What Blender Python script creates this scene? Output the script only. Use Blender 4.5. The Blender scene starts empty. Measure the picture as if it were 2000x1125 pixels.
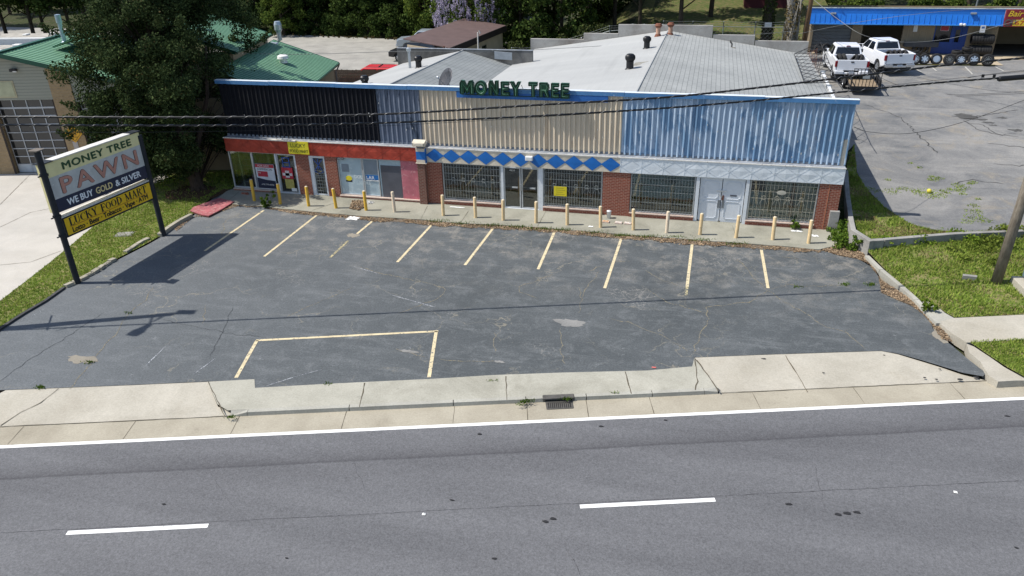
import bpy, bmesh, math, random
import numpy as np
from mathutils import Vector, Matrix, Euler
C = bpy.data.collections.new('scene'); bpy.context.scene.collection.children.link(C)
scn = bpy.context.scene
R_ = math.radians
rnd = random.Random(7)

# ------------------------------------------------------------------ camera
CAM_H = 13.0; FOC = 1485.4
PITCH, ROLL, YAW = R_(26.8297), R_(-1.4477), R_(-14.5638)
def _cam_axes():
    cy, sy = math.cos(YAW), math.sin(YAW)
    F = Vector((sy*math.cos(PITCH), cy*math.cos(PITCH), -math.sin(PITCH)))
    Rt = Vector((cy, -sy, 0)); U = Rt.cross(F)
    c, s = math.cos(ROLL), math.sin(ROLL)
    return F, c*Rt+s*U, -s*Rt+c*U
FW, RT, UP = _cam_axes()
cd = bpy.data.cameras.new('camera'); cam = bpy.data.objects.new('camera', cd); C.objects.link(cam)
M4 = Matrix((RT, UP, -FW)).transposed().to_4x4(); M4.translation = Vector((0, 0, CAM_H))
cam.matrix_world = M4
cd.sensor_width = 36; cd.lens = 36*FOC/2000; cd.clip_start = 0.1; cd.clip_end = 2000
scn.camera = cam
# ------------------------------------------------------------------ world, sun, exposure
SUNX, SUNY = 0.68, 0.165            # how far a shadow runs for each metre of height
w = bpy.data.worlds.new('World'); scn.world = w; w.use_nodes = True
nt = w.node_tree; bg = nt.nodes['Background']
sky = nt.nodes.new('ShaderNodeTexSky'); sky.sky_type = 'NISHITA'; sky.sun_disc = False
sky.sun_elevation = math.atan(1/math.hypot(SUNX, SUNY)); sky.sun_rotation = math.atan2(-SUNX, -SUNY)
sky.air_density = 1.0; sky.dust_density = 1.0; sky.ozone_density = 1.0
nt.links.new(sky.outputs[0], bg.inputs[0]); bg.inputs[1].default_value = 0.115
sl = bpy.data.lights.new('sun', 'SUN'); sl.energy = 4.2; sl.angle = R_(0.53); sl.color = (1, 0.955, 0.88)
so = bpy.data.objects.new('sun', sl); C.objects.link(so)
so.rotation_euler = Vector((SUNX, SUNY, -1)).to_track_quat('-Z', 'Y').to_euler()
so.location = (-40, -10, 60)
scn.view_settings.view_transform = 'Standard'; scn.view_settings.look = 'None'
scn.view_settings.exposure = 0.42; scn.view_settings.gamma = 1.0
scn.view_settings.use_curve_mapping = False

# survey helpers: turn a spot seen in the survey picture into a place on a known plane
def ray(x, y): return FW*FOC+RT*(x-1000)-UP*(y-562.5)
CP = Vector((0, 0, CAM_H))
def G(x, y, z=0.0):
    d = ray(x, y); return CP+d*((z-CAM_H)/d.z)
def W(x, y, Y):
    d = ray(x, y); return CP+d*(Y/d.y)
def WX(x, y, X):
    d = ray(x, y); return CP+d*(X/d.x)
def sstep(a, b, x):
    t = max(0.0, min(1.0, (x-a)/(b-a))); return t*t*(3-2*t)
def ramp(y): return 0.6+0.065*(max(33.0, min(58.0, y))-35)
def TZ(x, y):
    """terrain height"""
    front = -0.30
    right = ramp(y)+max(0, y-72)*0.085*(1-0.4*sstep(90, 130, y))
    left = 0.02+0.20*sstep(45, 60, y)+max(0, y-95)*0.02
    k = sstep(-14, -6, x) if y > 56 else sstep(5.5, 6.3, x)
    back = left*(1-k)+right*k
    f = sstep(29, 34, y) if x > 6 else sstep(33, 36, y)
    if x < -24 and y <= 36: return -0.12
    return front*(1-f)+(back-0.06)*f
def T(x, y, dz=0.0):
    z = 0.0
    for i in range(40):
        P = G(x, y, z); z = 0.5*z+0.5*(TZ(P.x, P.y)+0.06+dz)
    return G(x, y, z)

# ------------------------------------------------------------------ mesh builder
class MB:
    def __init__(s): s.v = []; s.f = []; s.m = []
    def add(s, vs, fs, mi=0):
        o = len(s.v); s.v += [tuple(v) for v in vs]
        s.f += [tuple(i+o for i in f) for f in fs]; s.m += [mi]*len(fs)
    def box(s, x0, x1, y0, y1, z0, z1, mi=0):
        s.add([(x0,y0,z0),(x1,y0,z0),(x1,y1,z0),(x0,y1,z0),(x0,y0,z1),(x1,y0,z1),(x1,y1,z1),(x0,y1,z1)],
              [(0,3,2,1),(4,5,6,7),(0,1,5,4),(1,2,6,5),(2,3,7,6),(3,0,4,7)], mi)
    def obox(s, c, u, v, w, mi=0):
        """box with centre c and half-edge vectors u, v, w"""
        c, u, v, w = map(Vector, (c, u, v, w))
        P = [c+a*u+b*v+k*w for k in (-1, 1) for a, b in ((-1,-1),(1,-1),(1,1),(-1,1))]
        fs = [(0,3,2,1),(4,5,6,7),(0,1,5,4),(1,2,6,5),(2,3,7,6),(3,0,4,7)]
        if u.cross(v).dot(w) < 0: fs = [f[::-1] for f in fs]
        s.add(P, fs, mi)
    def bar(s, a, b, t, up=(0,0,1), t2=None, mi=0):
        a, b = Vector(a), Vector(b); d = b-a; upv = Vector(up)
        if abs(d.normalized().dot(upv)) > .98: upv = Vector((0, 1, 0))
        side = d.cross(upv).normalized(); u2 = side.cross(d).normalized()
        s.obox((a+b)/2, d/2, side*t/2, u2*(t2 or t)/2, mi)
    def quad(s, a, b, c, d, mi=0): s.add([a,b,c,d], [(0,1,2,3)], mi)
    def poly(s, pts, mi=0): s.add(pts, [tuple(range(len(pts)))], mi)
    def slab(s, pts, z0, z1, mi=0):
        """closed prism over a flat outline (list of (x, y)), counter-clockwise or not"""
        n = len(pts); A = sum(pts[i][0]*pts[(i+1)%n][1]-pts[(i+1)%n][0]*pts[i][1] for i in range(n))
        if A < 0: pts = pts[::-1]
        vs = [(p[0],p[1],z0) for p in pts]+[(p[0],p[1],z1) for p in pts]
        fs = [tuple(range(n))[::-1], tuple(range(n, 2*n))]+[(i,(i+1)%n,n+(i+1)%n,n+i) for i in range(n)]
        s.add(vs, fs, mi)
    def extr(s, pts, vec, mi=0):
        """closed prism: planar 3-D outline pushed along vec"""
        n = len(pts); vec = Vector(vec); P = [Vector(p) for p in pts]
        nn = Vector((0,0,0))
        for i in range(n): nn += P[i].cross(P[(i+1)%n])
        if nn.dot(vec) < 0: P = P[::-1]
        vs = P+[p+vec for p in P]
        fs = [tuple(range(n))[::-1], tuple(range(n, 2*n))]+[(i,(i+1)%n,n+(i+1)%n,n+i) for i in range(n)]
        s.add(vs, fs, mi)
    def tube(s, pts, r, seg=8, mi=0, cap=True):
        pts = [Vector(p) for p in pts]; n = len(pts)
        rs = r if isinstance(r, (list, tuple)) else [r]*n
        rings = []
        ref = Vector((0.13, 0.21, 0.97))
        for i, p in enumerate(pts):
            d = (pts[min(i+1, n-1)]-pts[max(i-1, 0)]).normalized()
            if abs(d.dot(ref)) > .95: rf = Vector((1, 0.1, 0))
            else: rf = ref
            a = d.cross(rf).normalized(); b = d.cross(a)
            rings.append([p+rs[i]*(math.cos(2*math.pi*k/seg)*a+math.sin(2*math.pi*k/seg)*b) for k in range(seg)])
        vs = [v for rg in rings for v in rg]; fs = []
        for i in range(n-1):
            for k in range(seg):
                k2 = (k+1) % seg
                fs.append((i*seg+k, (i+1)*seg+k, (i+1)*seg+k2, i*seg+k2))
        if cap: fs += [tuple(range(seg)), tuple(range((n-1)*seg, n*seg))[::-1]]
        s.add(vs, fs, mi)
    def lathe(s, prof, c=(0,0,0), ax=(0,0,1), seg=20, mi=0, cap=False):
        """prof = (radius, height) pairs round the axis ax"""
        c, ax = Vector(c), Vector(ax).normalized()
        a = ax.orthogonal().normalized(); b = ax.cross(a)
        vs = [c+ax*h+r*(math.cos(2*math.pi*k/seg)*a+math.sin(2*math.pi*k/seg)*b) for r, h in prof for k in range(seg)]
        fs = []
        for i in range(len(prof)-1):
            for k in range(seg):
                k2 = (k+1) % seg; fs.append((i*seg+k, i*seg+k2, (i+1)*seg+k2, (i+1)*seg+k))
        if cap:
            fs += [tuple(range(seg))[::-1], tuple(range((len(prof)-1)*seg, len(prof)*seg))]
        s.add(vs, fs, mi)
    def build(s, name, mat, parent=None, world=False, smooth=False, bevel=0, seg=2, label=None):
        me = bpy.data.meshes.new(name)
        vs = s.v
        if world and parent is not None:
            inv = wmat(parent).inverted(); vs = [tuple(inv @ Vector(v)) for v in vs]
        me.from_pydata(vs, [], s.f)
        mats = mat if isinstance(mat, (list, tuple)) else [mat]
        for m in mats: me.materials.append(m)
        if len(mats) > 1: me.polygons.foreach_set('material_index', s.m)
        if smooth: me.polygons.foreach_set('use_smooth', [True]*len(s.f))
        me.update()
        o = bpy.data.objects.new(name, me); C.objects.link(o)
        if parent is not None: o.parent = parent
        if bevel:
            bm = o.modifiers.new('bevel', 'BEVEL'); bm.width = bevel; bm.segments = seg; bm.limit_method = 'ANGLE'; bm.angle_limit = R_(40)
        if smooth == 'auto' or bevel:
            for p in me.polygons: p.use_smooth = False
        if label: o['label'] = label
        return o
def wmat(o):
    m = Matrix.LocRotScale(o.location, o.rotation_euler, o.scale)
    return wmat(o.parent) @ m if o.parent else m
def tag(o, label, cat, group=None):
    o['label'] = label; o['category'] = cat
    if group: o['group'] = group
    return o
def thing(name, label, cat, loc=(0,0,0), rz=0.0, group=None):
    o = bpy.data.objects.new(name, None); C.objects.link(o); o.empty_display_size = .2
    o.location = loc; o.rotation_euler = (0, 0, rz); return tag(o, label, cat, group)
def struct(o, kind='structure'): o['kind'] = kind; return o
def stuff(o, label, cat): o['label'] = label; o['category'] = cat; o['kind'] = 'stuff'; return o
def dup(root, loc, rz=None, label=None, group=None, scale=None):
    r = root.copy(); C.objects.link(r); r.location = loc
    if rz is not None: r.rotation_euler = (0, 0, rz)
    if scale: r.scale = scale
    if label: r['label'] = label
    if group: r['group'] = group
    for ch in list(root.children):
        c = ch.copy(); C.objects.link(c); c.parent = r
        for g in ch.children:
            d = g.copy(); C.objects.link(d); d.parent = c
    return r
TEXTS = {}
def text_mesh(body, size, bold=0.0, shear=0.0, space=1.0, align='CENTER'):
    cu = bpy.data.curves.new('t', 'FONT'); cu.body = body; cu.size = size; cu.offset = bold; cu.shear = shear
    cu.space_character = space; cu.align_x = align; cu.align_y = 'CENTER'; cu.resolution_u = 3; cu.extrude = 0.0
    o = bpy.data.objects.new('t', cu); C.objects.link(o)
    bpy.context.view_layer.update()
    me = bpy.data.meshes.new_from_object(o.evaluated_get(bpy.context.evaluated_depsgraph_get()))
    bpy.data.objects.remove(o); return me
def put_text(name, body, width, height, c, xa, ya, mat, parent, bold=0.0, shear=0.0, depth=0.004, world=True, space=1.0):
    """lettering fitted to width x height, centred at c, running along xa with ya up"""
    me = text_mesh(body, 1.0, 0.0, shear, space)
    n = len(me.vertices); co = np.empty(n*3); me.vertices.foreach_get('co', co); co = co.reshape(-1, 3)
    lo, hi = co.min(0), co.max(0); mid = (lo+hi)/2
    sx = width/(hi[0]-lo[0]); sy = height/(hi[1]-lo[1])
    xa, ya, c = Vector(xa).normalized(), Vector(ya).normalized(), Vector(c); nn = xa.cross(ya)
    mb = MB()
    fs = [tuple(p.vertices) for p in me.polygons]; hb = bold*height*.35
    # weight is added by laying slightly shifted copies behind one another
    for i, (ox, oy) in enumerate(((0,0), (hb,0), (-hb,0), (0,hb*.6), (0,-hb*.6)) if bold else ((0,0),)):
        mb.add([c+xa*((v[0]-mid[0])*sx+ox)+ya*((v[1]-mid[1])*sy+oy)+nn*(depth+.0007*i) for v in co], fs)
    bpy.data.meshes.remove(me)
    return mb.build(name, mat, parent, world=world)

# ------------------------------------------------------------------ materials
MATS = {}
def nodes(name, rough=0.8, spec=0.5, metal=0.0):
    m = bpy.data.materials.new(name); m.use_nodes = True; t = m.node_tree
    b = t.nodes['Principled BSDF']; b.inputs['Roughness'].default_value = rough
    b.inputs['Metallic'].default_value = metal; b.inputs['Specular IOR Level'].default_value = spec
    return m, t, b
def L(t, a, b): t.links.new(a, b)
def coord(t, scale=(1,1,1), rot=(0,0,0), gen='Object'):
    tc = t.nodes.new('ShaderNodeTexCoord'); mp = t.nodes.new('ShaderNodeMapping')
    mp.inputs['Scale'].default_value = scale; mp.inputs['Rotation'].default_value = rot
    if gen == 'World':
        g = t.nodes.new('ShaderNodeNewGeometry'); L(t, g.outputs['Position'], mp.inputs[0])
    else: L(t, tc.outputs[gen], mp.inputs[0])
    return mp.outputs[0]
def noise(t, vec, scale, detail=4, rough=.55, dist=0.0):
    n = t.nodes.new('ShaderNodeTexNoise'); n.inputs['Scale'].default_value = scale
    n.inputs['Detail'].default_value = detail; n.inputs['Roughness'].default_value = rough
    n.inputs['Distortion'].default_value = dist
    L(t, vec, n.inputs['Vector']); return n.outputs['Fac']
def rampn(t, fac, a, b, ca=(0,0,0,1), cb=(1,1,1,1)):
    r = t.nodes.new('ShaderNodeValToRGB'); r.color_ramp.elements[0].position = a; r.color_ramp.elements[1].position = b
    r.color_ramp.elements[0].color = ca; r.color_ramp.elements[1].color = cb
    L(t, fac, r.inputs[0]); return r.outputs[0]
def mixc(t, fac, a, b, mode='MIX'):
    n = t.nodes.new('ShaderNodeMix'); n.data_type = 'RGBA'; n.blend_type = mode
    for s, v in ((n.inputs[0], fac), (n.inputs[6], a), (n.inputs[7], b)):
        if hasattr(v, 'is_linked'): L(t, v, s)
        elif isinstance(v, (int, float)): s.default_value = v
        else: s.default_value = (*v[:3], 1)
    return n.outputs[2]
def mathn(t, op, a, b=None):
    n = t.nodes.new('ShaderNodeMath'); n.operation = op
    for s, v in ((n.inputs[0], a), (n.inputs[1], b)):
        if v is None: continue
        if hasattr(v, 'is_linked'): L(t, v, s)
        else: s.default_value = v
    return n.outputs[0]
def bump(t, b, h, strength=.3, dist=.02):
    n = t.nodes.new('ShaderNodeBump'); n.inputs['Strength'].default_value = strength; n.inputs['Distance'].default_value = dist
    L(t, h, n.inputs['Height']); L(t, n.outputs[0], b.inputs['Normal'])
def paint(name, col, rough=.5, var=.12, scale=3.0, spec=.4, metal=0, wear=None, wearamt=.6, bmp=0.0, fine=0.0):
    """painted or plain surface with soft dirt variation and, if asked, worn patches of another colour"""
    if name in MATS: return MATS[name]
    m, t, b = nodes(name, rough, spec, metal)
    v = coord(t, gen='World')
    n1 = noise(t, v, scale, 5, .6)
    dark = tuple(c*(1-var) for c in col); lite = tuple(min(1, c*(1+var)) for c in col)
    c = rampn(t, n1, .3, .7, (*dark, 1), (*lite, 1))
    if fine:
        nf = noise(t, v, 60, 3, .7); c = mixc(t, fine, c, mixc(t, nf, (0,0,0), (1,1,1)), 'OVERLAY')
    if wear:
        n2 = noise(t, v, scale*2.3, 8, .7, .4); k = rampn(t, n2, wearamt-.02, wearamt+.03)
        c = mixc(t, k, c, wear)
    L(t, c, b.inputs['Base Color'])
    if bmp: bump(t, b, noise(t, v, 40, 4, .6), bmp, .01)
    MATS[name] = m; return m
def glass_dark(name='window_glass', tint=(.72,.78,.78)):
    if name in MATS: return MATS[name]
    m = bpy.data.materials.new(name); m.use_nodes = True; t = m.node_tree; t.nodes.clear()
    out = t.nodes.new('ShaderNodeOutputMaterial'); g = t.nodes.new('ShaderNodeBsdfGlossy'); g.inputs['Roughness'].default_value = .03
    tr = t.nodes.new('ShaderNodeBsdfTransparent'); tr.inputs[0].default_value = (*tint, 1)
    mx = t.nodes.new('ShaderNodeMixShader'); fr = t.nodes.new('ShaderNodeFresnel'); fr.inputs[0].default_value = 1.5
    k = mathn(t, 'MULTIPLY_ADD', fr.outputs[0], 1.1); k.node.inputs[2].default_value = .07
    L(t, k, mx.inputs[0]); L(t, tr.outputs[0], mx.inputs[1]); L(t, g.outputs[0], mx.inputs[2]); L(t, mx.outputs[0], out.inputs[0])
    MATS[name] = m; return m
def brick(name, c1, c2, mort, scale=1.0, vert='XZ', bw=.2, rh=.075, rough=.85, ms=.012):
    if name in MATS: return MATS[name]
    m, t, b = nodes(name, rough, .25)
    g = t.nodes.new('ShaderNodeNewGeometry'); sp = t.nodes.new('ShaderNodeSeparateXYZ'); L(t, g.outputs['Position'], sp.inputs[0])
    cb = t.nodes.new('ShaderNodeCombineXYZ')
    s = mathn(t, 'ADD', sp.outputs[0], sp.outputs[1]); L(t, s, cb.inputs[0]); L(t, sp.outputs[2], cb.inputs[1])
    br = t.nodes.new('ShaderNodeTexBrick'); L(t, cb.outputs[0], br.inputs[0]); br.inputs['Scale'].default_value = 1.0
    br.inputs['Brick Width'].default_value = bw; br.inputs['Row Height'].default_value = rh; br.inputs['Mortar Size'].default_value = ms
    br.inputs['Color1'].default_value = (*c1, 1); br.inputs['Color2'].default_value = (*c2, 1); br.inputs['Mortar'].default_value = (*mort, 1)
    br.inputs['Bias'].default_value = -.1
    n = noise(t, g.outputs['Position'], 9, 5, .7)
    c = mixc(t, .45, br.outputs[0], rampn(t, n, .3, .75, (.35,.35,.35,1), (.72,.72,.72,1)), 'OVERLAY')
    L(t, c, b.inputs['Base Color']); bump(t, b, br.outputs['Fac'], -.5, .008)
    MATS[name] = m; return m

def mk_asphalt_lot():
    m, t, b = nodes('sealed_asphalt', .82, .32)
    v = coord(t, gen='World')
    big = noise(t, v, .22, 8, .68, .6); mid = noise(t, v, 1.6, 10, .80, .5); fin = noise(t, v, 17, 7, .85); strk = noise(t, coord(t, (.35, 2.2, 1), (0,0,.3), 'World'), .9, 6, .65)
    c = rampn(t, big, .34, .66, (.062,.070,.074,1), (.094,.103,.108,1))
    c = mixc(t, mathn(t, 'MULTIPLY', rampn(t, mid, .50, .66), .55), c, (.165,.175,.18))
    c = mixc(t, mathn(t, 'MULTIPLY', rampn(t, strk, .52, .72), .4), c, (.19,.20,.205))
    # dusty stains towards the shops
    g = t.nodes.new('ShaderNodeNewGeometry'); sp = t.nodes.new('ShaderNodeSeparateXYZ'); L(t, g.outputs['Position'], sp.inputs[0])
    yy = t.nodes.new('ShaderNodeMapRange'); yy.inputs[1].default_value = 24; yy.inputs[2].default_value = 30.5; L(t, sp.outputs[1], yy.inputs[0])
    st = noise(t, v, .8, 10, .78, .3)
    k = mathn(t, 'MULTIPLY', rampn(t, st, .50, .62), mathn(t, 'MULTIPLY', yy.outputs[0], .62))
    c = mixc(t, k, c, (.30,.275,.235))
    xx = t.nodes.new('ShaderNodeMapRange'); xx.inputs[1].default_value = -8; xx.inputs[2].default_value = -22; L(t, sp.outputs[0], xx.inputs[0])
    c = mixc(t, mathn(t, 'MULTIPLY', xx.outputs[0], .5), c, (.150,.161,.172))
    # hairline cracking
    vo = t.nodes.new('ShaderNodeTexVoronoi'); vo.feature = 'DISTANCE_TO_EDGE'; vo.inputs['Scale'].default_value = .42
    wv = t.nodes.new('ShaderNodeVectorMath'); wv.operation = 'ADD'
    nn = t.nodes.new('ShaderNodeTexNoise'); nn.inputs['Scale'].default_value = 1.3; nn.inputs['Detail'].default_value = 6; L(t, v, nn.inputs['Vector'])
    sc = t.nodes.new('ShaderNodeVectorMath'); sc.operation = 'SCALE'; sc.inputs[3].default_value = 1.6; L(t, nn.outputs['Color'], sc.inputs[0])
    L(t, v, wv.inputs[0]); L(t, sc.outputs[0], wv.inputs[1]); L(t, wv.outputs[0], vo.inputs['Vector'])
    ck = rampn(t, vo.outputs['Distance'], 0.0, .012, (1,1,1,1), (0,0,0,1)); ms = rampn(t, noise(t, v, .3, 3), .5, .62)
    c = mixc(t, mathn(t, 'MULTIPLY', mathn(t, 'MULTIPLY', ck, ms), .8), c, (.25,.23,.18))
    vo2 = t.nodes.new('ShaderNodeTexVoronoi'); vo2.feature = 'DISTANCE_TO_EDGE'; vo2.inputs['Scale'].default_value = 2.6
    L(t, wv.outputs[0], vo2.inputs['Vector'])
    ck2 = rampn(t, vo2.outputs['Distance'], 0.0, .05, (1,1,1,1), (0,0,0,1)); ms2 = rampn(t, noise(t, v, .27, 2), .60, .68)
    c = mixc(t, mathn(t, 'MULTIPLY', mathn(t, 'MULTIPLY', ck2, ms2), .75), c, (.26,.25,.23))
    # small light scuffs
    sc2 = rampn(t, noise(t, v, 2.6, 9, .85, .8), .60, .68); c = mixc(t, mathn(t, 'MULTIPLY', sc2, .5), c, (.33,.345,.35))
    c = mixc(t, .75, c, rampn(t, fin, .28, .74, (.12,.12,.12,1), (.88,.88,.88,1)), 'OVERLAY')
    L(t, c, b.inputs['Base Color']); bump(t, b, fin, .5, .012); return m
def mk_asphalt_road():
    m, t, b = nodes('road_asphalt', .85, .3)
    v = coord(t, gen='World'); vr = coord(t, (1,1,1), (0,0,-R_(16.9)), 'World')
    sp = t.nodes.new('ShaderNodeSeparateXYZ'); L(t, vr, sp.inputs[0])
    big = noise(t, coord(t, (.12, .8, 1), (0,0,-R_(16.9)), 'World'), 1.0, 6, .6)
    c = rampn(t, big, .3, .7, (.106,.107,.113,1), (.146,.147,.154,1))
    # worn wheel paths and the darker paving seam along the lane
    d = mathn(t, 'SUBTRACT', sp.outputs[1], ROAD_V+2.05)      # distance past the seam (towards the kerb)
    wob = mathn(t, 'MULTIPLY', mathn(t, 'SUBTRACT', noise(t, v, .5, 4), .5), .12)
    d = mathn(t, 'ADD', d, wob)
    seam = rampn(t, mathn(t, 'ABSOLUTE', d), 0.0, .06, (1,1,1,1), (0,0,0,1))
    c = mixc(t, mathn(t, 'MULTIPLY', seam, .55), c, (.040,.040,.045))
    r = t.nodes.new('ShaderNodeValToRGB'); e = r.color_ramp.elements; e[0].position = 0; e[0].color = (0,0,0,1); e[1].position = 1; e[1].color = (0,0,0,1)
    for p_, c_ in ((.26, .0), (.40, .28), (.495, .35), (.505, .95), (.57, .45), (.68, .0)):
        q = e.new(p_); q.color = (c_, c_, c_, 1)
    dd = mathn(t, 'MULTIPLY_ADD', d, .25); dd.node.inputs[2].default_value = .5; L(t, dd, r.inputs[0])
    c = mixc(t, mathn(t, 'MULTIPLY', r.outputs[0], .6), c, (.060,.059,.064))
    fin = noise(t, v, 22, 8, .9); spk = noise(t, v, 7, 6, .75)
    c = mixc(t, .8, c, rampn(t, fin, .3, .72, (.12,.12,.12,1), (.90,.90,.90,1)), 'OVERLAY')
    c = mixc(t, .25, c, rampn(t, spk, .3, .7, (.3,.3,.3,1), (.7,.7,.7,1)), 'OVERLAY')
    sp2 = rampn(t, noise(t, v, 2.8, 4, .6), .73, .75); c = mixc(t, mathn(t, 'MULTIPLY', sp2, .5), c, (.022,.022,.024))
    L(t, c, b.inputs['Base Color']); bump(t, b, fin, .6, .012); return m
def mk_concrete(name, a, b_, stain=(.25,.23,.19), samt=.5, fine=.4):
    m, t, b = nodes(name, .88, .3)
    v = coord(t, gen='World')
    c = rampn(t, noise(t, v, .7, 7, .62, .4), .3, .7, (*a, 1), (*b_, 1))
    k = rampn(t, noise(t, v, .33, 6, .65, .5), .5, .72); c = mixc(t, mathn(t, 'MULTIPLY', k, samt), c, stain)
    k2 = rampn(t, noise(t, v, 3.1, 6, .7), .60, .74); c = mixc(t, mathn(t, 'MULTIPLY', k2, samt*.5), c, tuple(x*.6 for x in stain))
    c = mixc(t, fine, c, rampn(t, noise(t, v, 18, 7, .85), .28, .74, (.22,.22,.22,1), (.80,.80,.80,1)), 'OVERLAY')
    L(t, c, b.inputs['Base Color']); bump(t, b, noise(t, v, 50, 4, .7), .35, .01); return m
def mk_ground(name, cols, sc=1.0):
    m, t, b = nodes(name, .95, .1)
    v = coord(t, gen='World')
    c = mixc(t, rampn(t, noise(t, v, .6*sc, 6, .65), .35, .65), cols[0], cols[1])
    c = mixc(t, rampn(t, noise(t, v, 3.5*sc, 7, .7), .45, .6), c, cols[2])
    c = mixc(t, .6, c, rampn(t, noise(t, v, 26, 5, .75), .25, .8, (.2,.2,.2,1), (.8,.8,.8,1)), 'OVERLAY')
    L(t, c, b.inputs['Base Color']); bump(t, b, noise(t, v, 18, 5, .7), 1.0, .06); return m
def mk_leaf(name, dark, lite, trans=.25, rough=.6):
    m, t, b = nodes(name, .85, .06)
    g = t.nodes.new('ShaderNodeNewGeometry')
    c = rampn(t, g.outputs['Random Per Island'], 0, 1, (*dark, 1), (*lite, 1))
    n = noise(t, g.outputs['Position'], .8, 3); c = mixc(t, .5, c, rampn(t, n, .3, .7, (.3,.3,.3,1), (.7,.7,.7,1)), 'OVERLAY')
    L(t, c, b.inputs['Base Color'])
    tr = t.nodes.new('ShaderNodeBsdfTranslucent'); L(t, c, tr.inputs[0]); mx = t.nodes.new('ShaderNodeMixShader'); mx.inputs[0].default_value = trans
    out = [n for n in t.nodes if n.type == 'OUTPUT_MATERIAL'][0]
    L(t, b.outputs[0], mx.inputs[1]); L(t, tr.outputs[0], mx.inputs[2]); L(t, mx.outputs[0], out.inputs[0]); return m
def mk_bark(name, a, b_):
    m, t, b = nodes(name, .9, .15)
    v = coord(t, (6, 6, 1.2), gen='World'); n = noise(t, v, 2.2, 6, .7)
    L(t, rampn(t, n, .3, .7, (*a, 1), (*b_, 1)), b.inputs['Base Color']); bump(t, b, n, .8, .03); return m
# ================================================================== GROUND
A_ = G(0, 873, -.12); B_ = G(2000, 778, -.12); _d = (B_-A_).normalized()
ED = Vector((_d.x, _d.y, 0)); EN = Vector((-_d.y, _d.x, 0)); TH = math.atan2(_d.y, _d.x)
def vv(P): return Vector((P[0], P[1], 0)).dot(EN)
def uu(P): return Vector((P[0], P[1], 0)).dot(ED)
def UV(u, v, z=0.0): return Vector((ED.x*u+EN.x*v, ED.y*u+EN.y*v, z))
V_EDGE = vv(A_); V_SEAM = vv(G(1000, 884, -.12)); ROAD_V = V_SEAM-2.05

def in_poly(x, y, P):
    c = False; n = len(P); j = n-1
    for i in range(n):
        if (P[i][1] > y) != (P[j][1] > y) and x < (P[j][0]-P[i][0])*(y-P[i][1])/(P[j][1]-P[i][1])+P[i][0]: c = not c
        j = i
    return c
def rough_edge(pts, step=.35, amp=.04, closed=True, seed=1):
    r = random.Random(seed); out = []; n = len(pts)
    for i in range(n if closed else n-1):
        a, b = Vector(pts[i][:2]), Vector(pts[(i+1) % n][:2]); k = max(1, int((b-a).length/step)); nn = Vector((-(b-a).y, (b-a).x)).normalized()
        for j in range(k):
            q = a+(b-a)*(j/k); s = 0 if j == 0 else r.uniform(-amp, amp); out.append(q+nn*s)
    if not closed: out.append(Vector(pts[-1][:2]))
    return [(p.x, p.y) for p in out]
def sheet(name, pts, z, mat, cell=None, zf=None):
    """flat or draped sheet over an outline"""
    me = bpy.data.meshes.new(name); bm = bmesh.new()
    vs = [bm.verts.new((p[0], p[1], 0)) for p in pts]
    f = bm.faces.new(vs); bm.normal_update()
    if f.normal.z < 0: bmesh.ops.reverse_faces(bm, faces=[f])
    bmesh.ops.triangulate(bm, faces=bm.faces[:])
    if zf and cell:
        xs = [p[0] for p in pts]; ys = [p[1] for p in pts]
        for ax, lo, hi in ((0, min(xs), max(xs)), (1, min(ys), max(ys))):
            q = lo+cell
            while q < hi:
                co = (q, 0, 0) if ax == 0 else (0, q, 0); no = (1, 0, 0) if ax == 0 else (0, 1, 0)
                bmesh.ops.bisect_plane(bm, geom=bm.verts[:]+bm.edges[:]+bm.faces[:], plane_co=co, plane_no=no, dist=1e-4); q += cell
    for v in bm.verts: v.co.z = zf(v.co.x, v.co.y) if zf else z
    bm.to_mesh(me); bm.free(); me.materials.append(mat)
    o = bpy.data.objects.new(name, me); C.objects.link(o); return o
def xy(P): return (P.x, P.y)
def GP(pts, z=0.0): return [xy(G(a, b, z)) for a, b in pts]

M_GROUND = mk_ground('dirt_and_grass', (( .085,.075,.050), (.050,.062,.024), (.035,.050,.016)), .6)
M_SOIL = mk_ground('soil', ((.13,.095,.065), (.10,.08,.055), (.07,.06,.04)), 1.0)
M_LAWN = mk_ground('lawn_soil', ((.12,.175,.032), (.17,.215,.052), (.27,.235,.11)), 1.0)
M_LOT = mk_asphalt_lot(); M_ROAD = mk_asphalt_road()
M_APRON = mk_concrete('apron_concrete', (.34,.315,.26), (.45,.42,.355), (.33,.29,.22), .35)
M_WALK = mk_concrete('walk_concrete', (.31,.30,.25), (.41,.395,.335), (.19,.18,.14), .7)
M_GUTTER = mk_concrete('gutter_concrete', (.30,.27,.21), (.40,.365,.29), (.22,.19,.14), .5)
M_DRIVE = mk_concrete('drive_concrete', (.40,.38,.345), (.48,.455,.415), (.42,.38,.33), .35, .25)
M_SHOPWALK = mk_concrete('shop_walk_concrete', (.23,.225,.18), (.33,.32,.265), (.13,.125,.10), .7)
M_WALLC = mk_concrete('old_concrete', (.22,.215,.20), (.34,.33,.31), (.10,.095,.085), .7)

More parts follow.
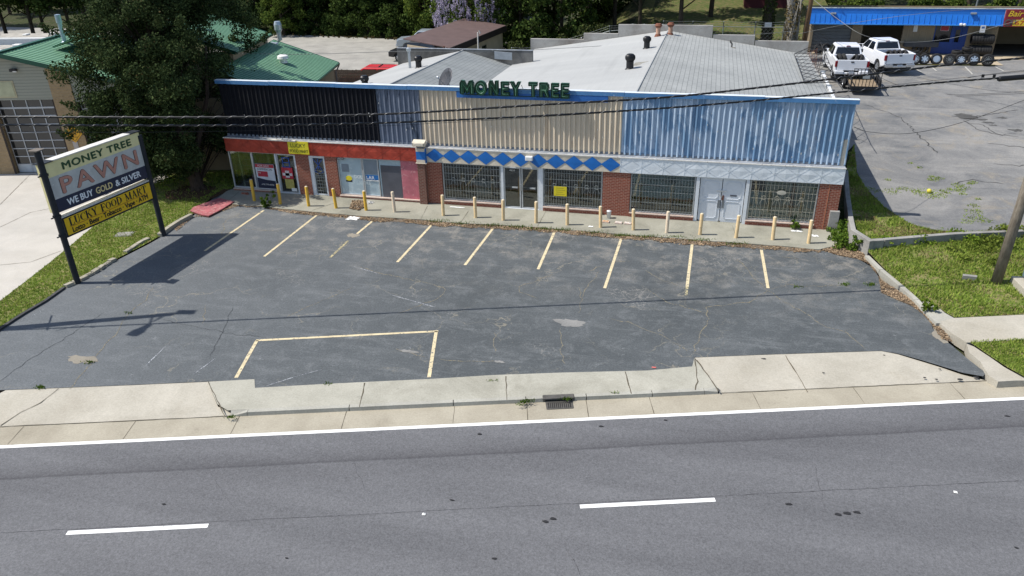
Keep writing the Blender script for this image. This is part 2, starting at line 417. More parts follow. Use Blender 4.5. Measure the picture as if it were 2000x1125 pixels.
# base terrain out to the horizon
def axis(lo, hi, near_lo, near_hi, fine):
    a = []; x = near_lo
    while x <= near_hi: a.append(x); x += fine
    s = fine
    while a[-1] < hi: s *= 1.35; a.append(min(hi, a[-1]+s))
    s = fine
    while a[0] > lo: s *= 1.35; a.insert(0, max(lo, a[0]-s))
    return a
XS = axis(-600, 600, -60, 45, 1.5); YS = axis(-300, 900, 26, 110, 1.5)
mb = MB(); nx = len(XS)
mb.v = [(x, y, TZ(x, y)) for y in YS for x in XS]
mb.f = [(j*nx+i, j*nx+i+1, (j+1)*nx+i+1, (j+1)*nx+i) for j in range(len(YS)-1) for i in range(nx-1)]
struct(mb.build('ground', M_GROUND))

# road
mb = MB(); zr = -.12
def strip(mb, v0, v1, z, u0=-140, u1=140): mb.quad(UV(u0, v0, z), UV(u1, v0, z), UV(u1, v1, z), UV(u0, v1, z))
V_ASP = vv(G(1000, 822, -.12))          # asphalt meets the gutter
strip(mb, V_ASP-16.5, V_ASP, zr); struct(mb.build('road', M_ROAD))
M_LINE = paint('white_road_paint', (.80,.80,.78), .6, .05, 4, wear=(.42,.42,.42), wearamt=.64)
mb = MB(); strip(mb, V_EDGE-.07, V_EDGE+.085, zr+.005)
d1, d2 = G(130, 1042, zr), G(405, 1023.5, zr); d3, d4 = G(1133, 991, zr), G(1400, 977, zr)
vd = (vv(d1)+vv(d2)+vv(d3)+vv(d4))/4; ln = ((uu(d2)-uu(d1))+(uu(d4)-uu(d3)))/2; pitch = uu(d3)-uu(d1)
for k in range(-4, 6):
    a = uu(d1)+k*pitch; mb.quad(UV(a, vd-.065, zr+.005), UV(a+ln, vd-.065, zr+.005), UV(a+ln, vd+.065, zr+.005), UV(a, vd+.065, zr+.005))
strip(mb, vd-3.55, vd-3.43, zr+.005); strip(mb, vd-3.8, vd-3.68, zr+.005)
struct(mb.build('lane_markings', M_LINE))
mb = MB(); strip(mb, V_ASP-20, V_ASP-16.5, zr+.10); struct(mb.build('far_pavement', M_WALK))

# gutter pan, kerb and aprons
GUT = [(0,838),(440,819)]
v_ap = vv(G(200, 830, -.10)); 
V_KB = vv(G(1000, 789, -.12))           # foot of the kerb face
V_KT = vv(G(1000, 781, 0))              # top front edge of the kerb
mb = MB(); strip(mb, V_ASP-.02, V_KB+.05, zr+.008, -60, 60)
struct(mb.build('gutter', M_GUTTER))
u_l0, u_l1 = uu(G(445, 819, -.05)), uu(G(478, 817, -.02)); u_r1, u_r0 = uu(G(1385, 768, 0)), uu(G(1410, 767, -.03))
u_rr0, u_rr1 = uu(G(1950, 745, 0)), uu(G(2010, 738, 0))
def kerb_piece(mb, ua, ub, za0, zb0):
    """kerb stone running ua..ub with top heights za0, zb0"""
    lo = -.16
    P = [UV(ua,V_KB,lo),UV(ub,V_KB,lo),UV(ub,V_KB+.17,lo),UV(ua,V_KB+.17,lo),UV(ua,V_KB+.02,za0),UV(ub,V_KB+.02,zb0),UV(ub,V_KB+.17,max(za0,zb0)),UV(ua,V_KB+.17,max(za0,zb0))]
    mb.add(P, [(0,3,2,1),(4,5,6,7),(0,1,5,4),(1,2,6,5),(2,3,7,6),(3,0,4,7)])
M_KERB = mk_concrete('kerb_concrete', (.31,.30,.26), (.41,.40,.35), (.19,.18,.15), .6)
mb = MB(); kerb_piece(mb, u_l0, u_l1, -.10, .012)
joints = [u_l1, uu(G(680,803,0)), uu(G(885,793,0)), uu(G(1028,786,0))]
for a, b in zip(joints[:-1], joints[1:]): kerb_piece(mb, a+.012, b-.012, .012, .012)
ua_, ub_ = uu(G(1062,786,0)), uu(G(1123,783,0))
kerb_piece(mb, joints[-1]+.01, ua_-.01, .012, .012)
j2 = [ub_, uu(G(1147,781,0)), uu(G(1277,776,0)), u_r1-.1]
for a, b in zip(j2[:-1], j2[1:]): kerb_piece(mb, a+.012, b-.012, .012, .012)
kerb_piece(mb, u_r1-.1, u_r0-.1, .012, -.04)
kerb_piece(mb, u_rr0+.2, u_rr1+.3, -.095, .02)
for k in range(6): kerb_piece(mb, u_rr1+.32+k*4, u_rr1+.3+(k+1)*4-.02, .02, .02)
for k in range(12): kerb_piece(mb, u_l0-18-(k+1)*4, u_l0-18.02-k*4, .012, .012)
struct(mb.build('kerb', M_KERB))
def v_back(u): return 0
# aprons: sloping concrete from the gutter up to the lot
def apron_z(x, y):
    d = vv((x, y))-(V_KB+.02); return -.103+.112*max(0, min(1, d/2.2))
KB = lambda px: UV(uu(G(px, 800, -.1)), V_KB+.02)
left_ap = [KB(-420), UV(u_l0-.1, V_KB+.02), *[Vector((*G(a, b, 0)[:2], 0)) for a, b in ((425,790),(405,745),(12,761),(-5,770),(-60,840))]]
left_ap = [xy(UV(uu(G(-300,870,-.1)), V_KB+.02)), xy(UV(u_l0, V_KB+.02)), xy(UV(u_l0, V_KB+.2)), *GP([(425,790),(405,745),(12,761),(-30,780),(-150,815),(-290,850)])]
struct(sheet('apron_pavement', left_ap, 0, M_APRON, .6, apron_z))
right_ap = [xy(UV(u_r0-.05, V_KB+.02)), xy(UV(u_rr0+.9, V_KB+.02)), *GP([(1925,737),(1880,727),(1835,713),(1795,702),(1755,691),(1720,684),(1660,686),(1600,689),(1480,693),(1357,698),(1375,725),(1405,760)])]
struct(sheet('apron_pavement', right_ap, 0, M_APRON, .6, apron_z))
slab = [xy(UV(u_l0-.1, V_KB+.16)), xy(UV(u_r0-.1, V_KB+.17)), *GP([(1405,760),(1375,725),(1356,700),(1352,716),(1265,724),(1100,728),(960,733),(850,740),(640,750),(498,758),(497,741),(405,746),(425,790)])]
struct(sheet('pavement', slab, .009, M_WALK))
# joints and cracks drawn as thin filled grooves
def ribbon(mb, pts, wd, z, taper=True, jit=.0, r=rnd, zf=None):
    out = []
    P = [Vector(p[:2]) for p in pts]
    Q = []
    for a, b in zip(P[:-1], P[1:]):
        k = max(1, int((b-a).length/.22))
        for j in range(k):
            q = a+(b-a)*(j/k); n_ = Vector((-(b-a).y, (b-a).x)).normalized()
            Q.append(q+n_*(r.uniform(-jit, jit) if (j or Q) else 0))
    Q.append(P[-1]); n = len(Q)
    L_, R2 = [], []
    for i, q in enumerate(Q):
        d = (Q[min(i+1, n-1)]-Q[max(i-1, 0)]); d = d.normalized() if d.length > 1e-6 else Vector((1, 0)); nn = Vector((-d.y, d.x))
        wv = wd*(r.uniform(.4, 1.35) if jit else 1)
        if taper and i in (0, n-1): wv *= .2
        for S_, sg in ((L_, 1), (R2, -1)):
            p = q+nn*wv/2*sg; S_.append((p.x, p.y, (zf(p.x, p.y) if zf else 0)+z))
    base = len(mb.v); mb.v += L_+R2
    for i in range(n-1): mb.f.append((base+i, base+n+i, base+n+i+1, base+i+1)); mb.m.append(0)
M_JOINT = paint('joint_dirt', (.10,.085,.06), .95, .4, 6)
M_JOINTG = paint('joint_moss', (.13,.12,.06), .95, .5, 8)
mb = MB()
for pts in (((407,746),(420,772),(432,797),(441,815)), ((712,748),(702,795)), ((988,735),(990,781)), ((1221,726),(1233,769)), ((1357,702),(1362,745),(1358,762)), ((1360,703),(1380,730),(1404,764))):
    ribbon(mb, GP(pts, .01), .035, .015, False, .02)
for pts in (((115,761),(80,787),(40,805),(0,829)), ((1534,697),(1578,763)),): ribbon(mb, GP(pts, -.05), .03, .014, False, .015, zf=lambda x, y: apron_z(x, y) if vv((x, y)) > V_KB+.05 else -.112)
ribbon(mb, [xy(UV(uu(G(-200,860,-.1)), V_KB+.03)), xy(UV(u_l0, V_KB+.03))], .02, -.094, False, .008)
ribbon(mb, [xy(UV(u_r0, V_KB+.03)), xy(UV(u_rr0+.6, V_KB+.03))], .02, -.094, False, .008)
for px in (60, 268, 465, 672, 885, 1030, 1150, 1280, 1495, 1710, 1920):
    u0 = uu(G(px, 815, -.11)); ribbon(mb, [xy(UV(u0, V_ASP)), xy(UV(u0+.03, V_KB))], .018, -.108, False, .006)
struct(mb.build('joint_marks', M_JOINT))

# the parking lot
lot_r = [(1675,505),(1707,520),(1717,545),(1721,571),(1749,584),(1781,597),(1803,613),(1818,630),(1822,642),(1840,664),(1856,672),(1888,699),(1912,718),(1926,728),(1920,735),(1880,728),(1835,714),(1795,702),(1755,691),(1720,685),(1600,689),(1480,693),(1357,698),(1352,716),(1265,724),(1100,728),(960,733),(850,740),(640,750),(498,758),(497,741),(405,745),(250,752),(0,762)]
lot_pts = GP(lot_r)+[xy(G(-60,800)), xy(G(-120,850)), xy(G(-300,862)), xy(G(-300,740))]+GP([(-60,690),(0,645),(30,625),(52,611),(90,590),(130,562),(152,551),(200,525),(235,505),(290,477),(318,461),(340,446),(378,421),(400,402),(418,385),(440,372)])
lot_pts += GP([(480,376),(700,400),(1000,425),(1300,448),(1600,470),(1625,485)])
struct(sheet('parking_lot', lot_pts, .0, M_LOT))
# shop walk along the shop front
walk_edge = [(418,392),(440,396),(480,400),(520,402),(560,407),(600,411),(640,415),(700,420),(760,424),(818,427),(860,431),(910,435),(1020,440.5),(1108,447),(1161,452),(1255,459),(1368,468),(1440,473),(1536,480),(1600,486),(1628,480)]
walk = [xy(G(a, b+1, .05)) for a, b in walk_edge]+[(6.6, 33.3), (-23.45, 33.3), (-23.6, 32.6)]
wk = rough_edge(walk[:21], .3, .03, False, 3)+walk[21:]
mb = MB(); mb.slab(wk, -.2, .05); struct(mb.build('shop_pavement', M_SHOPWALK))
mb = MB()
for a, b in (((445,393),(470,372)),((610,411),(655,396)),((822,428),(835,402)),((900,434),(915,412)),((1050,442),(1066,413)),((1300,463),(1305,430)),((1440,472),(1430,440))):
    ribbon(mb, GP((a, b), .05), .02, .056, False, .012)
struct(mb.build('joint_marks', M_JOINT))

# stall lines and the box in worn cream paint
M_STALL = paint('cream_line_paint', (.58,.49,.31), .8, .16, 4, wear=(.14,.145,.14), wearamt=.585)
M_STALLOLD = paint('worn_line_paint', (.42,.36,.20), .85, .2, 5, wear=(.09,.10,.10), wearamt=.50)
mb, mb2 = MB(), MB()
for i, (a, b) in enumerate([((515,411),(400,490)),((619,420),(516,501)),((731,429),(697,457)),((847,435),(776,512)),((963,446),(908,518)),((1083,453),(1051,526)),((1214,464),(1181,563)),((1352,476),(1342,560)),((1487,488),(1500,563)),((502,665),(461,738)),((852,647),(838,737)),((500,665),(856,647))]):
    ribbon(mb, GP((a, b)), .115, .006, False, 0)
ribbon(mb2, GP(((680,470),(645,503))), .11, .006, False, 0); ribbon(mb2, GP(((1342,560),(1340,577))), .1, .006, False, 0)
struct(mb.build('stall_lines', M_STALL)); struct(mb2.build('stall_lines', M_STALLOLD))
# faint chalk marks by the left kerb and scrapes in the lot
M_CHALK = paint('chalk_marks', (.42,.44,.46), .9, .2, 9, wear=(.10,.11,.13), wearamt=.5)
mb = MB()
for (a, b) in (((42,627),(46,621)),((50,622),(54,618)),((56,620),(60,614)),((62,618),(66,613)),((66,613),(70,617)),((72,611),(77,606)),((77,606),(80,610)),((82,606),(90,602)),((520,754),(580,735)),((580,735),(628,722)),((647,715),(668,712)),((328,672),(285,714)),((690,520),(740,535)),((380,760-30),(420,700)),((760,575),(850,600))):
    ribbon(mb, GP((a, b)), .035, .006, True, .01)
struct(mb.build('chalk_marks', M_CHALK))

# long weed-filled cracks
M_CRACK = paint('crack_dirt', (.22,.19,.12), .95, .35, 7, wear=(.10,.105,.11), wearamt=.50)
M_CRACKD = paint('crack_dark', (.045,.05,.055), .95, .2, 7, wear=(.11,.12,.13), wearamt=.55)
mb, md = MB(), MB()
CR = [((1190,622),(1240,633),(1290,655),(1345,688)), ((1352,692),(1362,668),(1375,640),(1384,622),(1378,600),(1400,598),(1460,590),(1482,578),(1500,567)),
      ((1440,505),(1470,540),(1500,567),(1535,590),(1570,612),(1615,638),(1655,650),(1690,682)), ((1660,642),(1650,646)), ((1500,567),(1540,556),(1580,560),(1650,556)),
      ((250,612),(240,632),(225,655),(200,680),(180,708),(150,742),(135,760)), ((300,560),(280,592),(262,602),(250,614)), ((1130,560),(1136,585),(1130,612)), ((1080,535),(1040,552),(1012,560),(1016,570),(1050,583)),
      ((1170,530),(1148,560),(1136,585)), ((845,555),(872,566),(850,585),(775,612)), ((700,520),(760,538),(850,556)), ((395,632),(400,610),(402,595)), ((1095,640),(1097,690),(1105,712)), ((965,650),(968,690)),
      ((1265,565),(1300,590),(1340,600),(1380,612)), ((1520,440+60),(1560,505)), ((1330,560),(1290,545),(1260,528)), ((860,702),(905,706),(960,706),(975,705)), ((770,680),(800,690),(830,697)), ((690,560),(600,600),(560,620)), ((1230,510),(1190,512),(1150,530)), ((430,460),(470,447),(560,452)), ((432,462),(440,430),(470,418))]
for pts in CR: ribbon(mb, GP(pts), .036, .005, True, .06)
for pts in (((200,612),(150,645),(110,672),(60,700),(0,745)), ((320,625),(380,637),(450,652),(520,660)), ((455,600),(430,655),(410,700))): ribbon(md, GP(pts), .030, .005, True, .06)
struct(mb.build('lot_cracks', M_CRACK)); struct(md.build('lot_cracks', M_CRACKD))
# broken patches of bare, pale base
M_PATCH = mk_concrete('bare_patch', (.17,.17,.165), (.27,.265,.25), (.11,.105,.095), .7)
M_PATCHT = mk_concrete('sandy_patch', (.20,.18,.145), (.27,.245,.20), (.12,.11,.09), .5)
def blob(px, py, rx, ry, seed, n=22):
    r = random.Random(seed); c = G(px, py); return [(c.x+rx*r.uniform(.65, 1.2)*math.cos(2*math.pi*k/n), c.y+ry*r.uniform(.6, 1.25)*math.sin(2*math.pi*k/n)) for k in range(n)]
for i, (px, py, rx, ry) in enumerate(((1113,630,.52,.26),(1090,626,.18,.1),(800,687,.35,.1),(975,707,.2,.07))): struct(sheet('bare_patch', blob(px, py, rx, ry, i+5), .0075+.0015*i, M_PATCH))
for i, (px, py, rx, ry) in enumerate(((160,702,.55,.22),(690,460,.35,.22),(1838,655,.25,.45))): struct(sheet('sandy_patch', blob(px, py, rx, ry, i+15), .0072, M_PATCHT))
# drain with a hood in the kerb and an iron grate in the gutter
dr = thing('storm_drain', 'rusty iron kerb drain with slatted grate set in the gutter', 'storm drain', UV((ua_+ub_)/2, V_KB, -.12))
M_IRON = paint('cast_iron', (.085,.08,.072), .7, .3, 8, bmp=.3)
M_BLACK = paint('drain_black', (.006,.006,.006), .9, .1)
mb = MB(); uc = (ua_+ub_)/2; hw = (ub_-ua_)/2
mb.obox(UV(uc, V_KB+.09, -.012), ED*hw, EN*.10, Vector((0,0,.028)))
for s in (-1, 1): mb.obox(UV(uc+s*(hw-.03), V_KB+.05, -.07), ED*.03, EN*.05, Vector((0,0,.06)))
mb.build('hood', M_IRON, dr, world=True, bevel=.01)
mb = MB(); mb.obox(UV(uc, V_KB+.07, -.08), ED*(hw-.05), EN*.01, Vector((0,0,.045))); mb.build('throat', M_BLACK, dr, world=True)
mb = MB(); gw = hw*.82; v0 = V_KB-.36; v1 = V_KB-.02; zg = -.102
for s in (-1, 1): mb.obox(UV(uc+s*gw, (v0+v1)/2, zg), ED*.02, EN*(v1-v0)/2, Vector((0,0,.006)))
for q in (v0, v1): mb.obox(UV(uc, q, zg+.001), ED*gw, EN*.02, Vector((0,0,.006)))
for k in range(13): mb.obox(UV(uc-gw+2*gw*(k+.5)/13, (v0+v1)/2, zg), ED*.016, EN*(v1-v0)/2, Vector((0,0,.005)))
mb.build('grate', M_IRON, dr, world=True)
mb = MB(); mb.obox(UV(uc, (v0+v1)/2, zg-.004), ED*gw, EN*(v1-v0)/2, Vector((0,0,.002))); mb.build('pit', M_BLACK, dr, world=True)
# right-hand walk, kerbs and lawns
ZL = .13
walk2 = [xy(G(a, b, ZL)) for a, b in ((1832,629),(1863,621),(2000,614.5),(2500,590),(2500,640),(2000,663),(1888,669),(1858,650))]
mb = MB(); mb.slab(walk2, -.2, ZL); struct(mb.build('footway', M_APRON))
mb = MB(); mb.slab([xy(G(a, b, ZL)) for a, b in ((1888,670),(1903,676),(1935,697),(1962,716),(2000,737),(2010,742),(1985,742),(1950,744),(1932,733),(1915,705),(1893,687))], -.2, ZL-.02); struct(mb.build('footway', M_APRON))
mb = MB(); kp = [(1693,499),(1722,527),(1762,560),(1790,585),(1813,610),(1834,632)]
for a, b in zip(kp[:-1], kp[1:]):
    A, B = G(*a, ZL), G(*b, ZL); d = (B-A).normalized(); mb.obox((A+B)/2-Vector((0,0,.15)), (B-A)/2-d*.01, Vector((-d.y, d.x, 0))*.085, Vector((0,0,.16)))
mb.slab([xy(G(a, b, ZL)) for a, b in ((1803,588),(1821,590),(1846,611),(1864,621),(1835,631),(1818,608))], -.1, ZL-.005)
struct(mb.build('kerb', M_KERB))
def lawn_z(x, y): return .10+.0*x
lawnA = GP([(1694,497),(1730,530),(1764,560),(1803,590),(1822,592),(1848,611),(1865,620),(2000,614),(2500,590),(2700,470),(2300,440),(1965,455),(1868,462),(1787,483),(1727,490)], .1)
def lz(x, y): return .10+.16*sstep(27.5, 31.5, y)
struct(sheet('lawn', lawnA, .1, M_LAWN, .8, lz))
lawnB = GP([(1891,668),(2000,664),(2500,641),(2600,700),(2010,742),(1968,718),(1935,697),(1905,676)], .1)
struct(sheet('lawn', lawnB, .115, M_LAWN))
# left strip of grass, driveway, block edging
strip_px = [(-60,690),(0,645),(30,625),(52,611),(90,590),(130,562),(152,551),(200,525),(235,505),(290,477),(318,461),(340,446),(378,421),(400,402),(418,385),(440,372)]
gl = GP([(a-3, b-2) for a, b in strip_px], .03)+[(-23.6, 33.0), (-23.6, 36.5), (-30.5, 36.0)]+GP([(330,345),(318,352),(300,360),(238,406),(185,440),(140,478),(100,511),(50,550),(0,588),(-70,640),(-120,690)], .03)
struct(sheet('lawn', gl, .028, M_LAWN))
drv = GP([(335,344),(318,352),(300,360),(238,406),(185,440),(140,478),(100,511),(50,550),(0,588),(-70,640),(-160,720),(-420,860)], -.01)+[(-75, 5), (-60, 25), (-45.5, 31.5), (-37.4, 33.4), (-30.5, 35.0)]
struct(sheet('driveway', drv, .004, M_DRIVE))
mb = MB()
for pts in (((0,444),(60,415),(110,405)),((0,518),(60,512),(120,490)),((100,350),(60,340),(0,400))): ribbon(mb, GP(pts), .03, .009, False, .004)
struct(mb.build('joint_marks', M_JOINT))
# rear lots
M_REAR = mk_concrete('rear_lot_surface', (.27,.26,.235), (.36,.345,.31), (.15,.145,.135), .5)
M_GRAVEL = mk_ground('gravel_patch', ((.30,.29,.26), (.24,.23,.21), (.18,.17,.155)), 2.0)
rear = [xy(G(a, b, .2)) for a, b in ((535,66),(700,74),(850,80),(1010,78),(1040,84),(1045,110))]+[(-12.5, 53), (-19, 47), (-22, 40), (-24.2, 40), (-24.2, 47.5), (-34, 50), (-48, 62), (-52, 84)]
struct(sheet('rear_lot', rear, 0, M_REAR, 2.5, lambda x, y: TZ(x, y)+.075))
M_RLOT = None
def mk_rlot():
    m, t, b = nodes('old_asphalt', .9, .25); v = coord(t, gen='World')
    c = rampn(t, noise(t, v, .35, 10, .75, .7), .36, .64, (.125,.128,.132,1), (.235,.23,.22,1))
    c = mixc(t, mathn(t, 'MULTIPLY', rampn(t, noise(t, coord(t, (.3, 1.4, 1), (0,0,-.4), 'World'), .7, 6, .65), .5, .7), .55), c, (.30,.29,.27))
    c = mixc(t, mathn(t, 'MULTIPLY', rampn(t, noise(t, v, .6, 9, .72, .4), .55, .66), .6), c, (.27,.235,.18))
    c = mixc(t, rampn(t, noise(t, v, .35, 8, .75, .3), .70, .715), c, (.07,.07,.07))
    c = mixc(t, .5, c, rampn(t, noise(t, v, 14, 7, .85), .28, .74, (.18,.18,.18,1), (.85,.85,.85,1)), 'OVERLAY')
    L(t, c, b.inputs['Base Color']); bump(t, b, noise(t, v, 45, 4, .75), .4, .012); return m
M_RLOT = mk_rlot()
inner = [xy(G(a, b, .62)) for a, b in ((1665,300),(1672,345),(1690,372),(1730,405),(1780,432),(1830,444),(1900,447),(2000,441),(2300,425))]
rl = inner+[(30, 33), (45, 45), (45, 64), (6.9, 66), (6.4, 44), (6.35, 39)]
struct(sheet('upper_lot', rl, 0, M_RLOT, 2.0, lambda x, y: ramp(y)+.012))
ga = [xy(G(a, b, .6)) for a, b in ((1652,335),(1661,400),(1672,440),(1700,466),(1760,463),(1867,452),(1960,449),(2300,430))]
gr = ga+inner[::-1][:0]+[(inner[i][0], inner[i][1]+.02) for i in range(len(inner)-1, -1, -1)]
struct(sheet('lawn', gr, 0, M_LAWN, 1.0, lambda x, y: ramp(y)-.015))
# grass tufts
def tufts(name, poly, zf, n, hgt=(.05,.12), wid=.03, mat=None, seed=1, dens=None, clumps=None):
    r = random.Random(seed); xs = [p[0] for p in poly]; ys = [p[1] for p in poly]; mb = MB(); k = 0
    x0, x1, y0, y1 = min(xs), max(xs), min(ys), max(ys); tries = 0
    while k < n and tries < n*12:
        tries += 1; x, y = r.uniform(x0, x1), r.uniform(y0, y1)
        if not in_poly(x, y, poly): continue
        if dens and r.random() > dens(x, y): continue
        z = zf(x, y); h = r.uniform(*hgt); a = r.uniform(0, 6.28); lx, ly = r.uniform(-.6, .6)*h, r.uniform(-.6, .6)*h
        dx, dy = math.cos(a)*wid*r.uniform(.5, 1.2), math.sin(a)*wid
        o = len(mb.v); mb.v += [(x-dx, y-dy, z-.01), (x+dx, y+dy, z-.01), (x+lx+dx*.3, y+ly+dy*.3, z+h)]; mb.f.append((o, o+1, o+2)); mb.m.append(0); k += 1
    return mb.build(name, mat)
M_GRASS = mk_leaf('grass_blades', (.145,.235,.034), (.35,.41,.09), .35)
M_WEED = mk_leaf('weed_leaves', (.08,.15,.018), (.24,.31,.04), .35)
def nz(x, y, s=1.0, o=0): 
    from mathutils import noise as N
    return .5+.5*N.noise(Vector((x*s+o, y*s-o, o*.37)))
near = [p for p in gl if p[0] > -29.5]
stuff(tufts('grass', near, lambda x, y: .03, 17000, (.04,.10), .028, M_GRASS, 2, lambda x, y: 1 if not ((x+26)**2+(y-32.2)**2 < 3 and nz(x, y, 1.4) > .35) else .12), 'short bright green grass on the strip between driveway and parking lot', 'grass')
lA = [p for p in lawnA]
stuff(tufts('grass', GP([(1694,497),(1764,560),(1803,590),(1848,611),(1865,620),(2300,598),(2300,440),(1965,455),(1868,462),(1787,483),(1727,490)], .1), lz, 26000, (.05,.15), .03, M_GRASS, 3, lambda x, y: .35+.65*(nz(x, y, .9, 3) > .42)), 'shaggy green grass in front of the low retaining wall', 'grass')
stuff(tufts('grass', GP([(1891,668),(2300,648),(2300,710),(2010,742),(1968,718),(1935,697),(1905,676)], .1), lambda x, y: .115, 12000, (.04,.09), .026, M_GRASS, 4), 'thick green grass beside the kerb in the lower right corner', 'grass')
stuff(tufts('grass', gr, lambda x, y: ramp(y)-.01, 9000, (.04,.13), .03, M_GRASS, 5, lambda x, y: .15+.85*(nz(x, y, .7) > .45)), 'patchy grass growing on top behind the low retaining wall', 'grass')
# cracks, patches and old seams on the upper lot
mb = MB(); M_CRK2 = paint('upper_crack', (.055,.055,.055), .95, .3, 6)
for pts in (((1990,215),(1950,222),(1905,228),(1875,226)), ((1890,240),(1920,245),(1945,262),(1990,268)), ((1925,280),(1960,284),(2010,290)), ((1880,235),(1912,255),(1955,264),(1985,262)), ((1690,205),(1760,230),(1830,300)), ((1940,320),(1990,325),(2040,318)), ((1860,360),(1900,352),(1960,360))):
    ribbon(mb, [xy(T(*p)) for p in pts], .06, .016, True, .10, zf=lambda x, y: ramp(y)+.004)
struct(mb.build('lot_cracks', M_CRK2))
M_PAT2 = paint('dark_patch', (.075,.073,.07), .95, .25, 4)
for i, (px, py, rx, ry) in enumerate(((1885,228,.9,.5),(1905,233,.6,.25),(1930,240,.5,.2),(1958,231,.3,.2),(1985,255,.4,.25),(1940,245,.35,.12))):
    c = T(px, py); rr = random.Random(i+77); struct(sheet('dark_patch', [(c.x+rx*rr.uniform(.4, 1.2)*math.cos(a*.3), c.y+ry*rr.uniform(.4, 1.25)*math.sin(a*.3)) for a in range(21)], 0, M_PAT2, None, lambda x, y: ramp(y)+.018))
# hairline cracks in the road
mb = MB(); rr_ = random.Random(4)
for pts in (((690,898),(700,925),(712,960)), ((1590,905),(1600,940),(1612,1000)), ((1100,1060),(1130,1110),(1140,1150)), ((420,935),(440,975),(470,1010)), ((1560,860),(1570,880))): ribbon(mb, GP(pts, -.12), .014, -.115, True, .05)
ribbon(mb, [xy(UV(uu(G(-100,1060,-.12)), vd+.12)), xy(UV(uu(G(2150,930,-.12)), vd+.12))], .016, -.115, False, .012)
struct(mb.build('road_cracks', paint('road_crack', (.055,.055,.06), .95, .3, 6, wear=(.11,.11,.12), wearamt=.5)))
# ================================================================== MAIN BUILDING
YF = 32.88            # face of the patterned strip and brick piers
YG = 33.02            # glass plane
YP = 33.28            # corrugated panels (bases of the corrugation)
XL, XR = -23.3, 5.95
bld = thing('strip_mall', 'long single storey shop building with black, tan and blue corrugated panels over boarded storefronts', 'building', (-8.7, YF, 0))
M_BRICK = brick('red_brick', (.235,.058,.034), (.185,.045,.028), (.33,.20,.15))
M_BRICKD = brick('dark_brick', (.17,.065,.045), (.13,.05,.036), (.22,.16,.13))
M_BLOCK = mk_concrete('block_wall', (.30,.29,.26), (.40,.39,.35), (.20,.18,.15), .5)
M_ALU = paint('aluminium_frame', (.50,.52,.53), .4, .1, 5, metal=.35)
M_WHITEF = paint('white_frame_paint', (.66,.69,.72), .55, .08, 5, wear=(.35,.34,.33), wearamt=.68)
M_SILL = paint('pale_sill', (.50,.40,.34), .8, .15, 6)
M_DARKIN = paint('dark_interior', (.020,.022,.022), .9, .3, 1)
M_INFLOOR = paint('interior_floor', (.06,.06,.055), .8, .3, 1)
M_GLASS = glass_dark()
# shell walls
for q_ in ((XL+.05, -18.7, YP+.12, YP+.3, 2.85, 5.0), (5.72, 5.9, YF+.35, 52.3, -.1, 3.95), (-18.55, -18.4, YP+.35, 46, -.1, 4.0), (XL+.1, -18.4, 38.6, 38.8, -.1, 3.2), (XL+.1, XL+.25, 36.2, 38.6, -.1, 3.2)):
    mb = MB(); mb.box(*q_); mb.build('wall', M_BLOCK, bld, world=True)
# interior: floor, back partition, side ends, ceiling (dark shop behind the glass)
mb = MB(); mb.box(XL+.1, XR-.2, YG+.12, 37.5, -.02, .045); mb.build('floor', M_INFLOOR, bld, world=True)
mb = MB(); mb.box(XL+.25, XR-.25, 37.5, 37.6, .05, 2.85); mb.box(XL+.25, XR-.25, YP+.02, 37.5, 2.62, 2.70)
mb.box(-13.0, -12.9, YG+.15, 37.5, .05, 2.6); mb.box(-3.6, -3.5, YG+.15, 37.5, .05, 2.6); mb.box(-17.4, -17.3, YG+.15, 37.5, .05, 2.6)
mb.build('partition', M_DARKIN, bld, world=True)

# corrugated panels: one part per colour
def corr_mat(name, col, shade_, wearcol, wa, rough=.55, spots=False):
    m, t, b = nodes(name, rough, .4)
    v = coord(t, (1, 1, .35), gen='World'); n = noise(t, v, 1.6, 7, .68, .5)
    c = rampn(t, n, .3, .7, (*col, 1), (*shade_, 1))
    k = rampn(t, noise(t, v, 1.1, 8, .72, .8), wa-.03, wa+.03); c = mixc(t, k, c, wearcol)
    k2 = rampn(t, noise(t, coord(t, (3, 3, .5), gen='World'), 2.5, 5, .7), .62, .75); c = mixc(t, mathn(t, 'MULTIPLY', k2, .25), c, tuple(x*.45 for x in col))
    L(t, c, b.inputs['Base Color']); return m
M_PBLACK = corr_mat('black_panel_paint', (.004,.0045,.008), (.007,.008,.013), (.012,.013,.018), .78, .9)
M_PSLATE = corr_mat('slate_panel_paint', (.11,.135,.19), (.20,.23,.29), (.04,.055,.085), .55)
M_PTAN = corr_mat('tan_panel_paint', (.60,.50,.375), (.66,.56,.425), (.55,.46,.34), .60)
M_PBLUE = corr_mat('blue_panel_paint', (.125,.235,.39), (.21,.335,.48), (.38,.48,.60), .50)
Z0, Z1 = 2.86, 5.50
def corr(x0, x1, mat, pitch=.231, dep=.065, dents=0):
    mb = MB(); prof = []; n = max(1, round((x1-x0)/pitch)); p = (x1-x0)/n
    for i in range(n):
        a = x0+i*p
        prof += [(a, 0), (a+p*.46, 0), (a+p*.72, -dep), (a+p*.90, -dep)]
    prof.append((x1, 0)); r = random.Random(int(x0*10))
    zs = [Z0, Z0+.9, Z0+1.8, Z1]
    vs = [(x, YP+y+(r.uniform(-.006, .006) if 0 < j < 3 else 0), z) for j, z in enumerate(zs) for x, y in prof]; k = len(prof)
    fs = [(j*k+i, j*k+i+1, (j+1)*k+i+1, (j+1)*k+i) for j in range(3) for i in range(k-1)]
    mb.add(vs, fs); return mb.build('corrugated_panel', mat, bld, world=True)
corr(XL, -15.0, M_PBLACK)['label'] = 'black corrugated panel'
corr(-15.0, -12.83, M_PSLATE)['label'] = 'slate blue corrugated panel'
corr(-12.83, -3.45, M_PTAN)['label'] = 'tan corrugated panel'
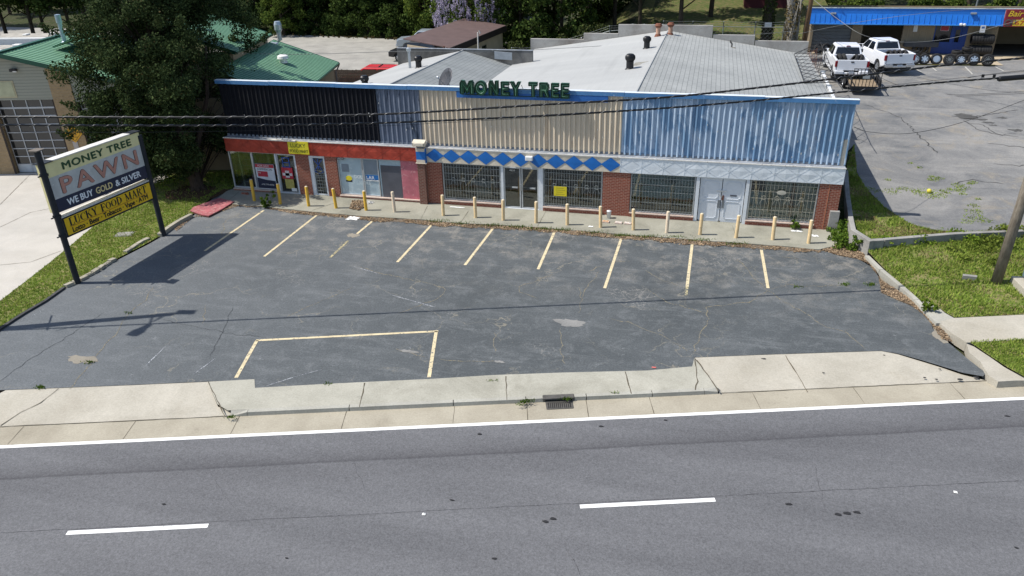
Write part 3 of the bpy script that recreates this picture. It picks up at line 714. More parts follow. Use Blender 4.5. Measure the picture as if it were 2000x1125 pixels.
corr(-3.45, XR+.02, M_PBLUE)['label'] = 'patchy blue corrugated panel'
# blue cap along the top, in lengths
M_CAP = paint('blue_cap_paint', (.08,.22,.44), .45, .12, 2.5, wear=(.45,.55,.66), wearamt=.64)
M_CAPTOP = paint('faded_cap_top', (.62,.68,.74), .5, .1, 3)
caps = [XL-.12, -20.5, -17.0, -13.4, -12.0+1.9, -6.4, -3.4, -.6, 2.4, XR+.12]
mb, mt = MB(), MB()
for i, (a, b) in enumerate(zip(caps[:-1], caps[1:])):
    dz = (.0, .012, .004, .015)[i % 4]
    mb.box(a+.006, b-.006, YP-.11, YP+.14, 5.43+dz, 5.60+dz)
    mt.box(a+.006, b-.006, YP-.112, YP+.142, 5.602+dz, 5.615+dz)
mb.build('cap', M_CAP, bld, world=True); mt.build('cap_top', M_CAPTOP, bld, world=True)
mb = MB(); mb.box(-11.0, -4.1, YP-.10, YP-.02, 5.16, 5.425); mb.build('sign_backing', paint('sign_back_blue', (.03,.14,.42), .5, .15, 3), bld, world=True)
# ledge above the strip
M_LEDGE = paint('ledge_grey', (.21,.23,.26), .85, .3, 3, wear=(.45,.46,.46), wearamt=.60)
mb = MB(); mb.box(XL-.02, XR+.0, YF+.02, YP+.06, 2.80, 2.835); mb.box(XL-.02, XR, YP-.03, YP+.05, 2.836, 2.93); mb.build('ledge', M_LEDGE, bld, world=True)
mb = MB(); mb.box(XL-.05, XR+.02, YF-.025, YF+.02, 2.80, 2.845); mb.build('flashing', paint('white_flashing', (.66,.64,.60), .7, .15, 4, wear=(.30,.25,.22), wearamt=.60), bld, world=True)
# patterned strip below: red, diamond and white lengths
M_SRED = paint('faded_red_strip', (.37,.048,.026), .6, .28, 2.2, wear=(.46,.16,.11), wearamt=.66)
M_STAN = paint('cream_strip', (.62,.55,.44), .6, .1, 3, wear=(.38,.33,.27), wearamt=.68)
M_SBLUE = paint('bright_blue_diamond', (.012,.14,.46), .5, .1, 3)
M_SWHITE = paint('white_strip', (.68,.72,.75), .55, .1, 2, wear=(.40,.46,.52), wearamt=.64)
zb, zt_ = 2.15, 2.80
def strip_panel(x0, x1, mat, nd, raised, name='patterned_strip', crk=0.0):
    """pressed-metal strip with a diamond ridge pattern modelled as low pyramids"""
    mb, md = MB(), MB(); p = (x1-x0)/nd; zm = (zb+zt_)/2; rr = random.Random(int(x0*7))
    for i in range(nd):
        a, c, b = x0+i*p, x0+(i+.5)*p, x0+(i+1)*p; yd = lambda: YF-(.024 if raised else .013)+rr.uniform(-crk, crk)
        e_ = .035 if raised else 0; yy_ = YF-(.017+.0015*(i % 2)) if raised else YF; A, B, Cc, D = (a-e_, yy_, zm), (c, yy_, zb+.002), (b+e_, yy_, zm), (c, yy_, zt_-.002); O = (c, yd(), zm)
        tgt = md if raised else mb
        tgt.add([A, B, Cc, D, O], [(0,1,4), (1,2,4), (2,3,4), (3,0,4)])
        A, B, Cc, D = (a, YF, zm), (c, YF, zb+.01), (b, YF, zm), (c, YF, zt_-.01)
        mb.add([A, B, (a, YF-.012, zb), (a, YF-.012, zt_), D, (b, YF-.012, zb), (b, YF-.012, zt_), Cc], [(0,2,1), (0,4,3), (1,5,7), (7,6,4)])
    mb.box(x0, x1, YF+.005, YF+.03, zb, zt_); mb.box(x0, x1, YF-.012, YF+.03, zb-.02, zb)
    if not raised:
        for i in range(nd):
            a, c, b = x0+i*p, x0+(i+.5)*p, x0+(i+1)*p; y = YF-.016
            for q0, q1 in (((a, zm), (c, zb+.02)), ((c, zb+.02), (b, zm)), ((b, zm), (c, zt_-.02)), ((c, zt_-.02), (a, zm))): mb.bar((q0[0], y, q0[1]), (q1[0], y, q1[1]), .014, (0,1,0), .005)
            mb.bar((a, y, zb), (a, y, zt_), .012, (0,1,0), .004)
    o = mb.build(name, mat, bld, world=True)
    if raised: md.build('diamond', M_SBLUE, o, world=False) if False else md.build('diamond', M_SBLUE, bld, world=True)
    return o
strip_panel(XL, -20.3, M_SRED, 3, False)['label'] = 'plain red strip'
strip_panel(-20.3, -13.0, M_SRED, 8, False)['label'] = 'faded red strip with pressed diamonds'
strip_panel(-12.55, -3.42, M_STAN, 11, True)['label'] = 'cream strip with blue diamonds'
strip_panel(-3.42, XR, M_SWHITE, 10, False, crk=.012)['label'] = 'dented white strip'
# vertical white-cream fin above the left brick pier, with a lamp housing
mb = MB(); mb.box(-13.0, -12.55, YF-.22, YF+.1, zb-.03, 2.80); mb.build('strip_return', M_SBLUE, bld, world=True)
for q_ in ((-13.05, -12.5, YF-.24, YF+.1, 2.10, 2.12), (-13.0, -12.56, YF-.222, YF-.1, zb-.03, zb+.14), (-13.0, -12.56, YF-.222, YF-.1, zt_-.12, zt_+.03)):
    mb = MB(); mb.box(*q_); mb.build('pier_trim', M_STAN, bld, world=True)
mb = MB(); mb.box(-12.98, -12.58, YF-.16, YP-.06, 2.84, 3.02); mb.build('pier_cap', M_LEDGE, bld, world=True)
# brick piers
mb = MB()
mb.box(-12.99, -12.62, YF-.20, YF+.15, -.02, 2.10)           # projecting pier
mb.build('brick_pier', M_BRICKD, bld, world=True)
def one(name, mat, *b, **k):
    q = MB(); q.box(*b); return q.build(name, mat, bld, world=True, **k)
for a, b in ((-19.52, -18.80), (-17.93, -17.30), (-12.62, -11.86), (-4.17, -2.93), (5.06, XR-.03)): one('brick_pier', M_BRICK, a, b, YF+.03, YG+.15, -.02, 2.13)
one('side_brickwork', M_BRICK, 5.70, XR-.03, YG+.15, YG+1.2, -.02, 2.6)
mb = MB(); mb.box(5.42, 5.46, YF+.018, YF+.03, .03, 2.14); mb.build('pier_joint', paint('orange_joint', (.42,.16,.09), .8, .2, 8), bld, world=True)
mb = MB(); mb.slab([(5.62, YF-.12), (6.0, YF-.12), (6.0, YF+.1), (5.62, YF+.1)], -.02, .95); mb.build('pier_footing', M_WALLC, bld, world=True)
# low brick under the windows and pale sills
for a, b in ((XL, -20.66), (-17.30, -12.99), (-11.86, -8.98), (-6.94, -4.17), (-2.93, -.05), (2.20, 5.06)):
    hgt = .13 if a < -13 else .22
    one('bulkhead', M_BRICK, a, b, YF-.01, YG+.1, -.02, hgt); one('sill', M_SILL, a, b, YF-.05, YG+.1, hgt+.002, hgt+.045)
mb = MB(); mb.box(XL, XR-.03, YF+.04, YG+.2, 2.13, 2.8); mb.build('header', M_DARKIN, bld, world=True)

def pane(x0, x1, z0, z1, mat=None, name='pane', parent=None):
    mb = MB(); mb.box(x0, x1, YG, YG+.012, z0, z1); return mb.build(name, mat or M_GLASS, parent or bld, world=True)
def frame(parent, x0, x1, z0, z1, t=.05, y0=None, y1=None, mat=None, name='frame', sub=None):
    y0 = YG-.05 if y0 is None else y0; y1 = YG+.04 if y1 is None else y1; mb = MB()
    mb.box(x0, x0+t, y0, y1, z0, z1); mb.box(x1-t, x1, y0, y1, z0, z1); mb.box(x0+t, x1-t, y0, y1, z1-t, z1); mb.box(x0+t, x1-t, y0, y1, z0, z0+t)
    for s in (sub or []): mb.box(s-t/2, s+t/2, y0+.003, y1-.003, z0+t, z1-t)
    return mb.build(name, mat or M_ALU, parent, world=True)
def window(x0, x1, z0, z1, mat=None, sub=None, t=.05, label=None, glass=None):
    wn = thing_part('window', x0, z0); 
    if label: wn['label'] = label
    frame(wn, x0, x1, z0, z1, t, mat=mat, sub=sub); pane(x0+t*.8, x1-t*.8, z0+t*.8, z1-t*.8, glass, 'pane', wn); return wn
def thing_part(name, x, z):
    o = bpy.data.objects.new(name, None); C.objects.link(o); o.parent = bld
    o.location = (x-bld.location.x, 0, z); return o
M_BARS = paint('pale_bars', (.25,.275,.275), .5, .15, 6, metal=.2); M_BARST = paint('tan_bars', (.36,.345,.28), .5, .15, 6)
def bars(parent, x0, x1, z0, z1, n, rows, mat, scroll=(), yy=YF+.03, t=.012):
    mb = MB()
    for i in range(n+1):
        x = x0+(x1-x0)*i/n; mb.box(x-t/2, x+t/2, yy-t/2, yy+t/2, z0, z1)
    for z in rows: mb.box(x0, x1, yy+t/2, yy+t/2+.012, z-.009, z+.009)
    for sx in scroll:
        for s in (-1, 1):
            pts = [(sx+s*.13*math.cos(a)*(.45+.1*a), yy-.012, 1.36+.11*math.sin(a)*(.45+.1*a)) for a in [k*.55 for k in range(-2, 11)]]
            mb.tube(pts, .007, 4)
            pts = [(sx+s*(.02+.13*u), yy-.012, 1.36-.30*u+.0*u) for u in (0, .4, .8, 1)]
            mb.tube(pts, .007, 4)
    return mb.build('security_bars', mat, parent, world=True)
rows_ = (.42, .78, 1.30, 1.62, 1.93)
# windows, left to right
wn = window(XL, -22.0, .18, 2.13, label='corner shop window'); bars(wn, XL+.1, -22.05, .3, 2.1, 5, rows_, M_BARS, yy=YG+.2, t=.012)
wn = window(-22.0, -20.66, .18, 2.13, label='window holding a for sale board'); bars(wn, -21.9, -20.72, .3, 2.1, 6, rows_, M_BARS, yy=YG+.2, t=.012)
wC = window(-11.84, -8.96, .27, 2.13, t=.06, label='wide barred window left of the double glass door'); bars(wC, -11.80, -9.02, .29, 2.13, 20, rows_, M_BARS, (-11.3, -10.8, -10.3, -9.8, -9.35))
wD = window(-6.94, -4.19, .27, 2.13, t=.05, label='wide barred window right of the double glass door'); bars(wD, -6.92, -4.24, .29, 2.13, 22, rows_, M_BARS, (-6.4, -5.9, -5.4, -4.9, -4.45))
wE = window(-2.91, -.07, .27, 2.13, t=.05, label='barred window left of the white doors'); bars(wE, -2.88, -.12, .29, 2.13, 21, rows_, M_BARS)
wF = window(2.22, 5.04, .27, 2.13, t=.06, label='barred window right of the white doors'); bars(wF, 2.28, 4.98, .29, 2.13, 17, rows_, M_BARST, (2.85, 3.4, 3.85, 4.4))
# things standing inside the windows
M_CURT = paint('pale_curtain', (.40,.50,.48), .9, .2, 3); M_TAUPE = paint('taupe_board', (.62,.58,.48), .9, .1, 1.5); M_TEAL = paint('teal_blind', (.46,.55,.54), .9, .15, 1.2)
mb = MB()
pr = [(-22.55+.17*k/6*1.9, YG+.55+.05*math.sin(k*2.1)) for k in range(8)]
for (a, b) in zip(pr[:-1], pr[1:]): mb.quad((a[0], a[1], .55), (b[0], b[1], .55), (b[0]-.03, b[1], 2.5), (a[0]+.06, a[1], 2.5))
mb.build('curtain', M_CURT, bld, world=True)
mb = MB(); mb.box(-22.98, -22.9, YG+.3, YG+.38, .1, 2.1); mb.build('post', paint('cream_post', (.55,.52,.36), .7), bld, world=True)
mb = MB(); mb.box(-2.9, -.1, YG+.10, YG+.12, .95, 2.12); mb.build('blind', M_TEAL, bld, world=True)
mb = MB(); mb.box(-2.9, -1.6, YG+.08, YG+.095, 1.50, 1.56); mb.build('rail', M_DARKIN, bld, world=True)
mb = MB(); mb.box(2.85, 5.02, YG+.12, YG+.14, .47, 2.12); mb.build('board', M_TAUPE, bld, world=True)
mb = MB(); mb.box(2.25, 2.84, YG+.10, YG+.13, .3, 1.52); mb.build('board', paint('pale_teal_sheet', (.52,.60,.60), .8), bld, world=True)
mb = MB(); mb.box(3.98, 4.12, YG+.08, YG+.11, .47, 2.12); mb.build('timber', paint('brown_timber', (.25,.11,.05), .8, .3, 5), bld, world=True)
mb = MB(); mb.box(2.9, 5.0, YG+.05, YG+.35, .29, .45); mb.build('window_shelf', paint('pale_blue_shelf', (.45,.56,.60), .7), bld, world=True)
mb = MB(); mb.lathe([(.001,0),(.19,.004),(.20,.02),(.001,.024)], (3.55, YF+.02, 1.62), (0,-1,0), 24)
for i, v in enumerate(mb.v): mb.v[i] = (v[0], v[1], 1.62+(v[2]-1.62)*.5)
mb.build('oval_plaque', paint('tan_plaque', (.45,.43,.36), .6), wF, world=True)
for (x0, x1, y, z0, z1, c) in ((-10.6,-9.6,1.1,.1,.9,(.20,.28,.32)), (-11.6,-11.2,1.6,.1,1.2,(.05,.08,.06)), (-9.5,-9.1,1.9,.1,1.3,(.04,.06,.05)), (-5.6,-5.3,1.5,.1,1.4,(.10,.13,.12)), (-6.6,-6.2,1.2,.1,1.0,(.07,.11,.10)), (-4.9,-4.5,1.8,.1,1.5,(.06,.08,.07))):
    mb = MB(); mb.box(x0, x1, YG+y, YG+y+.5, z0, z1); mb.build('display_case', paint('case_%d' % int(c[0]*100), c, .6), bld, world=True, bevel=.02)
for (x0, x1) in ((-11.0, -9.6), (-5.6, -4.6)):
    mb = MB(); mb.bar((x0, YG+.9, .55), (x1, YG+1.0, 1.9), .06); mb.build('leaning_timber', paint('pale_timber', (.34,.28,.17), .8), bld, world=True)
# neon lettering outlines
M_NEON = paint('unlit_neon_tube', (.36,.36,.40), .3, .05)
def strokes(mb, segs, ox, oz, w_, h_, y, r=.009):
    for s in segs: mb.tube([(ox+p[0]*w_, y, oz+p[1]*h_) for p in s], r, 5)
def arc(cx, cy, rx, ry, a0, a1, n=9): return [(cx+rx*math.cos(R_(a0+(a1-a0)*k/n)), cy+ry*math.sin(R_(a0+(a1-a0)*k/n))) for k in range(n+1)]
GLY = {'G': [arc(.5,.5,.5,.5,50,350)+[(.5,.5)]], 'U': [[(0,1),(0,.4)]+arc(.5,.4,.5,.4,180,360)+[(1,1)]], 'N': [[(0,0),(0,1),(1,0),(1,1)]],
 'S': [arc(.5,.75,.45,.25,30,270)+arc(.5,.25,.45,.25,90,-150)], 'P': [[(0,0),(0,1)]+arc(.3,.73,.6,.27,90,-90)+[(0,.46)]], 'A': [[(0,0),(.5,1),(1,0)],[(.2,.4),(.8,.4)]], 'W': [[(0,1),(.25,0),(.5,.8),(.75,0),(1,1)]], 'L': [[(0,1),(0,0),(.8,0)]], 'E': [[(1,1),(0,1),(0,0),(1,0)],[(0,.5),(.8,.5)]]}
mb = MB()
for i, ch in enumerate('GUNS'): strokes(mb, GLY[ch], -11.25+i*.34, 1.62, .27, .34, YG+.06)
mb.build('neon_letters', M_NEON, wC, world=True)
mb = MB()
for i, ch in enumerate('PAWN'): strokes(mb, GLY[ch], -6.5+i*.30, 1.66, .23, .30, YG+.06)
mb.tube([(-5.05+.32*math.cos(a*.45), YG+.06, 1.72+.17*math.sin(a*.45)) for a in range(15)], .009, 5)
mb.build('neon_letters', M_NEON, wD, world=True)
mb = MB()
for i, ch in enumerate('LES'): strokes(mb, GLY[ch], -1.35+i*.16, 1.72, .11, .13, YG-.02, .011)
mb.tube([(-2.2+k*.045, YG-.02, 1.82+.05*math.sin(k*1.7)) for k in range(26)], .008, 4)
mb.build('window_scrawl', paint('dark_scrawl', (.05,.06,.06), .7), wE, world=True)

# ---- doors
def glass_door(x0, x1, z0=.06, z1=2.10, mat=None, label=None, nb=0, rws=(), panic=True, mid=None):
    d = thing_part('door', x0, z0)
    if label: d['label'] = label
    frame(d, x0, x1, z0, z1, .055, mat=mat)
    pane(x0+.05, x1-.05, z0+.05, z1-.05, None, 'pane', d)
    if panic:
        mb = MB(); mb.box(x0+.05, x1-.05, YG+.03, YG+.05, 1.07, 1.095); mb.box((x0+x1)/2-.02, (x0+x1)/2+.25, YG-.03, YG-.012, 1.05, 1.12); mb.build('push_bar', M_ALU, d, world=True)
    if nb:
        mb = MB()
        for i in range(1, nb): x = x0+(x1-x0)*i/nb; mb.box(x-.008, x+.008, YG-.03, YG-.016, z0+.05, (mid or z1)-.05)
        for z in rws: mb.box(x0+.05, x1-.05, YG-.045, YG-.03, z-.012, z+.012)
        mb.build('security_bars', M_BARS, d, world=True)
    return d
d = glass_door(-20.60, -19.60, .06, 2.09, label='aluminium glass door with posters', nb=0, panic=False)
mb = MB()
for z in (.5, .85, 1.2, 1.52, 1.8): mb.box(-20.53, -19.67, YG+.10, YG+.115, z-.012, z+.012)
mb.build('security_bars', M_BARS, d, world=True)
mb = MB(); mb.box(-20.66, -19.52, YF+.05, YG+.06, 2.09, 2.15); mb.box(-20.66, -20.60, YF+.03, YG+.06, 0, 2.09); mb.box(-19.60, -19.52, YF+.05, YG+.06, 0, 2.09); mb.box(-20.6, -19.6, YF+.06, YG+.06, .05, .062); mb.build('door_frame', M_WHITEF, bld, world=True)
d2 = glass_door(-18.66, -17.99, .06, 2.04, mat=M_WHITEF, label='barred glass door between two brick piers', nb=5, rws=(.28,.46,.64,.82,1.0,1.08,1.22,1.34), panic=False, mid=1.2)
mb = MB(); mb.box(-18.80, -18.66, YF+.06, YG+.06, 0, 2.1); mb.box(-17.99, -17.93, YF+.05, YG+.06, 0, 2.1); mb.box(-18.66, -17.99, YF+.05, YG+.06, 2.04, 2.1); mb.build('door_frame', M_WHITEF, bld, world=True)
# blue taped marks on the doors
M_BLUET = paint('blue_tape', (.05,.12,.42), .6)
mb = MB()
for a, b in (((-18.58,1.92),(-18.12,1.30)), ((-18.12,1.92),(-18.58,1.30)), ((-18.35,1.95),(-18.35,1.40)), ((-18.6,1.30),(-18.35,1.18)), ((-18.1,1.30),(-18.35,1.18))): mb.bar((a[0], YG-.02, a[1]), (b[0], YG-.02, b[1]), .03, (0,1,0), .006)
mb.build('tape_marks', M_BLUET, d2, world=True)
mb = MB()
for a, b in (((-20.3,1.93),(-20.3,1.35)), ((-19.95,1.93),(-19.95,1.35)), ((-20.35,1.9),(-19.9,1.9)), ((-20.35,1.65),(-19.9,1.65)), ((-20.35,1.42),(-19.9,1.42))): mb.bar((a[0], YG-.02, a[1]), (b[0], YG-.02, b[1]), .04, (0,1,0), .006)
mb.build('tape_marks', M_BLUET, d, world=True)
# double glass door with house number
for (a, b, lb) in ((-8.83, -8.02, 'left leaf of the glass double door'), (-7.98, -7.17, 'right leaf of the glass double door')): dd = glass_door(a, b, .07, 2.07, label=lb); 
mb = MB()
for a, b in ((-8.95, -8.84), (-7.16, -6.95)): mb.box(a, b, YF+.04, YG+.06, 0, 2.12)
mb.box(-8.84, -7.16, YF+.05, YG+.06, 2.075, 2.12); mb.box(-8.84, -7.16, YF+.04, YG+.06, .052, .066)
mb.build('door_frame', M_WHITEF, bld, world=True)
mb = MB(); mb.bar((-8.04, YG-.08, .95), (-8.04, YG-.08, 1.25), .03); mb.bar((-7.96, YG-.08, .95), (-7.96, YG-.08, 1.25), .03); mb.build('door_handle', M_ALU, bld, world=True)
def plate(x, z, w_, h_, body, bgm, txm, parent, y=YG-.012, bold=.02, tw=.86, th=.62):
    mb = MB(); mb.box(x-w_/2, x+w_/2, y-.004, y+.002, z-h_/2, z+h_/2); o = mb.build('number_plate', bgm, parent, world=True)
    put_text('lettering', body, w_*tw, h_*th, (x, y-.006, z), (1,0,0), (0,0,1), txm, parent, bold=bold, depth=.001); return o
M_SGNW = paint('white_sign_ink', (.74,.74,.72), .5, .04); M_SGNK = paint('black_sign_ink', (.012,.012,.014), .5, .05)
plate(-8.42, 1.91, .33, .13, '4525', M_SGNK, M_SGNW, bld)
# white panelled double doors
M_WDOOR = paint('white_door_paint', (.63,.66,.70), .5, .05, 4, wear=(.40,.36,.31), wearamt=.76)
mb = MB(); mb.box(-.05, .10, YF+.02, YG+.08, 0, 2.14); mb.box(2.06, 2.20, YF+.02, YG+.08, 0, 2.14); mb.box(.10, 2.06, YF+.06, YG+.08, 2.07, 2.14); mb.build('door_frame', M_WHITEF, bld, world=True)
for (a, b, lb) in ((.13, 1.06, 'left white panelled door'), (1.09, 2.03, 'right white panelled door with letter slot')):
    dr_ = thing_part('door', a, .05); dr_['label'] = lb
    mb = MB(); mb.box(a, b, YG-.02, YG+.03, .10, 2.06); mb.box(a+.05, b-.03, YG-.018, YG+.03, .055, .10); mb.build('leaf', M_WDOOR, dr_, world=True)
    mb = MB()
    for z0, z1 in ((.22, 1.02), (1.14, 1.92)):
        x0, x1 = a+.14, b-.14; q = .07; zc = [(x0+q,z0),(x1-q,z0),(x1-q,z0+q*.6),(x1,z0+q),(x1,z1-q),(x1-q,z1-q*.6),(x1-q,z1),(x0+q,z1),(x0+q,z1-q*.6),(x0,z1-q),(x0,z0+q),(x0+q,z0+q*.6)]
        P = [(x, YG-.028, z) for x, z in zc]
        for i in range(len(P)): mb.bar(P[i], P[(i+1) % len(P)], .022, (0,1,0), .018)
    mb.build('moulding', M_WDOOR, dr_, world=True)
mb = MB(); mb.box(1.44, 1.72, YG-.035, YG-.02, 1.28, 1.35); mb.build('letter_slot', paint('grey_slot', (.12,.13,.16), .4, metal=.5), bld, world=True)
mb = MB(); mb.box(.94, 1.04, YG-.05, YG-.02, .72, 1.08); mb.box(1.12, 1.22, YG-.05, YG-.02, .72, 1.08); mb.build('push_plate', paint('steel_plate', (.20,.22,.25), .4, metal=.6), bld, world=True)
mb = MB(); mb.box(.86, 1.28, YG-.06, YG-.035, 1.49, 1.53); mb.tube([(1.0, YG-.05, 1.5), (1.03, YG-.07, 1.25), (1.09, YG-.07, 1.22), (1.12, YG-.05, 1.47)], .012, 5); mb.build('padlock_bar', M_ALU, bld, world=True)
mb = MB(); mb.box(1.10, 1.19, YG-.045, YG-.022, 1.08, 1.30); mb.build('rust_plate', paint('rusty_plate', (.22,.09,.06), .8, .3), bld, world=True)
# painted-over windows of the former discount shop
M_PALE = paint('pale_blue_overpaint', (.36,.46,.51), .45, .10, 1.6, wear=(.43,.53,.57), wearamt=.56, spec=.5)
M_PANELG = paint('dark_grey_board', (.085,.088,.105), .6, .15, 1.8); M_PINK = paint('faded_pink_board', (.46,.14,.17), .7, .22, 2.4, wear=(.52,.26,.27), wearamt=.58)
wp = window(-17.28, -15.98, .18, 2.13, glass=M_PALE, label='shop window painted over in pale blue'); wq = window(-15.96, -15.13, .18, 2.13, glass=M_PALE, label='narrow painted shop window'); 
mb = MB(); mb.box(-15.10, -13.95, YG-.02, YG+.02, .16, 2.13); mb.build('board', M_PALE, bld, world=True)
mb = MB(); mb.box(-15.02, -13.98, YG-.04, YG-.022, .17, 1.80); mb.build('board', M_PANELG, bld, world=True)
mb = MB(); mb.box(-13.95, -13.0, YG-.07, YG+.02, .10, 2.14); mb.build('board', M_PINK, bld, world=True)
M_GP = paint('grey_patch', (.20,.24,.28), .6, .1); one('window_patch', M_GP, -17.1, -16.72, YG-.012, YG-.002, 1.35, 1.75); one('window_patch', M_GP, -15.88, -15.2, YG-.012, YG-.002, 1.3, 2.02)
mb = MB(); mb.box(-15.86, -15.17, YG-.020, YG-.014, 1.02, 1.26); mb.build('blue_poster', paint('bright_blue_poster', (.015,.13,.38), .5, .2, 5), wq, world=True)
mb = MB(); mb.box(-15.86, -15.17, YG-.022, YG-.014, .96, 1.005); mb.build('poster_edge', M_SGNW, wq, world=True)
M_CHALKW = paint('white_window_paint', (.78,.80,.80), .8, .05)
put_text('lettering', 'DOL', .40, .17, (-16.25, YG-.03, 1.14), (1,0,0), (0,0,1), M_CHALKW, wp, depth=.001)
put_text('lettering', 'LAR', .42, .17, (-15.60, YG-.045, 1.14), (1,0,0), (0,0,1), M_CHALKW, wq, depth=.001)
put_text('lettering', 'STORE', .62, .17, (-15.92, YG-.058, .86), (1,0,0), (0,0,1), paint('faint_window_paint', (.52,.60,.64), .8, .1), wp, depth=.001)
plate(-17.08, 2.04, .34, .13, '4527', paint('number_backing', (.10,.11,.12), .6), M_SGNW, bld, y=YG-.065)
st = MB(); st.lathe([(.001,0),(.17,.0),(.17,.008),(.001,.009)], (-16.78, YG-.006, 1.03), (0,-1,0), 24)
st.v = [(v[0], v[1], 1.03+(v[2]-1.03)*.75) for v in st.v]; st.build('oval_sticker', paint('yellow_sticker', (.72,.60,.03), .5), wp, world=True)
mb = MB(); mb.box(-16.95, -16.62, YG-.004, YG+.0, .84, .93); mb.build('sticker_base', M_SGNK, wp, world=True)
put_text('lettering', 'HOURS', .2, .05, (-16.78, YG-.017, 1.03), (1,0,0), (0,0,1), M_SGNK, wp, depth=.001) if False else None
# yellow notice in the window right of the door
mb = MB(); mb.box(-6.42, -5.82, YF-.012, YF+.0, .84, 1.30); nt_ = mb.build('notice', paint('yellow_notice', (.66,.55,.02), .6, .06), wD, world=True)
mb = MB()
for k, (a, b) in enumerate(((-6.32,-5.95),(-6.34,-5.90),(-6.30,-6.0),(-6.33,-5.92))): mb.box(a, b, YF-.016, YF-.012, 1.22-k*.10, 1.245-k*.10)
mb.build('notice_print', paint('olive_print', (.38,.32,.03), .7), wD, world=True)
# white lamp box over the double door, broken light fitting on the red strip
mb = MB(); mb.obox((-7.55, YF-.12, 2.60), (.17,0,0), (0,.10,0), (0,0,.10)); mb.build('lamp_box', M_SGNW, bld, world=True, bevel=.03)
mb = MB(); mb.obox((-12.78, YF-.24, 3.10), (.31,0,0), (0,.14,.05), (0,-.03,.10)); mb.obox((-12.78, YF-.40, 3.06), (.25,0,0), (0,.02,0), (0,0,.07)); mb.build('floodlight_housing', paint('cream_housing', (.60,.55,.44), .6, .12, 5), bld, world=True, bevel=.02)
mb = MB(); mb.obox((-20.0, YF-.10, 2.86), (.75,0,0), (0,.07,0), (0,0,.035)); mb.build('strip_light', paint('old_white_housing', (.60,.56,.50), .7, .15, 5), bld, world=True, bevel=.01)
mb = MB()
for x in (-20.3, -20.0, -19.7): mb.tube([(x, YF-.10, 2.9), (x+.03, YF+.1, 3.02), (x, YP-.05, 3.10)], .012, 5)
mb.build('light_bracket', M_SGNK, bld, world=True)
for x in (-8.35, -7.35):
    mb = MB(); mb.obox((x, YF-.05, 2.10), (.14,0,0), (0,.03,0), (0,0,.02)); mb.build('door_closer', M_ALU, bld, world=True)

# ---- hanging and mounted signs (own things)
M_YSIGN = paint('yellow_sign_face', (.70,.60,.03), .5, .08, 3)
s1 = thing('shop_sign', 'yellow LUCKY FOOD MART sign hung on the red strip above the barred door', 'sign', (-19.15, YF-.14, 2.15))
mb = MB(); mb.obox((-19.17, YF-.10, 2.52), (.55,0,0), (0,.02,0), (0,0,.31)); mb.build('sign_panel', M_YSIGN, s1, world=True)
put_text('lettering', 'LUCKY', .80, .20, (-19.17, YF-.122, 2.64), (1,0,0), (0,0,1), M_SGNK, s1, bold=.0, depth=.001)
put_text('lettering', 'FOOD MART', .98, .145, (-19.16, YF-.122, 2.36), (1,0,0), (0,0,1), M_SGNK, s1, bold=.03, depth=.001)
# for sale board in the window
fs = thing('for_sale_board', 'red, white and black FOR SALE COMMERCIAL board standing in the window', 'sign', (-21.4, YG-.06, .3))
M_REDP = paint('poster_red', (.42,.03,.05), .5, .08); M_NAVY = paint('poster_navy', (.012,.018,.045), .5, .1)
x0, x1 = -21.88, -20.82; yb = YG-.075
mb = MB(); mb.box(x0, x1, yb, yb+.015, .22, 1.52); mb.build('board_face', paint('board_white', (.58,.60,.64), .5), fs, world=True)
mb = MB(); mb.box(x0+.01, x1-.01, yb-.004, yb, 1.34, 1.51); mb.box(x0+.10, x1-.40, yb-.004, yb, .86, 1.14); mb.build('red_band', M_REDP, fs, world=True)
mb = MB(); mb.add([(x0+.02,yb-.004,.24),(x1-.02,yb-.004,.24),(x1-.02,yb-.004,.66),((x0+x1)/2,yb-.004,.70),(x0+.02,yb-.004,.80)], [(0,1,2,3,4)]); mb.build('navy_band', M_NAVY, fs, world=True)
put_text('lettering', 'FOR SALE', .62, .095, ((x0+x1)/2-.05, yb-.005, 1.43), (1,0,0), (0,0,1), M_SGNW, fs, bold=.02, depth=.001)
put_text('lettering', 'COMMERCIAL', .86, .10, ((x0+x1)/2, yb-.001, 1.25), (1,0,0), (0,0,1), M_SGNK, fs, bold=.03, depth=.001)
put_text('lettering', '678.770.6058', .70, .075, ((x0+x1)/2+.04, yb-.006, .45), (1,0,0), (0,0,1), M_SGNW, fs, bold=.01, depth=.001)
put_text('lettering', 'buy', .15, .10, (x0+.21, yb-.006, 1.06), (1,0,0), (0,0,1), M_SGNW, fs, bold=.01, depth=.001)
# red posters on the first door
pt = thing('door_poster', 'red poster with white writing on the aluminium glass door', 'poster', (-20.1, YG-.06, .8))
mb = MB(); mb.box(-20.42, -19.80, YG-.066, YG-.056, .82, 1.40); mb.build('poster_face', M_REDP, pt, world=True)
mb = MB(); mb.box(-20.22, -20.0, YG-.071, YG-.067, .88, 1.25); mb.box(-20.38, -19.84, YG-.071, YG-.067, .98, 1.12); mb.build('white_cross', paint('poster_offwhite', (.62,.56,.56), .5), pt, world=True)
put_text('lettering', 'WE WANT YOUR', .18, .05, (-20.11, YG-.072, 1.19), (1,0,0), (0,0,1), M_REDP, pt, depth=.001) if False else None
p3 = thing('door_poster', 'yellow poster low on the aluminium glass door', 'poster', (-20.1, YG-.06, .3))
mb = MB(); mb.box(-20.30, -19.82, YG-.066, YG-.056, .30, .80); mb.build('poster_face', paint('poster_mustard', (.42,.36,.10), .6, .25, 6), p3, world=True)
mb = MB(); mb.box(-20.0, -19.70, YG-.072, YG-.067, .17, .34); mb.build('paper_slip', M_SGNW, p3, world=True)

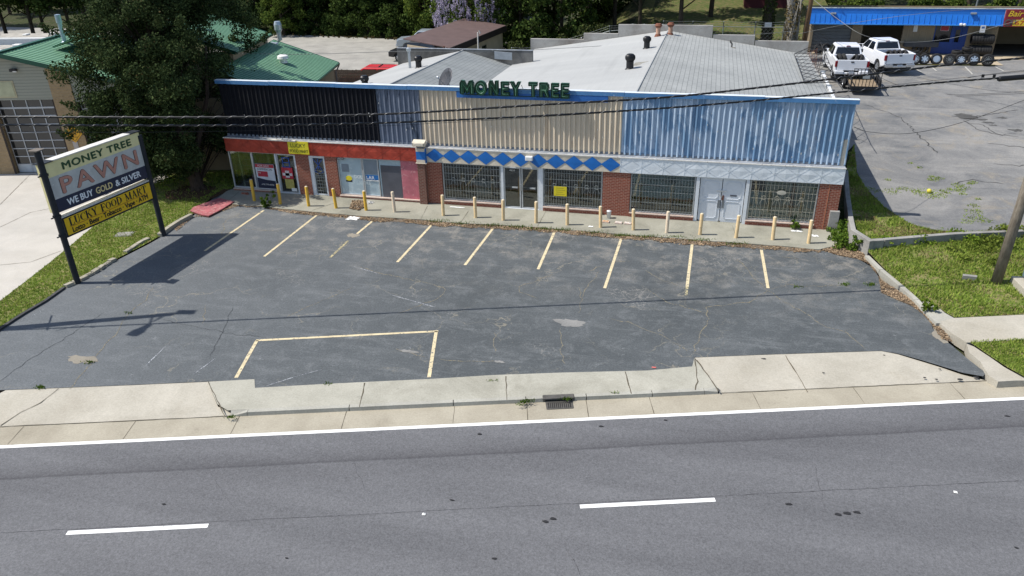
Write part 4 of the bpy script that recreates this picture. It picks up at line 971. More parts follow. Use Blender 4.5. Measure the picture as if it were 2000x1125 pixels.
# ---- roof
M_ROOFW = None
def mk_roof(name, a, b_, line, lw, rot=0, sx=1.0):
    m, t, b = nodes(name, .75, .3); g = t.nodes.new('ShaderNodeNewGeometry'); sp = t.nodes.new('ShaderNodeSeparateXYZ'); L(t, g.outputs['Position'], sp.inputs[0])
    v = coord(t, gen='World'); c = rampn(t, noise(t, coord(t, (.25, 1.0, 1), gen='World'), .5, 6, .6, .3), .3, .7, (*a, 1), (*b_, 1))
    cb = t.nodes.new('ShaderNodeCombineXYZ'); L(t, sp.outputs[1], cb.inputs[0]); L(t, sp.outputs[0], cb.inputs[1])
    br = t.nodes.new('ShaderNodeTexBrick'); L(t, cb.outputs[0], br.inputs[0]); br.inputs['Scale'].default_value = 1.0
    br.inputs['Brick Width'].default_value = .92; br.inputs['Row Height'].default_value = .20*sx; br.inputs['Mortar Size'].default_value = .012
    br.inputs['Color1'].default_value = (1,1,1,1); br.inputs['Color2'].default_value = (.9,.9,.9,1); br.inputs['Mortar'].default_value = (*line, 1)
    c = mixc(t, lw, c, br.outputs[0], 'MULTIPLY')
    c = mixc(t, mathn(t, 'MULTIPLY', rampn(t, noise(t, coord(t, (2.5,.25,1), gen='World'), .5, 5, .6), .55, .8), .3), c, tuple(x*.6 for x in a))
    L(t, c, b.inputs['Base Color']); bump(t, b, br.outputs['Fac'], -.4, .01); return m
M_ROOFL = mk_roof('pale_coated_shingle', (.35,.355,.35), (.41,.415,.405), (.80,.80,.80), .25)
M_ROOFR = mk_roof('grey_coated_shingle', (.28,.29,.285), (.37,.38,.37), (.30,.31,.31), .75, sx=1.1)
M_ROOFG = mk_roof('grey_left_shingle', (.22,.235,.235), (.31,.325,.32), (.38,.39,.39), .7, sx=1.1)
RG = [(-2.95, 33.42, 5.52), (-2.72, 52.3, 5.42)]
def roofq(a, b, c, d, mat, name='roof'):
    mb = MB(); n_ = 8; P = []
    for i in range(n_+1):
        for j in range(n_+1):
            u, v = i/n_, j/n_; p = (Vector(a)*(1-u)+Vector(b)*u)*(1-v)+(Vector(d)*(1-u)+Vector(c)*u)*v; P.append(p)
    fs = [(i*(n_+1)+j, (i+1)*(n_+1)+j, (i+1)*(n_+1)+j+1, i*(n_+1)+j+1) for i in range(n_) for j in range(n_)]
    mb.add(P, fs); return mb.build(name, mat, bld, world=True, smooth=True)
roofq((-11.6, 33.42, 4.45), RG[0], RG[1], (-11.6, 52.3, 4.10), M_ROOFL)
roofq(RG[0], (5.95, 33.42, 4.12), (6.0, 52.3, 4.08), RG[1], M_ROOFR)
LG = [(-14.62, 33.42, 5.46), (-14.75, 46.2, 4.98)]
roofq((-18.5, 33.42, 4.78), LG[0], LG[1], (-18.75, 46.2, 4.12), M_ROOFL)
roofq(LG[0], (-11.45, 33.42, 4.40), (-11.45, 46.2, 4.10), LG[1], M_ROOFG)
for q_ in (RG, LG): mb = MB(); mb.tube(q_, .05, 6); mb.build('ridge_cap', M_ROOFL, bld, world=True)
mb = MB(); mb.box(5.9, 6.02, 33.4, 52.3, 3.95, 4.10); mb.box(-18.8, -18.5, 33.9, 46.2, 3.95, 4.08); mb.build('eave_board', paint('grey_fascia', (.30,.30,.29), .8), bld, world=True)
mb = MB(); mb.box(XL+.1, -18.4, YP+.3, 38.6, 3.2, 3.28); mb.build('flat_roof', M_ROOFG, bld, world=True)
mb = MB(); mb.quad((-11.6, 33.42, 4.40), (-11.6, 46.2, 4.10), (-11.55, 46.2, 4.14), (-11.55, 33.42, 4.46)); mb.build('valley', M_LEDGE, bld, world=True)
mb = MB(); mb.box(-11.6, 5.9, 52.2, 52.3, 0, 4.1); mb.box(-18.6, -11.6, 46.1, 46.2, 0, 4.05); mb.build('back_wall', M_BLOCK, bld, world=True)
# stepped block parapet behind the right roof, low dark parapet behind the left one
M_PAR = mk_concrete('weathered_parapet', (.30,.29,.27), (.42,.41,.385), (.15,.12,.10), .75)
M_PARD = mk_concrete('stained_parapet', (.10,.10,.10), (.24,.235,.22), (.03,.03,.03), .9)
mb = MB()
Yb = 52.32
for (pa, pb, pt_) in (((1036,76),(1140,77),0), ((1140,65),(1208,66),0), ((1208,48),(1393,50),0), ((1393,68),(1475,69),0), ((1475,80),(1580,81),0)):
    A, B = W(*pa, Yb), W(*pb, Yb); z = (A.z+B.z)/2; mb.box(A.x+.003, B.x-.003, Yb, Yb+.22, 3.0, z)
mb.build('parapet', M_PAR, bld, world=True)
mb = MB(); A, B = W(775, 94, 46.22), W(1040, 100, 46.22); mb.box(A.x, B.x, 46.22, 46.42, 2.2, (A.z+B.z)/2); mb.build('parapet', M_PARD, bld, world=True)
mb = MB(); mb.box(A.x-.02, B.x+.02, 46.20, 46.44, (A.z+B.z)/2+.002, (A.z+B.z)/2+.03); mb.build('parapet_coping', M_LEDGE, bld, world=True)
P = G(1216, 124, 5.1); mb = MB(); pc = G(1258, 124, 5.42); mb.slab([(pc.x-.55, pc.y-.45), (pc.x+.5, pc.y-.5), (pc.x+.62, pc.y+.2), (pc.x+.2, pc.y+.5), (pc.x-.5, pc.y+.4)], 5.2, 5.47)
mb.v = [(x, y, z-.10*abs(x-RG[0][0])) for x, y, z in mb.v]; mb.build('patched_hole', paint('raw_patch', (.24,.23,.20), .9, .3, 3), bld, world=True, bevel=.03)
def roofz(x, y):
    if x > -11.6:
        rz = 5.52-.1*(y-33.4)/18.9; ez = (4.12-.04*(y-33.4)/18.9) if x > -2.9 else 4.45-.35*(y-33.4)/18.9
        return rz+(ez-rz)*abs(x+2.9)/8.8
    rz = 5.46-.48*(y-33.4)/12.8; ez = 4.78-.66*(y-33.4)/12.8 if x < -14.7 else 4.4-.3*(y-33.4)/12.8
    return rz+(ez-rz)*abs(x+14.7)/(3.9 if x < -14.7 else 3.2)
def on_roof(px, py):
    z = 4.6
    for i in range(60): P = G(px, py, z); z = .5*z+.5*roofz(P.x, P.y)
    return G(px, py, z)
# turbine vents
M_VENT = paint('black_turbine', (.012,.012,.014), .45, .2, 6)
def turbine(P, label, s=1.0, h=1.0):
    t = thing('turbine_vent', label, 'roof vent', P, group='black turbine vents on the shop roof')
    mb = MB(); mb.lathe([(.17,-.2),(.17,.34*h)], (0,0,0), seg=18); mb.lathe([(.24,-.04),(.17,.03)], (0,0,0), seg=18); mb.build('stack', M_VENT, t, smooth=True)
    mb = MB(); zc = .34*h+.16
    mb.lathe([(.02,zc+.17),(.12,zc+.165),(.16,zc+.15)], (0,0,0), seg=18); mb.lathe([(.17,zc-.18),(.15,zc-.17)], (0,0,0), seg=18)
    for k in range(20):
        a = k*math.pi/10
        pr = [(.15,.15),(.225,.08),(.24,0),(.225,-.08),(.16,-.17)]
        A_ = [(r_*math.cos(a), r_*math.sin(a), zc+z_) for r_, z_ in pr]; B_2 = [((r_-.015)*math.cos(a+.28), (r_-.015)*math.sin(a+.28), zc+z_) for r_, z_ in pr]
        o = len(mb.v); mb.v += A_+B_2; n_ = len(pr)
        for j in range(n_-1): mb.f.append((o+j, o+j+1, o+n_+j+1, o+n_+j)); mb.m.append(0)
    mb.build('turbine', M_VENT, t); t.scale = (s, s, s); return t
turbine(on_roof(1230, 134), 'black turbine vent beside the patched hole in the roof', 1.1)
turbine(on_roof(1263, 94), 'black turbine vent nearer the stepped parapet, left of the ridge', 1.0)
turbine(on_roof(818, 132), 'black turbine vent beside the tall thin flue pipe', .95)
turbine(Vector((-16.9, 36.3, 4.75)), 'black turbine vent just behind the blue cap, half hidden', .95)
fl = thing('flue_pipe', 'tall thin galvanised flue with a round cap on the left roof', 'flue pipe', on_roof(801, 133))
M_GALV = paint('galvanised', (.42,.46,.50), .35, .12, 5, metal=.6)
mb = MB(); mb.tube([(0,0,-.2),(0,0,.92)], .075, 12); mb.build('pipe', M_GALV, fl); mb = MB(); mb.lathe([(.09,.9),(.13,.95),(.13,1.08),(.02,1.14)], seg=14); mb.build('pipe_cap', M_GALV, fl)
M_RUST = paint('rusty_metal', (.16,.06,.035), .85, .4, 8); M_PVENT = paint('peach_vent', (.45,.27,.19), .8, .3, 5)
for px, py, lb in ((1285, 70, 'rusty roof pipe left of the ridge by the parapet'), (1309, 68, 'rusty roof pipe right of the ridge by the parapet')):
    P = on_roof(px, py); t = thing('roof_pipe', lb, 'roof vent', P, group='pair of rusty roof pipes')
    mb = MB(); mb.tube([(0,0,-.15),(0,0,.5)], .14, 10); mb.build('pipe', M_PVENT, t); mb = MB(); mb.lathe([(.16,.5),(.24,.62),(.16,.74),(.05,.76)], seg=10); mb.lathe([(.26,-.1),(.15,.12)], seg=10); mb.build('cowl', M_RUST, t)
P = on_roof(1429, 93); t = thing('roof_pipe', 'short bent dark pipe alone on the grey roof slope', 'roof vent', P); mb = MB(); mb.tube([(0,0,-.1),(0,0,.22),(-.1,0,.34),(-.12,.02,.42)], .05, 8); mb.build('pipe', M_IRON, t)
mb = MB(); mb.obox((.12,-.1,.0), (.1,0,0), (0,.07,0), (0,0,.03)); mb.build('flashing', paint('tar_spot', (.2,.18,.15), .9), t)
P = on_roof(868, 103); t = thing('roof_pipe', 'tiny brown pipe at the far end of the left ridge', 'roof vent', P); mb = MB(); mb.tube([(0,0,-.1),(0,0,.42)], .05, 8); mb.build('pipe', M_RUST, t)
# satellite dish
P = Vector(W(880, 168, 34.3)); P.z = roofz(P.x, P.y)
ds = thing('satellite_dish', 'grey mesh satellite dish on a short mast behind the blue cap', 'satellite dish', P)
zz = W(880, 168, 34.3).z-P.z
M_DISH = paint('dish_grey', (.045,.047,.055), .5, .12, 5); M_DISHR = paint('dish_rim', (.10,.10,.12), .5)
ax = Vector((-.62, -.62, .48)).normalized(); cc = Vector((-.12, -.08, zz+.30))
mb = MB(); mb.lathe([(.001,0),(.18,.012),(.36,.05),(.52,.10),(.52,.125),(.36,.075),(.18,.037),(.001,.025)], cc, ax, 28); mb.build('dish', M_DISH, ds, smooth=True)
mb = MB()
a_ = ax.orthogonal().normalized(); b__ = ax.cross(a_)
mb.tube([cc+ax*.112+.525*(math.cos(k*math.pi/14)*a_+math.sin(k*math.pi/14)*b__) for k in range(29)], .012, 5)
for k in range(8):
    q = k*math.pi/4; dv = math.cos(q)*a_+math.sin(q)*b__; mb.tube([cc+ax*.02+dv*.03, cc+ax*.035+dv*.18, cc+ax*.085+dv*.36, cc+ax*.13+dv*.51], .006, 4)
mb.build('ribs', M_DISHR, ds)
mb = MB(); mb.tube([(0,0,0), (0,0,zz-.15), cc-ax*.02], .03, 8); mb.tube([(.25,.15,0),(0,0,zz)], .018, 6); mb.build('mast', M_GALV, ds)
mb = MB(); tip = cc+ax*.55+Vector((0,0,-.12)); mb.tube([cc+Vector((0,0,-.38)), tip], .014, 6); mb.tube([tip+Vector((-.08,0,.06)), tip+Vector((.05,.02,-.02))], .035, 8); mb.tube([tip+Vector((.0,-.05,.07)), tip+Vector((.0,.02,.0))], .03, 8); mb.build('feed_arm', M_GALV, ds)
# rooftop letters
M_LGRN = paint('green_letter_enamel', (.018,.095,.045), .4, .12, 6); M_LDK = paint('green_letter_side', (.008,.035,.020), .5); M_LPALE = paint('pale_neon_tube', (.22,.42,.28), .35)
rl_ = thing('letter_sign', 'row of green metal channel letters reading MONEY TREE on the roof edge', 'sign', W(1005, 190, YP-.25))
xsA = W(898, 172, YP-.3).x; xsB = W(1112, 178, YP-.3).x
cols_ = [(898,926,157,183,'M'),(927,951,158,186,'O'),(954,974,158,186,'N'),(978,995,160,187,'E'),(996,1018,160,188,'Y'),(1032,1050,161,189,'T'),(1053,1073,162,189.5,'R'),(1076,1092,163,191,'E'),(1095,1112,163,192,'E')]
LGY = {
 'M': ([[(.0,0),(.0,.78),(.12,1),(.32,.96),(.5,.5),(.68,.96),(.88,1),(1,.78),(1,0),(.72,0),(.72,.55),(.55,.05),(.45,.05),(.28,.55),(.28,0)]], [[(.14,.05),(.14,.85),(.5,.28),(.86,.85),(.86,.05)]]),
 'O': (None, [[(.5+.34*math.cos(k*.3142*1), .5+.36*math.sin(k*.3142)) for k in range(21)]]),
 'N': ([[(0,0),(0,.8),(.12,1),(.34,1),(.68,.42),(.68,1),(1,1),(1,.18),(.88,0),(.66,0),(.32,.58),(.32,0)]], [[(.16,.05),(.16,.88),(.84,.12),(.84,.95)]]),
 'E': ([[(0,0),(0,1),(1,1),(1,.76),(.36,.76),(.36,.62),(.92,.62),(.92,.40),(.36,.40),(.36,.24),(1,.24),(1,0)]], [[(.92,.88),(.18,.88),(.18,.12),(.92,.12)],[(.2,.51),(.84,.51)]]),
 'Y': ([[(0,1),(.30,1),(.5,.66),(.70,1),(1,1),(.66,.44),(.66,0),(.34,0),(.34,.44)]], [[(.12,.95),(.5,.48),(.88,.95)],[(.5,.48),(.5,.05)]]),
 'T': ([[(0,1),(1,1),(1,.76),(.67,.76),(.67,0),(.33,0),(.33,.76),(0,.76)]], [[(.06,.88),(.94,.88)],[(.5,.88),(.5,.05)]]),
 'R': ([[(0,0),(0,1),(.75,1),(.98,.82),(.98,.58),(.80,.42),(1,0),(.66,0),(.50,.36),(.34,.36),(.34,0)]], [[(.17,.05),(.17,.88),(.70,.88),(.82,.70),(.68,.50),(.17,.50)],[(.6,.48),(.84,.05)]]),
}
ylet = YP-.30
for px0, px1, py0, py1, ch in cols_:
    x0, x1 = W(px0, 175, ylet).x+.015, W(px1, 175, ylet).x-.015; z1, z0 = W((px0+px1)/2, py0, ylet).z, W((px0+px1)/2, py1, ylet).z
    lt = MB(); D_ = .16
    if ch == 'O':
        n_ = 24; cx, cz, rx, rz_ = (x0+x1)/2, (z0+z1)/2, (x1-x0)/2, (z1-z0)/2
        for rr_, y_ in (): pass
        ring = lambda f, y: [(cx+rx*f*math.cos(2*math.pi*k/n_), y, cz+rz_*f*math.sin(2*math.pi*k/n_)) for k in range(n_)]
        R1, R2_, R3, R4 = ring(1, ylet), ring(.38, ylet), ring(1, ylet+D_), ring(.38, ylet+D_)
        lt.add(R1+R2_+R3+R4, [(k, (k+1) % n_, n_+(k+1) % n_, n_+k) for k in range(n_)]+[(k, 2*n_+k, 2*n_+(k+1) % n_, (k+1) % n_) for k in range(n_)]+[(n_+k, n_+(k+1) % n_, 3*n_+(k+1) % n_, 3*n_+k) for k in range(n_)])
    else:
        for poly in LGY[ch][0]: lt.extr([(x0+a*(x1-x0), ylet, z0+b*(z1-z0)) for a, b in poly], (0, D_, 0))
    lo = lt.build('letter', M_LGRN, rl_, world=True)
    tb = MB()
    outl = LGY[ch][0][0] if ch != 'O' else [(.5+.5*math.cos(k*.2618), .5+.5*math.sin(k*.2618)) for k in range(24)]
    q = [(x0+a*(x1-x0), ylet-.02, z0+b*(z1-z0)) for a, b in outl]; 
    for i in range(len(q)): tb.bar(q[i], q[(i+1) % len(q)], .022, (0,1,0), .05)
    tb.build('rim', M_LDK, rl_, world=True)
    tb = MB()
    for s in LGY[ch][1]: tb.tube([(x0+a*(x1-x0), ylet-.025, z0+b*(z1-z0)) for a, b in s], .010, 5)
    tb.build('neon_tube', M_LPALE, rl_, world=True)
mb = MB(); mb.box(xsA, xsB, ylet+.17, ylet+.19, 5.62, 5.65); mb.box(xsA, xsB, ylet+.17, ylet+.19, 5.30, 5.33)
for k in range(8): xx_ = xsA+(xsB-xsA)*(k+.5)/8; mb.box(xx_-.012, xx_+.012, ylet+.19, YP-.1, 5.5, 5.53); mb.bar((xx_, YP+.1, 5.62), (xx_, ylet+.2, 5.8), .02)
mb.build('mounting_rail', M_LDK, rl_, world=True)
# fixings, lap lines and old scars on the corrugated panels
r = random.Random(17); M_SCAR = paint('panel_scar', (.62,.60,.56), .8, .2, 9); M_RUNS = paint('rust_run', (.16,.075,.035), .9, .4, 7)
mb = MB(); mr = MB()
for k in range(60):
    x, z = r.uniform(-16 if k > 6 else XL+.4, XR-.2), r.uniform(3.05, 5.3)
    s = r.uniform(.008, .022); mb.box(x-s, x+s, YP-.0695, YP-.066, z-s, z+s*r.uniform(1, 4))
for k in range(26):
    x, z = r.uniform(-12.6, XR-.2), r.uniform(3.0, 5.2); mr.box(x-.006, x+.006, YP-.0685, YP-.0655, z-r.uniform(.05, .35), z)
mb.build('panel_scars', M_SCAR, bld, world=True)['kind'] = 'stuff'; mr.build('rust_runs', M_RUNS, bld, world=True)['kind'] = 'stuff'
for x in (-10.1, -6.8, -.4, 2.7):
    mb = MB(); mb.box(x-.004, x+.004, YP-.069, YP-.001, Z0, Z1-.02); mb.build('panel_lap', M_PTAN if x < -4 else M_PBLUE, bld, world=True)
# ================================================================== BOLLARDS
M_BY = paint('yellow_bollard_paint', (.66,.40,.045), .55, .10, 6, wear=(.36,.24,.09), wearamt=.62)
M_BC = paint('cream_bollard_paint', (.66,.49,.27), .6, .10, 6, wear=(.34,.27,.18), wearamt=.61)
M_BP = paint('pale_bollard_paint', (.66,.54,.40), .6, .10, 6, wear=(.36,.30,.24), wearamt=.61)
M_CAPC = paint('bollard_cap_concrete', (.60,.52,.38), .9, .1, 8)
def bollard(mat, h=.98, r=.075):
    t = thing('bollard', 'x', 'bollard')
    mb = MB(); mb.lathe([(r,-.15),(r,h-.012),(r-.006,h)], seg=20); mb.build('post', mat, t, smooth=True)
    mb = MB(); mb.lathe([(r-.006,h-.004),(r*.6,h+.018),(.001,h+.026)], seg=20); mb.build('cap', M_CAPC, t, smooth=True); return t
BB = [((497,392),(489,346),0,'yellow bollard before the corner shop window, leftmost of the row'),
 ((547.6,398.4),(539.6,350.6),0,'yellow bollard in front of the aluminium glass door with posters'),
 ((603,402.4),(595.6,355),0,'yellow bollard in front of the brick beside the narrow barred door'),
 ((656.6,406.4),(650.8,359.6),0,'yellow bollard at the left edge of the pale blue painted windows'),
 ((715.4,410.6),(710.4,363.6),0,'yellow bollard in front of the dollar store lettering'),
 ((771,414),(768,368),2,'pale peach bollard in front of the dark grey board'),
 ((866,421),(863,375),1,'cream bollard at the left end of the window with GUNS lettering'),
 ((929,425),(928,381),1,'cream bollard before the middle of the window with GUNS lettering'),
 ((983,430),(982,385.7),1,'cream bollard just left of the glass double door'),
 ((1047,435),(1046,391),1,'cream bollard just right of the glass double door'),
 ((1108,439),(1108.5,394.8),1,'cream bollard in front of the window with the yellow notice'),
 ((1173,444),(1173,400),1,'cream bollard at the left edge of the wide brick pier with the white bucket'),
 ((1237,449),(1239,404.8),1,'cream bollard at the right edge of the wide brick pier'),
 ((1302,454.5),(1305,409),2,'pale peach bollard before the barred window left of the white doors'),
 ((1367,458),(1370,413.7),1,'cream bollard before the left edge of the white double doors'),
 ((1437.6,464),(1443,417),1,'cream bollard before the right leaf of the white double doors'),
 ((1509,468),(1515,421.6),1,'cream bollard with hollow open top before the tan barred window'),
 ((1579,475),(1585,428),1,'cream bollard before the right brick pier, rightmost of the row')]
kinds = {}
for i, (f, tp, k, lb) in enumerate(BB):
    P = G(*f, .05)
    if k not in kinds: kinds[k] = bollard((M_BY, M_BC, M_BP)[k]); o = kinds[k]; o.location = P; o['group'] = 'bollards in front of the shops'; o['label'] = lb
    else: o = dup(kinds[k], P, label=lb)
    o.rotation_euler = (R_(rnd.uniform(-2.0, 2.0)), R_(rnd.uniform(-2.2, 2.2)), rnd.uniform(0, 6)); o.scale = (1, 1, (1.10 if i == 0 else 1.0)*rnd.uniform(.99, 1.05))

# ================================================================== PYLON SIGN
A = Vector((-23.40, 21.91, 0)); B = Vector((-23.12, 26.87, 0)); D0 = (B-A).normalized(); NN = D0.cross(Vector((0,0,1)))
ps = thing('pylon_sign', 'tilted-looking two-post roadside sign for a pawn shop and food mart', 'sign', (A+B)/2)
M_POST = paint('dark_post_paint', (.012,.016,.022), .6, .3, 3, wear=(.05,.05,.05), wearamt=.7)
def SP(s, z, off=0): return A+D0*s+Vector((0,0,z))+NN*off
for nm, P, h in (('post', A, 5.38), ('post', B, 4.60)):
    mb = MB(); mb.tube([P-Vector((0,0,.3)), P+Vector((0,0,h))], .115, 14); mb.build(nm, M_POST, ps, world=True, smooth=False)
mb = MB(); mb.obox(A+Vector((0,0,5.39)), D0*.19, NN*.19, Vector((0,0,.02))); mb.build('post_cap', paint('post_cap_rust', (.14,.12,.10), .8, .3, 6), ps, world=True)
for z in (4.45, 2.82, 2.05):
    mb = MB(); mb.lathe([(.15,-.04),(.15,.04)], A+Vector((0,0,z)), seg=14); mb.obox(A+Vector((0,0,z))-D0*.2, D0*.07, NN*.02, Vector((0,0,.02))); mb.build('clamp', M_POST, ps, world=True)
M_CREAMF = paint('sun_bleached_yellow', (.78,.70,.36), .6, .08, 3, wear=(.66,.61,.38), wearamt=.64)
M_GREYF = paint('sun_bleached_grey', (.52,.52,.49), .6, .14, 2.2, wear=(.62,.61,.58), wearamt=.6)
M_NAVYF = paint('navy_sign_face', (.016,.024,.055), .5, .12, 3)
M_CABT = paint('pale_cabinet_top', (.62,.60,.56), .6, .15, 4, wear=(.25,.18,.13), wearamt=.68)
def face(s0, s1, za, zb2, off0, off1, mat, name, mb=None):
    """box between two heights at each end (za = (bottom, top) at s0, zb2 at s1)"""
    mb = MB(); P = [SP(s0, za[0], off0), SP(s1, zb2[0], off0), SP(s1, zb2[0], off1), SP(s0, za[0], off1), SP(s0, za[1], off0), SP(s1, zb2[1], off0), SP(s1, zb2[1], off1), SP(s0, za[1], off1)]
    mb.add(P, [(0,3,2,1),(4,5,6,7),(0,1,5,4),(1,2,6,5),(2,3,7,6),(3,0,4,7)]); return mb.build(name, mat, ps, world=True)
OB, OF = -.30, .02
face(.02, 4.96, (2.93, 4.83), (2.76, 4.75), OB, OF-.01, M_CREAMF, 'cabinet')
face(.03, 4.95, (4.28, 4.80), (4.22, 4.72), OF-.008, OF+.004, M_CREAMF, 'yellow_face'); face(.03, 4.95, (3.44, 4.28), (3.30, 4.22), OF-.008, OF+.003, M_GREYF, 'grey_face'); face(.03, 4.95, (2.93, 3.44), (2.76, 3.30), OF-.008, OF+.005, M_NAVYF, 'navy_face')
face(.5, 4.45, (4.83, 4.87), (4.76, 4.80), OB-.02, OF+.02, M_CABT, 'cabinet_top'); face(-.08, .5, (4.835, 4.865), (4.83, 4.86), OB-.02, OF+.04, M_POST, 'top_plate'); face(4.45, 5.02, (4.765, 4.80), (4.75, 4.79), OB-.02, OF+.04, M_POST, 'top_plate')
face(.15, 4.90, (1.88, 2.68), (1.76, 2.60), OB+.05, OF, M_POST, 'lower_cabinet')
M_AMB = paint('amber_sign_face', (.84,.52,.012), .45, .06, 3)
face(.22, 4.84, (1.95, 2.62), (1.83, 2.54), OF, OF+.012, M_AMB, 'amber_face'); face(.15, 4.90, (2.685, 2.73), (2.605, 2.65), OB+.03, OF+.02, M_CABT, 'cabinet_top')
sl_ = -.015
xa = (D0+Vector((0,0,-.018))).normalized(); ya = Vector((0,0,1))
M_GTXT = paint('green_sign_ink', (.025,.075,.030), .5, .1); M_PTXT = paint('faded_red_ink', (.50,.24,.18), .6, .12, 5); M_POUT = paint('pawn_outline_ink', (.05,.015,.015), .6); M_WTX = paint('sign_white_ink', (.80,.82,.82), .5, .1, 6); M_GOLD = paint('gold_ink', (.76,.62,.30), .5)
def st_text(body, s, z, w_, h_, mat, bold, off=.012, **k): return put_text('lettering', body, w_, h_, SP(s, z, OF+off), xa, ya, mat, ps, bold=bold, depth=0, **k)
st_text('MONEY TREE', 2.62, 4.50, 3.55, .27, M_GTXT, .24, space=1.1)
st_text('PAWN', 2.55, 3.81, 3.98, .60, M_POUT, .20, .008, space=1.25); st_text('PAWN', 2.55, 3.81, 3.98, .60, M_PTXT, .10, .016, space=1.25)
st_text('WE BUY', 1.23, 3.155, 1.25, .25, M_WTX, .15); st_text('GOLD', 2.46, 3.12, .86, .25, M_GOLD, .15); st_text('& SILVER', 3.78, 3.08, 1.42, .25, M_WTX, .15)
# serif lettering made from thick and thin strokes
SER = {
 'L': (.62, [('v',.14,0,1,.15),('h',0,.42,1,.045),('h',0,.62,0,.05),('v',.60,0,.28,.05)]),
 'U': (.74, [('v',.16,.2,1,.15),('v',.60,.2,1,.05),('h',0,.34,1,.045),('h',.46,.74,1,.045),('a',.38,.22,.22,.22,180,360,.07)]),
 'C': (.68, [('a',.38,.5,.30,.48,70,290,.13),('v',.62,.72,.98,.05),('h',.56,.66,.03,.05)]),
 'K': (.78, [('v',.15,0,1,.15),('h',0,.32,1,.045),('h',0,.32,0,.045),('d',.20,.42,.62,.98,.05),('d',.34,.58,.68,.02,.14),('h',.50,.74,1,.045),('h',.50,.80,0,.045)]),
 'Y': (.74, [('d',.10,1,.38,.46,.14),('d',.64,1,.40,.46,.05),('v',.38,0,.5,.14),('h',-.02,.28,1,.045),('h',.50,.76,1,.045),('h',.22,.54,0,.045)]),
 'F': (.62, [('v',.15,0,1,.15),('h',0,.60,1,.05),('v',.60,.74,1,.05),('h',.2,.46,.52,.05),('v',.46,.40,.64,.045),('h',0,.34,0,.045)]),
 'O': (.76, [('a',.38,.5,.30,.48,0,360,.11)]),
 'D': (.76, [('v',.15,0,1,.14),('a',.30,.5,.36,.48,-90,90,.12),('h',0,.34,1,.05),('h',0,.34,0,.05)]),
 'M': (.94, [('v',.13,0,1,.05),('d',.13,1,.46,.04,.14),('d',.78,1,.48,.04,.05),('v',.80,0,1,.14),('h',0,.24,1,.045),('h',0,.24,0,.045),('h',.70,.92,1,.045),('h',.68,.92,0,.045)]),
 'A': (.78, [('d',.14,0,.40,1,.05),('d',.40,1,.66,0,.14),('h',.22,.56,.32,.045),('h',0,.26,0,.045),('h',.52,.80,0,.045)]),
 'R': (.76, [('v',.15,0,1,.14),('a',.32,.75,.24,.23,-90,90,.12),('h',0,.34,1,.045),('h',.1,.34,.52,.045),('d',.36,.52,.62,.02,.13),('h',0,.32,0,.045),('h',.56,.78,0,.045)]),
 'T': (.70, [('v',.35,0,1,.15),('h',.02,.68,1,.045),('v',.04,.72,1,.05),('v',.66,.72,1,.05),('h',.2,.5,0,.045)]), ' ': (.42, [])}
def serif(body, s0, s1, zc, h_, mat):
    wtot = sum(SER[c][0]+.07 for c in body); k = (s1-s0)/wtot; mb = MB(); x = s0; zs = zc-h_/2
    def pt(px, py): return SP(px, zs+py*h_-.018*(px-s0), OF+.0165)
    for c in body:
        wd, ss = SER[c]
        for q in ss:
            q = tuple(list(q[:-1])+[q[-1]*1.3+.012])
            if q[0] == 'v': a, b = (q[1]-q[4]/2, q[2]), (q[1]+q[4]/2, q[3]); P = [(a[0],a[1]),(b[0],a[1]),(b[0],b[1]),(a[0],b[1])]
            elif q[0] == 'h': P = [(q[1],q[3]-q[4]/2),(q[2],q[3]-q[4]/2),(q[2],q[3]+q[4]/2),(q[1],q[3]+q[4]/2)]
            elif q[0] == 'd': P = [(q[1]-q[5]/2,q[2]),(q[1]+q[5]/2,q[2]),(q[3]+q[5]/2,q[4]),(q[3]-q[5]/2,q[4])]
            else:
                n_ = 14; an = [R_(q[5]+(q[6]-q[5])*i/n_) for i in range(n_+1)]
                for i in range(n_):
                    t0, t1 = q[7]*(.35+.9*abs(math.cos(an[i]))), q[7]*(.35+.9*abs(math.cos(an[i+1])))
                    c0, s0_, c1, s1_ = math.cos(an[i]), math.sin(an[i]), math.cos(an[i+1]), math.sin(an[i+1])
                    P = [(q[1]+(q[3]+t0/2)*c0, q[2]+(q[4])*s0_), (q[1]+(q[3]+t1/2)*c1, q[2]+q[4]*s1_), (q[1]+(q[3]-t1/2)*c1, q[2]+(q[4]-.06)*s1_), (q[1]+(q[3]-t0/2)*c0, q[2]+(q[4]-.06)*s0_)]
                    mb.poly([pt(x+p[0]*k, p[1]) for p in P])
                continue
            mb.poly([pt(x+p[0]*k, p[1]) for p in P])
        x += (wd+.07)*k
    return mb.build('lettering', mat, ps, world=True)
serif('LUCKY FOOD MART', .42, 4.62, 2.425, .30, M_SGNK)
mb = MB(); mb.bar(SP(.42, 2.235, OF+.016), SP(4.62, 2.15, OF+.016), .006, t2=.018); mb.build('sign_rule', paint('red_rule', (.40,.10,.02), .5), ps, world=True)
st_text('Lotto · Beer · Tobacco · Vape · ATM', 2.52, 2.02, 4.1, .27, M_SGNK, .13, .016)

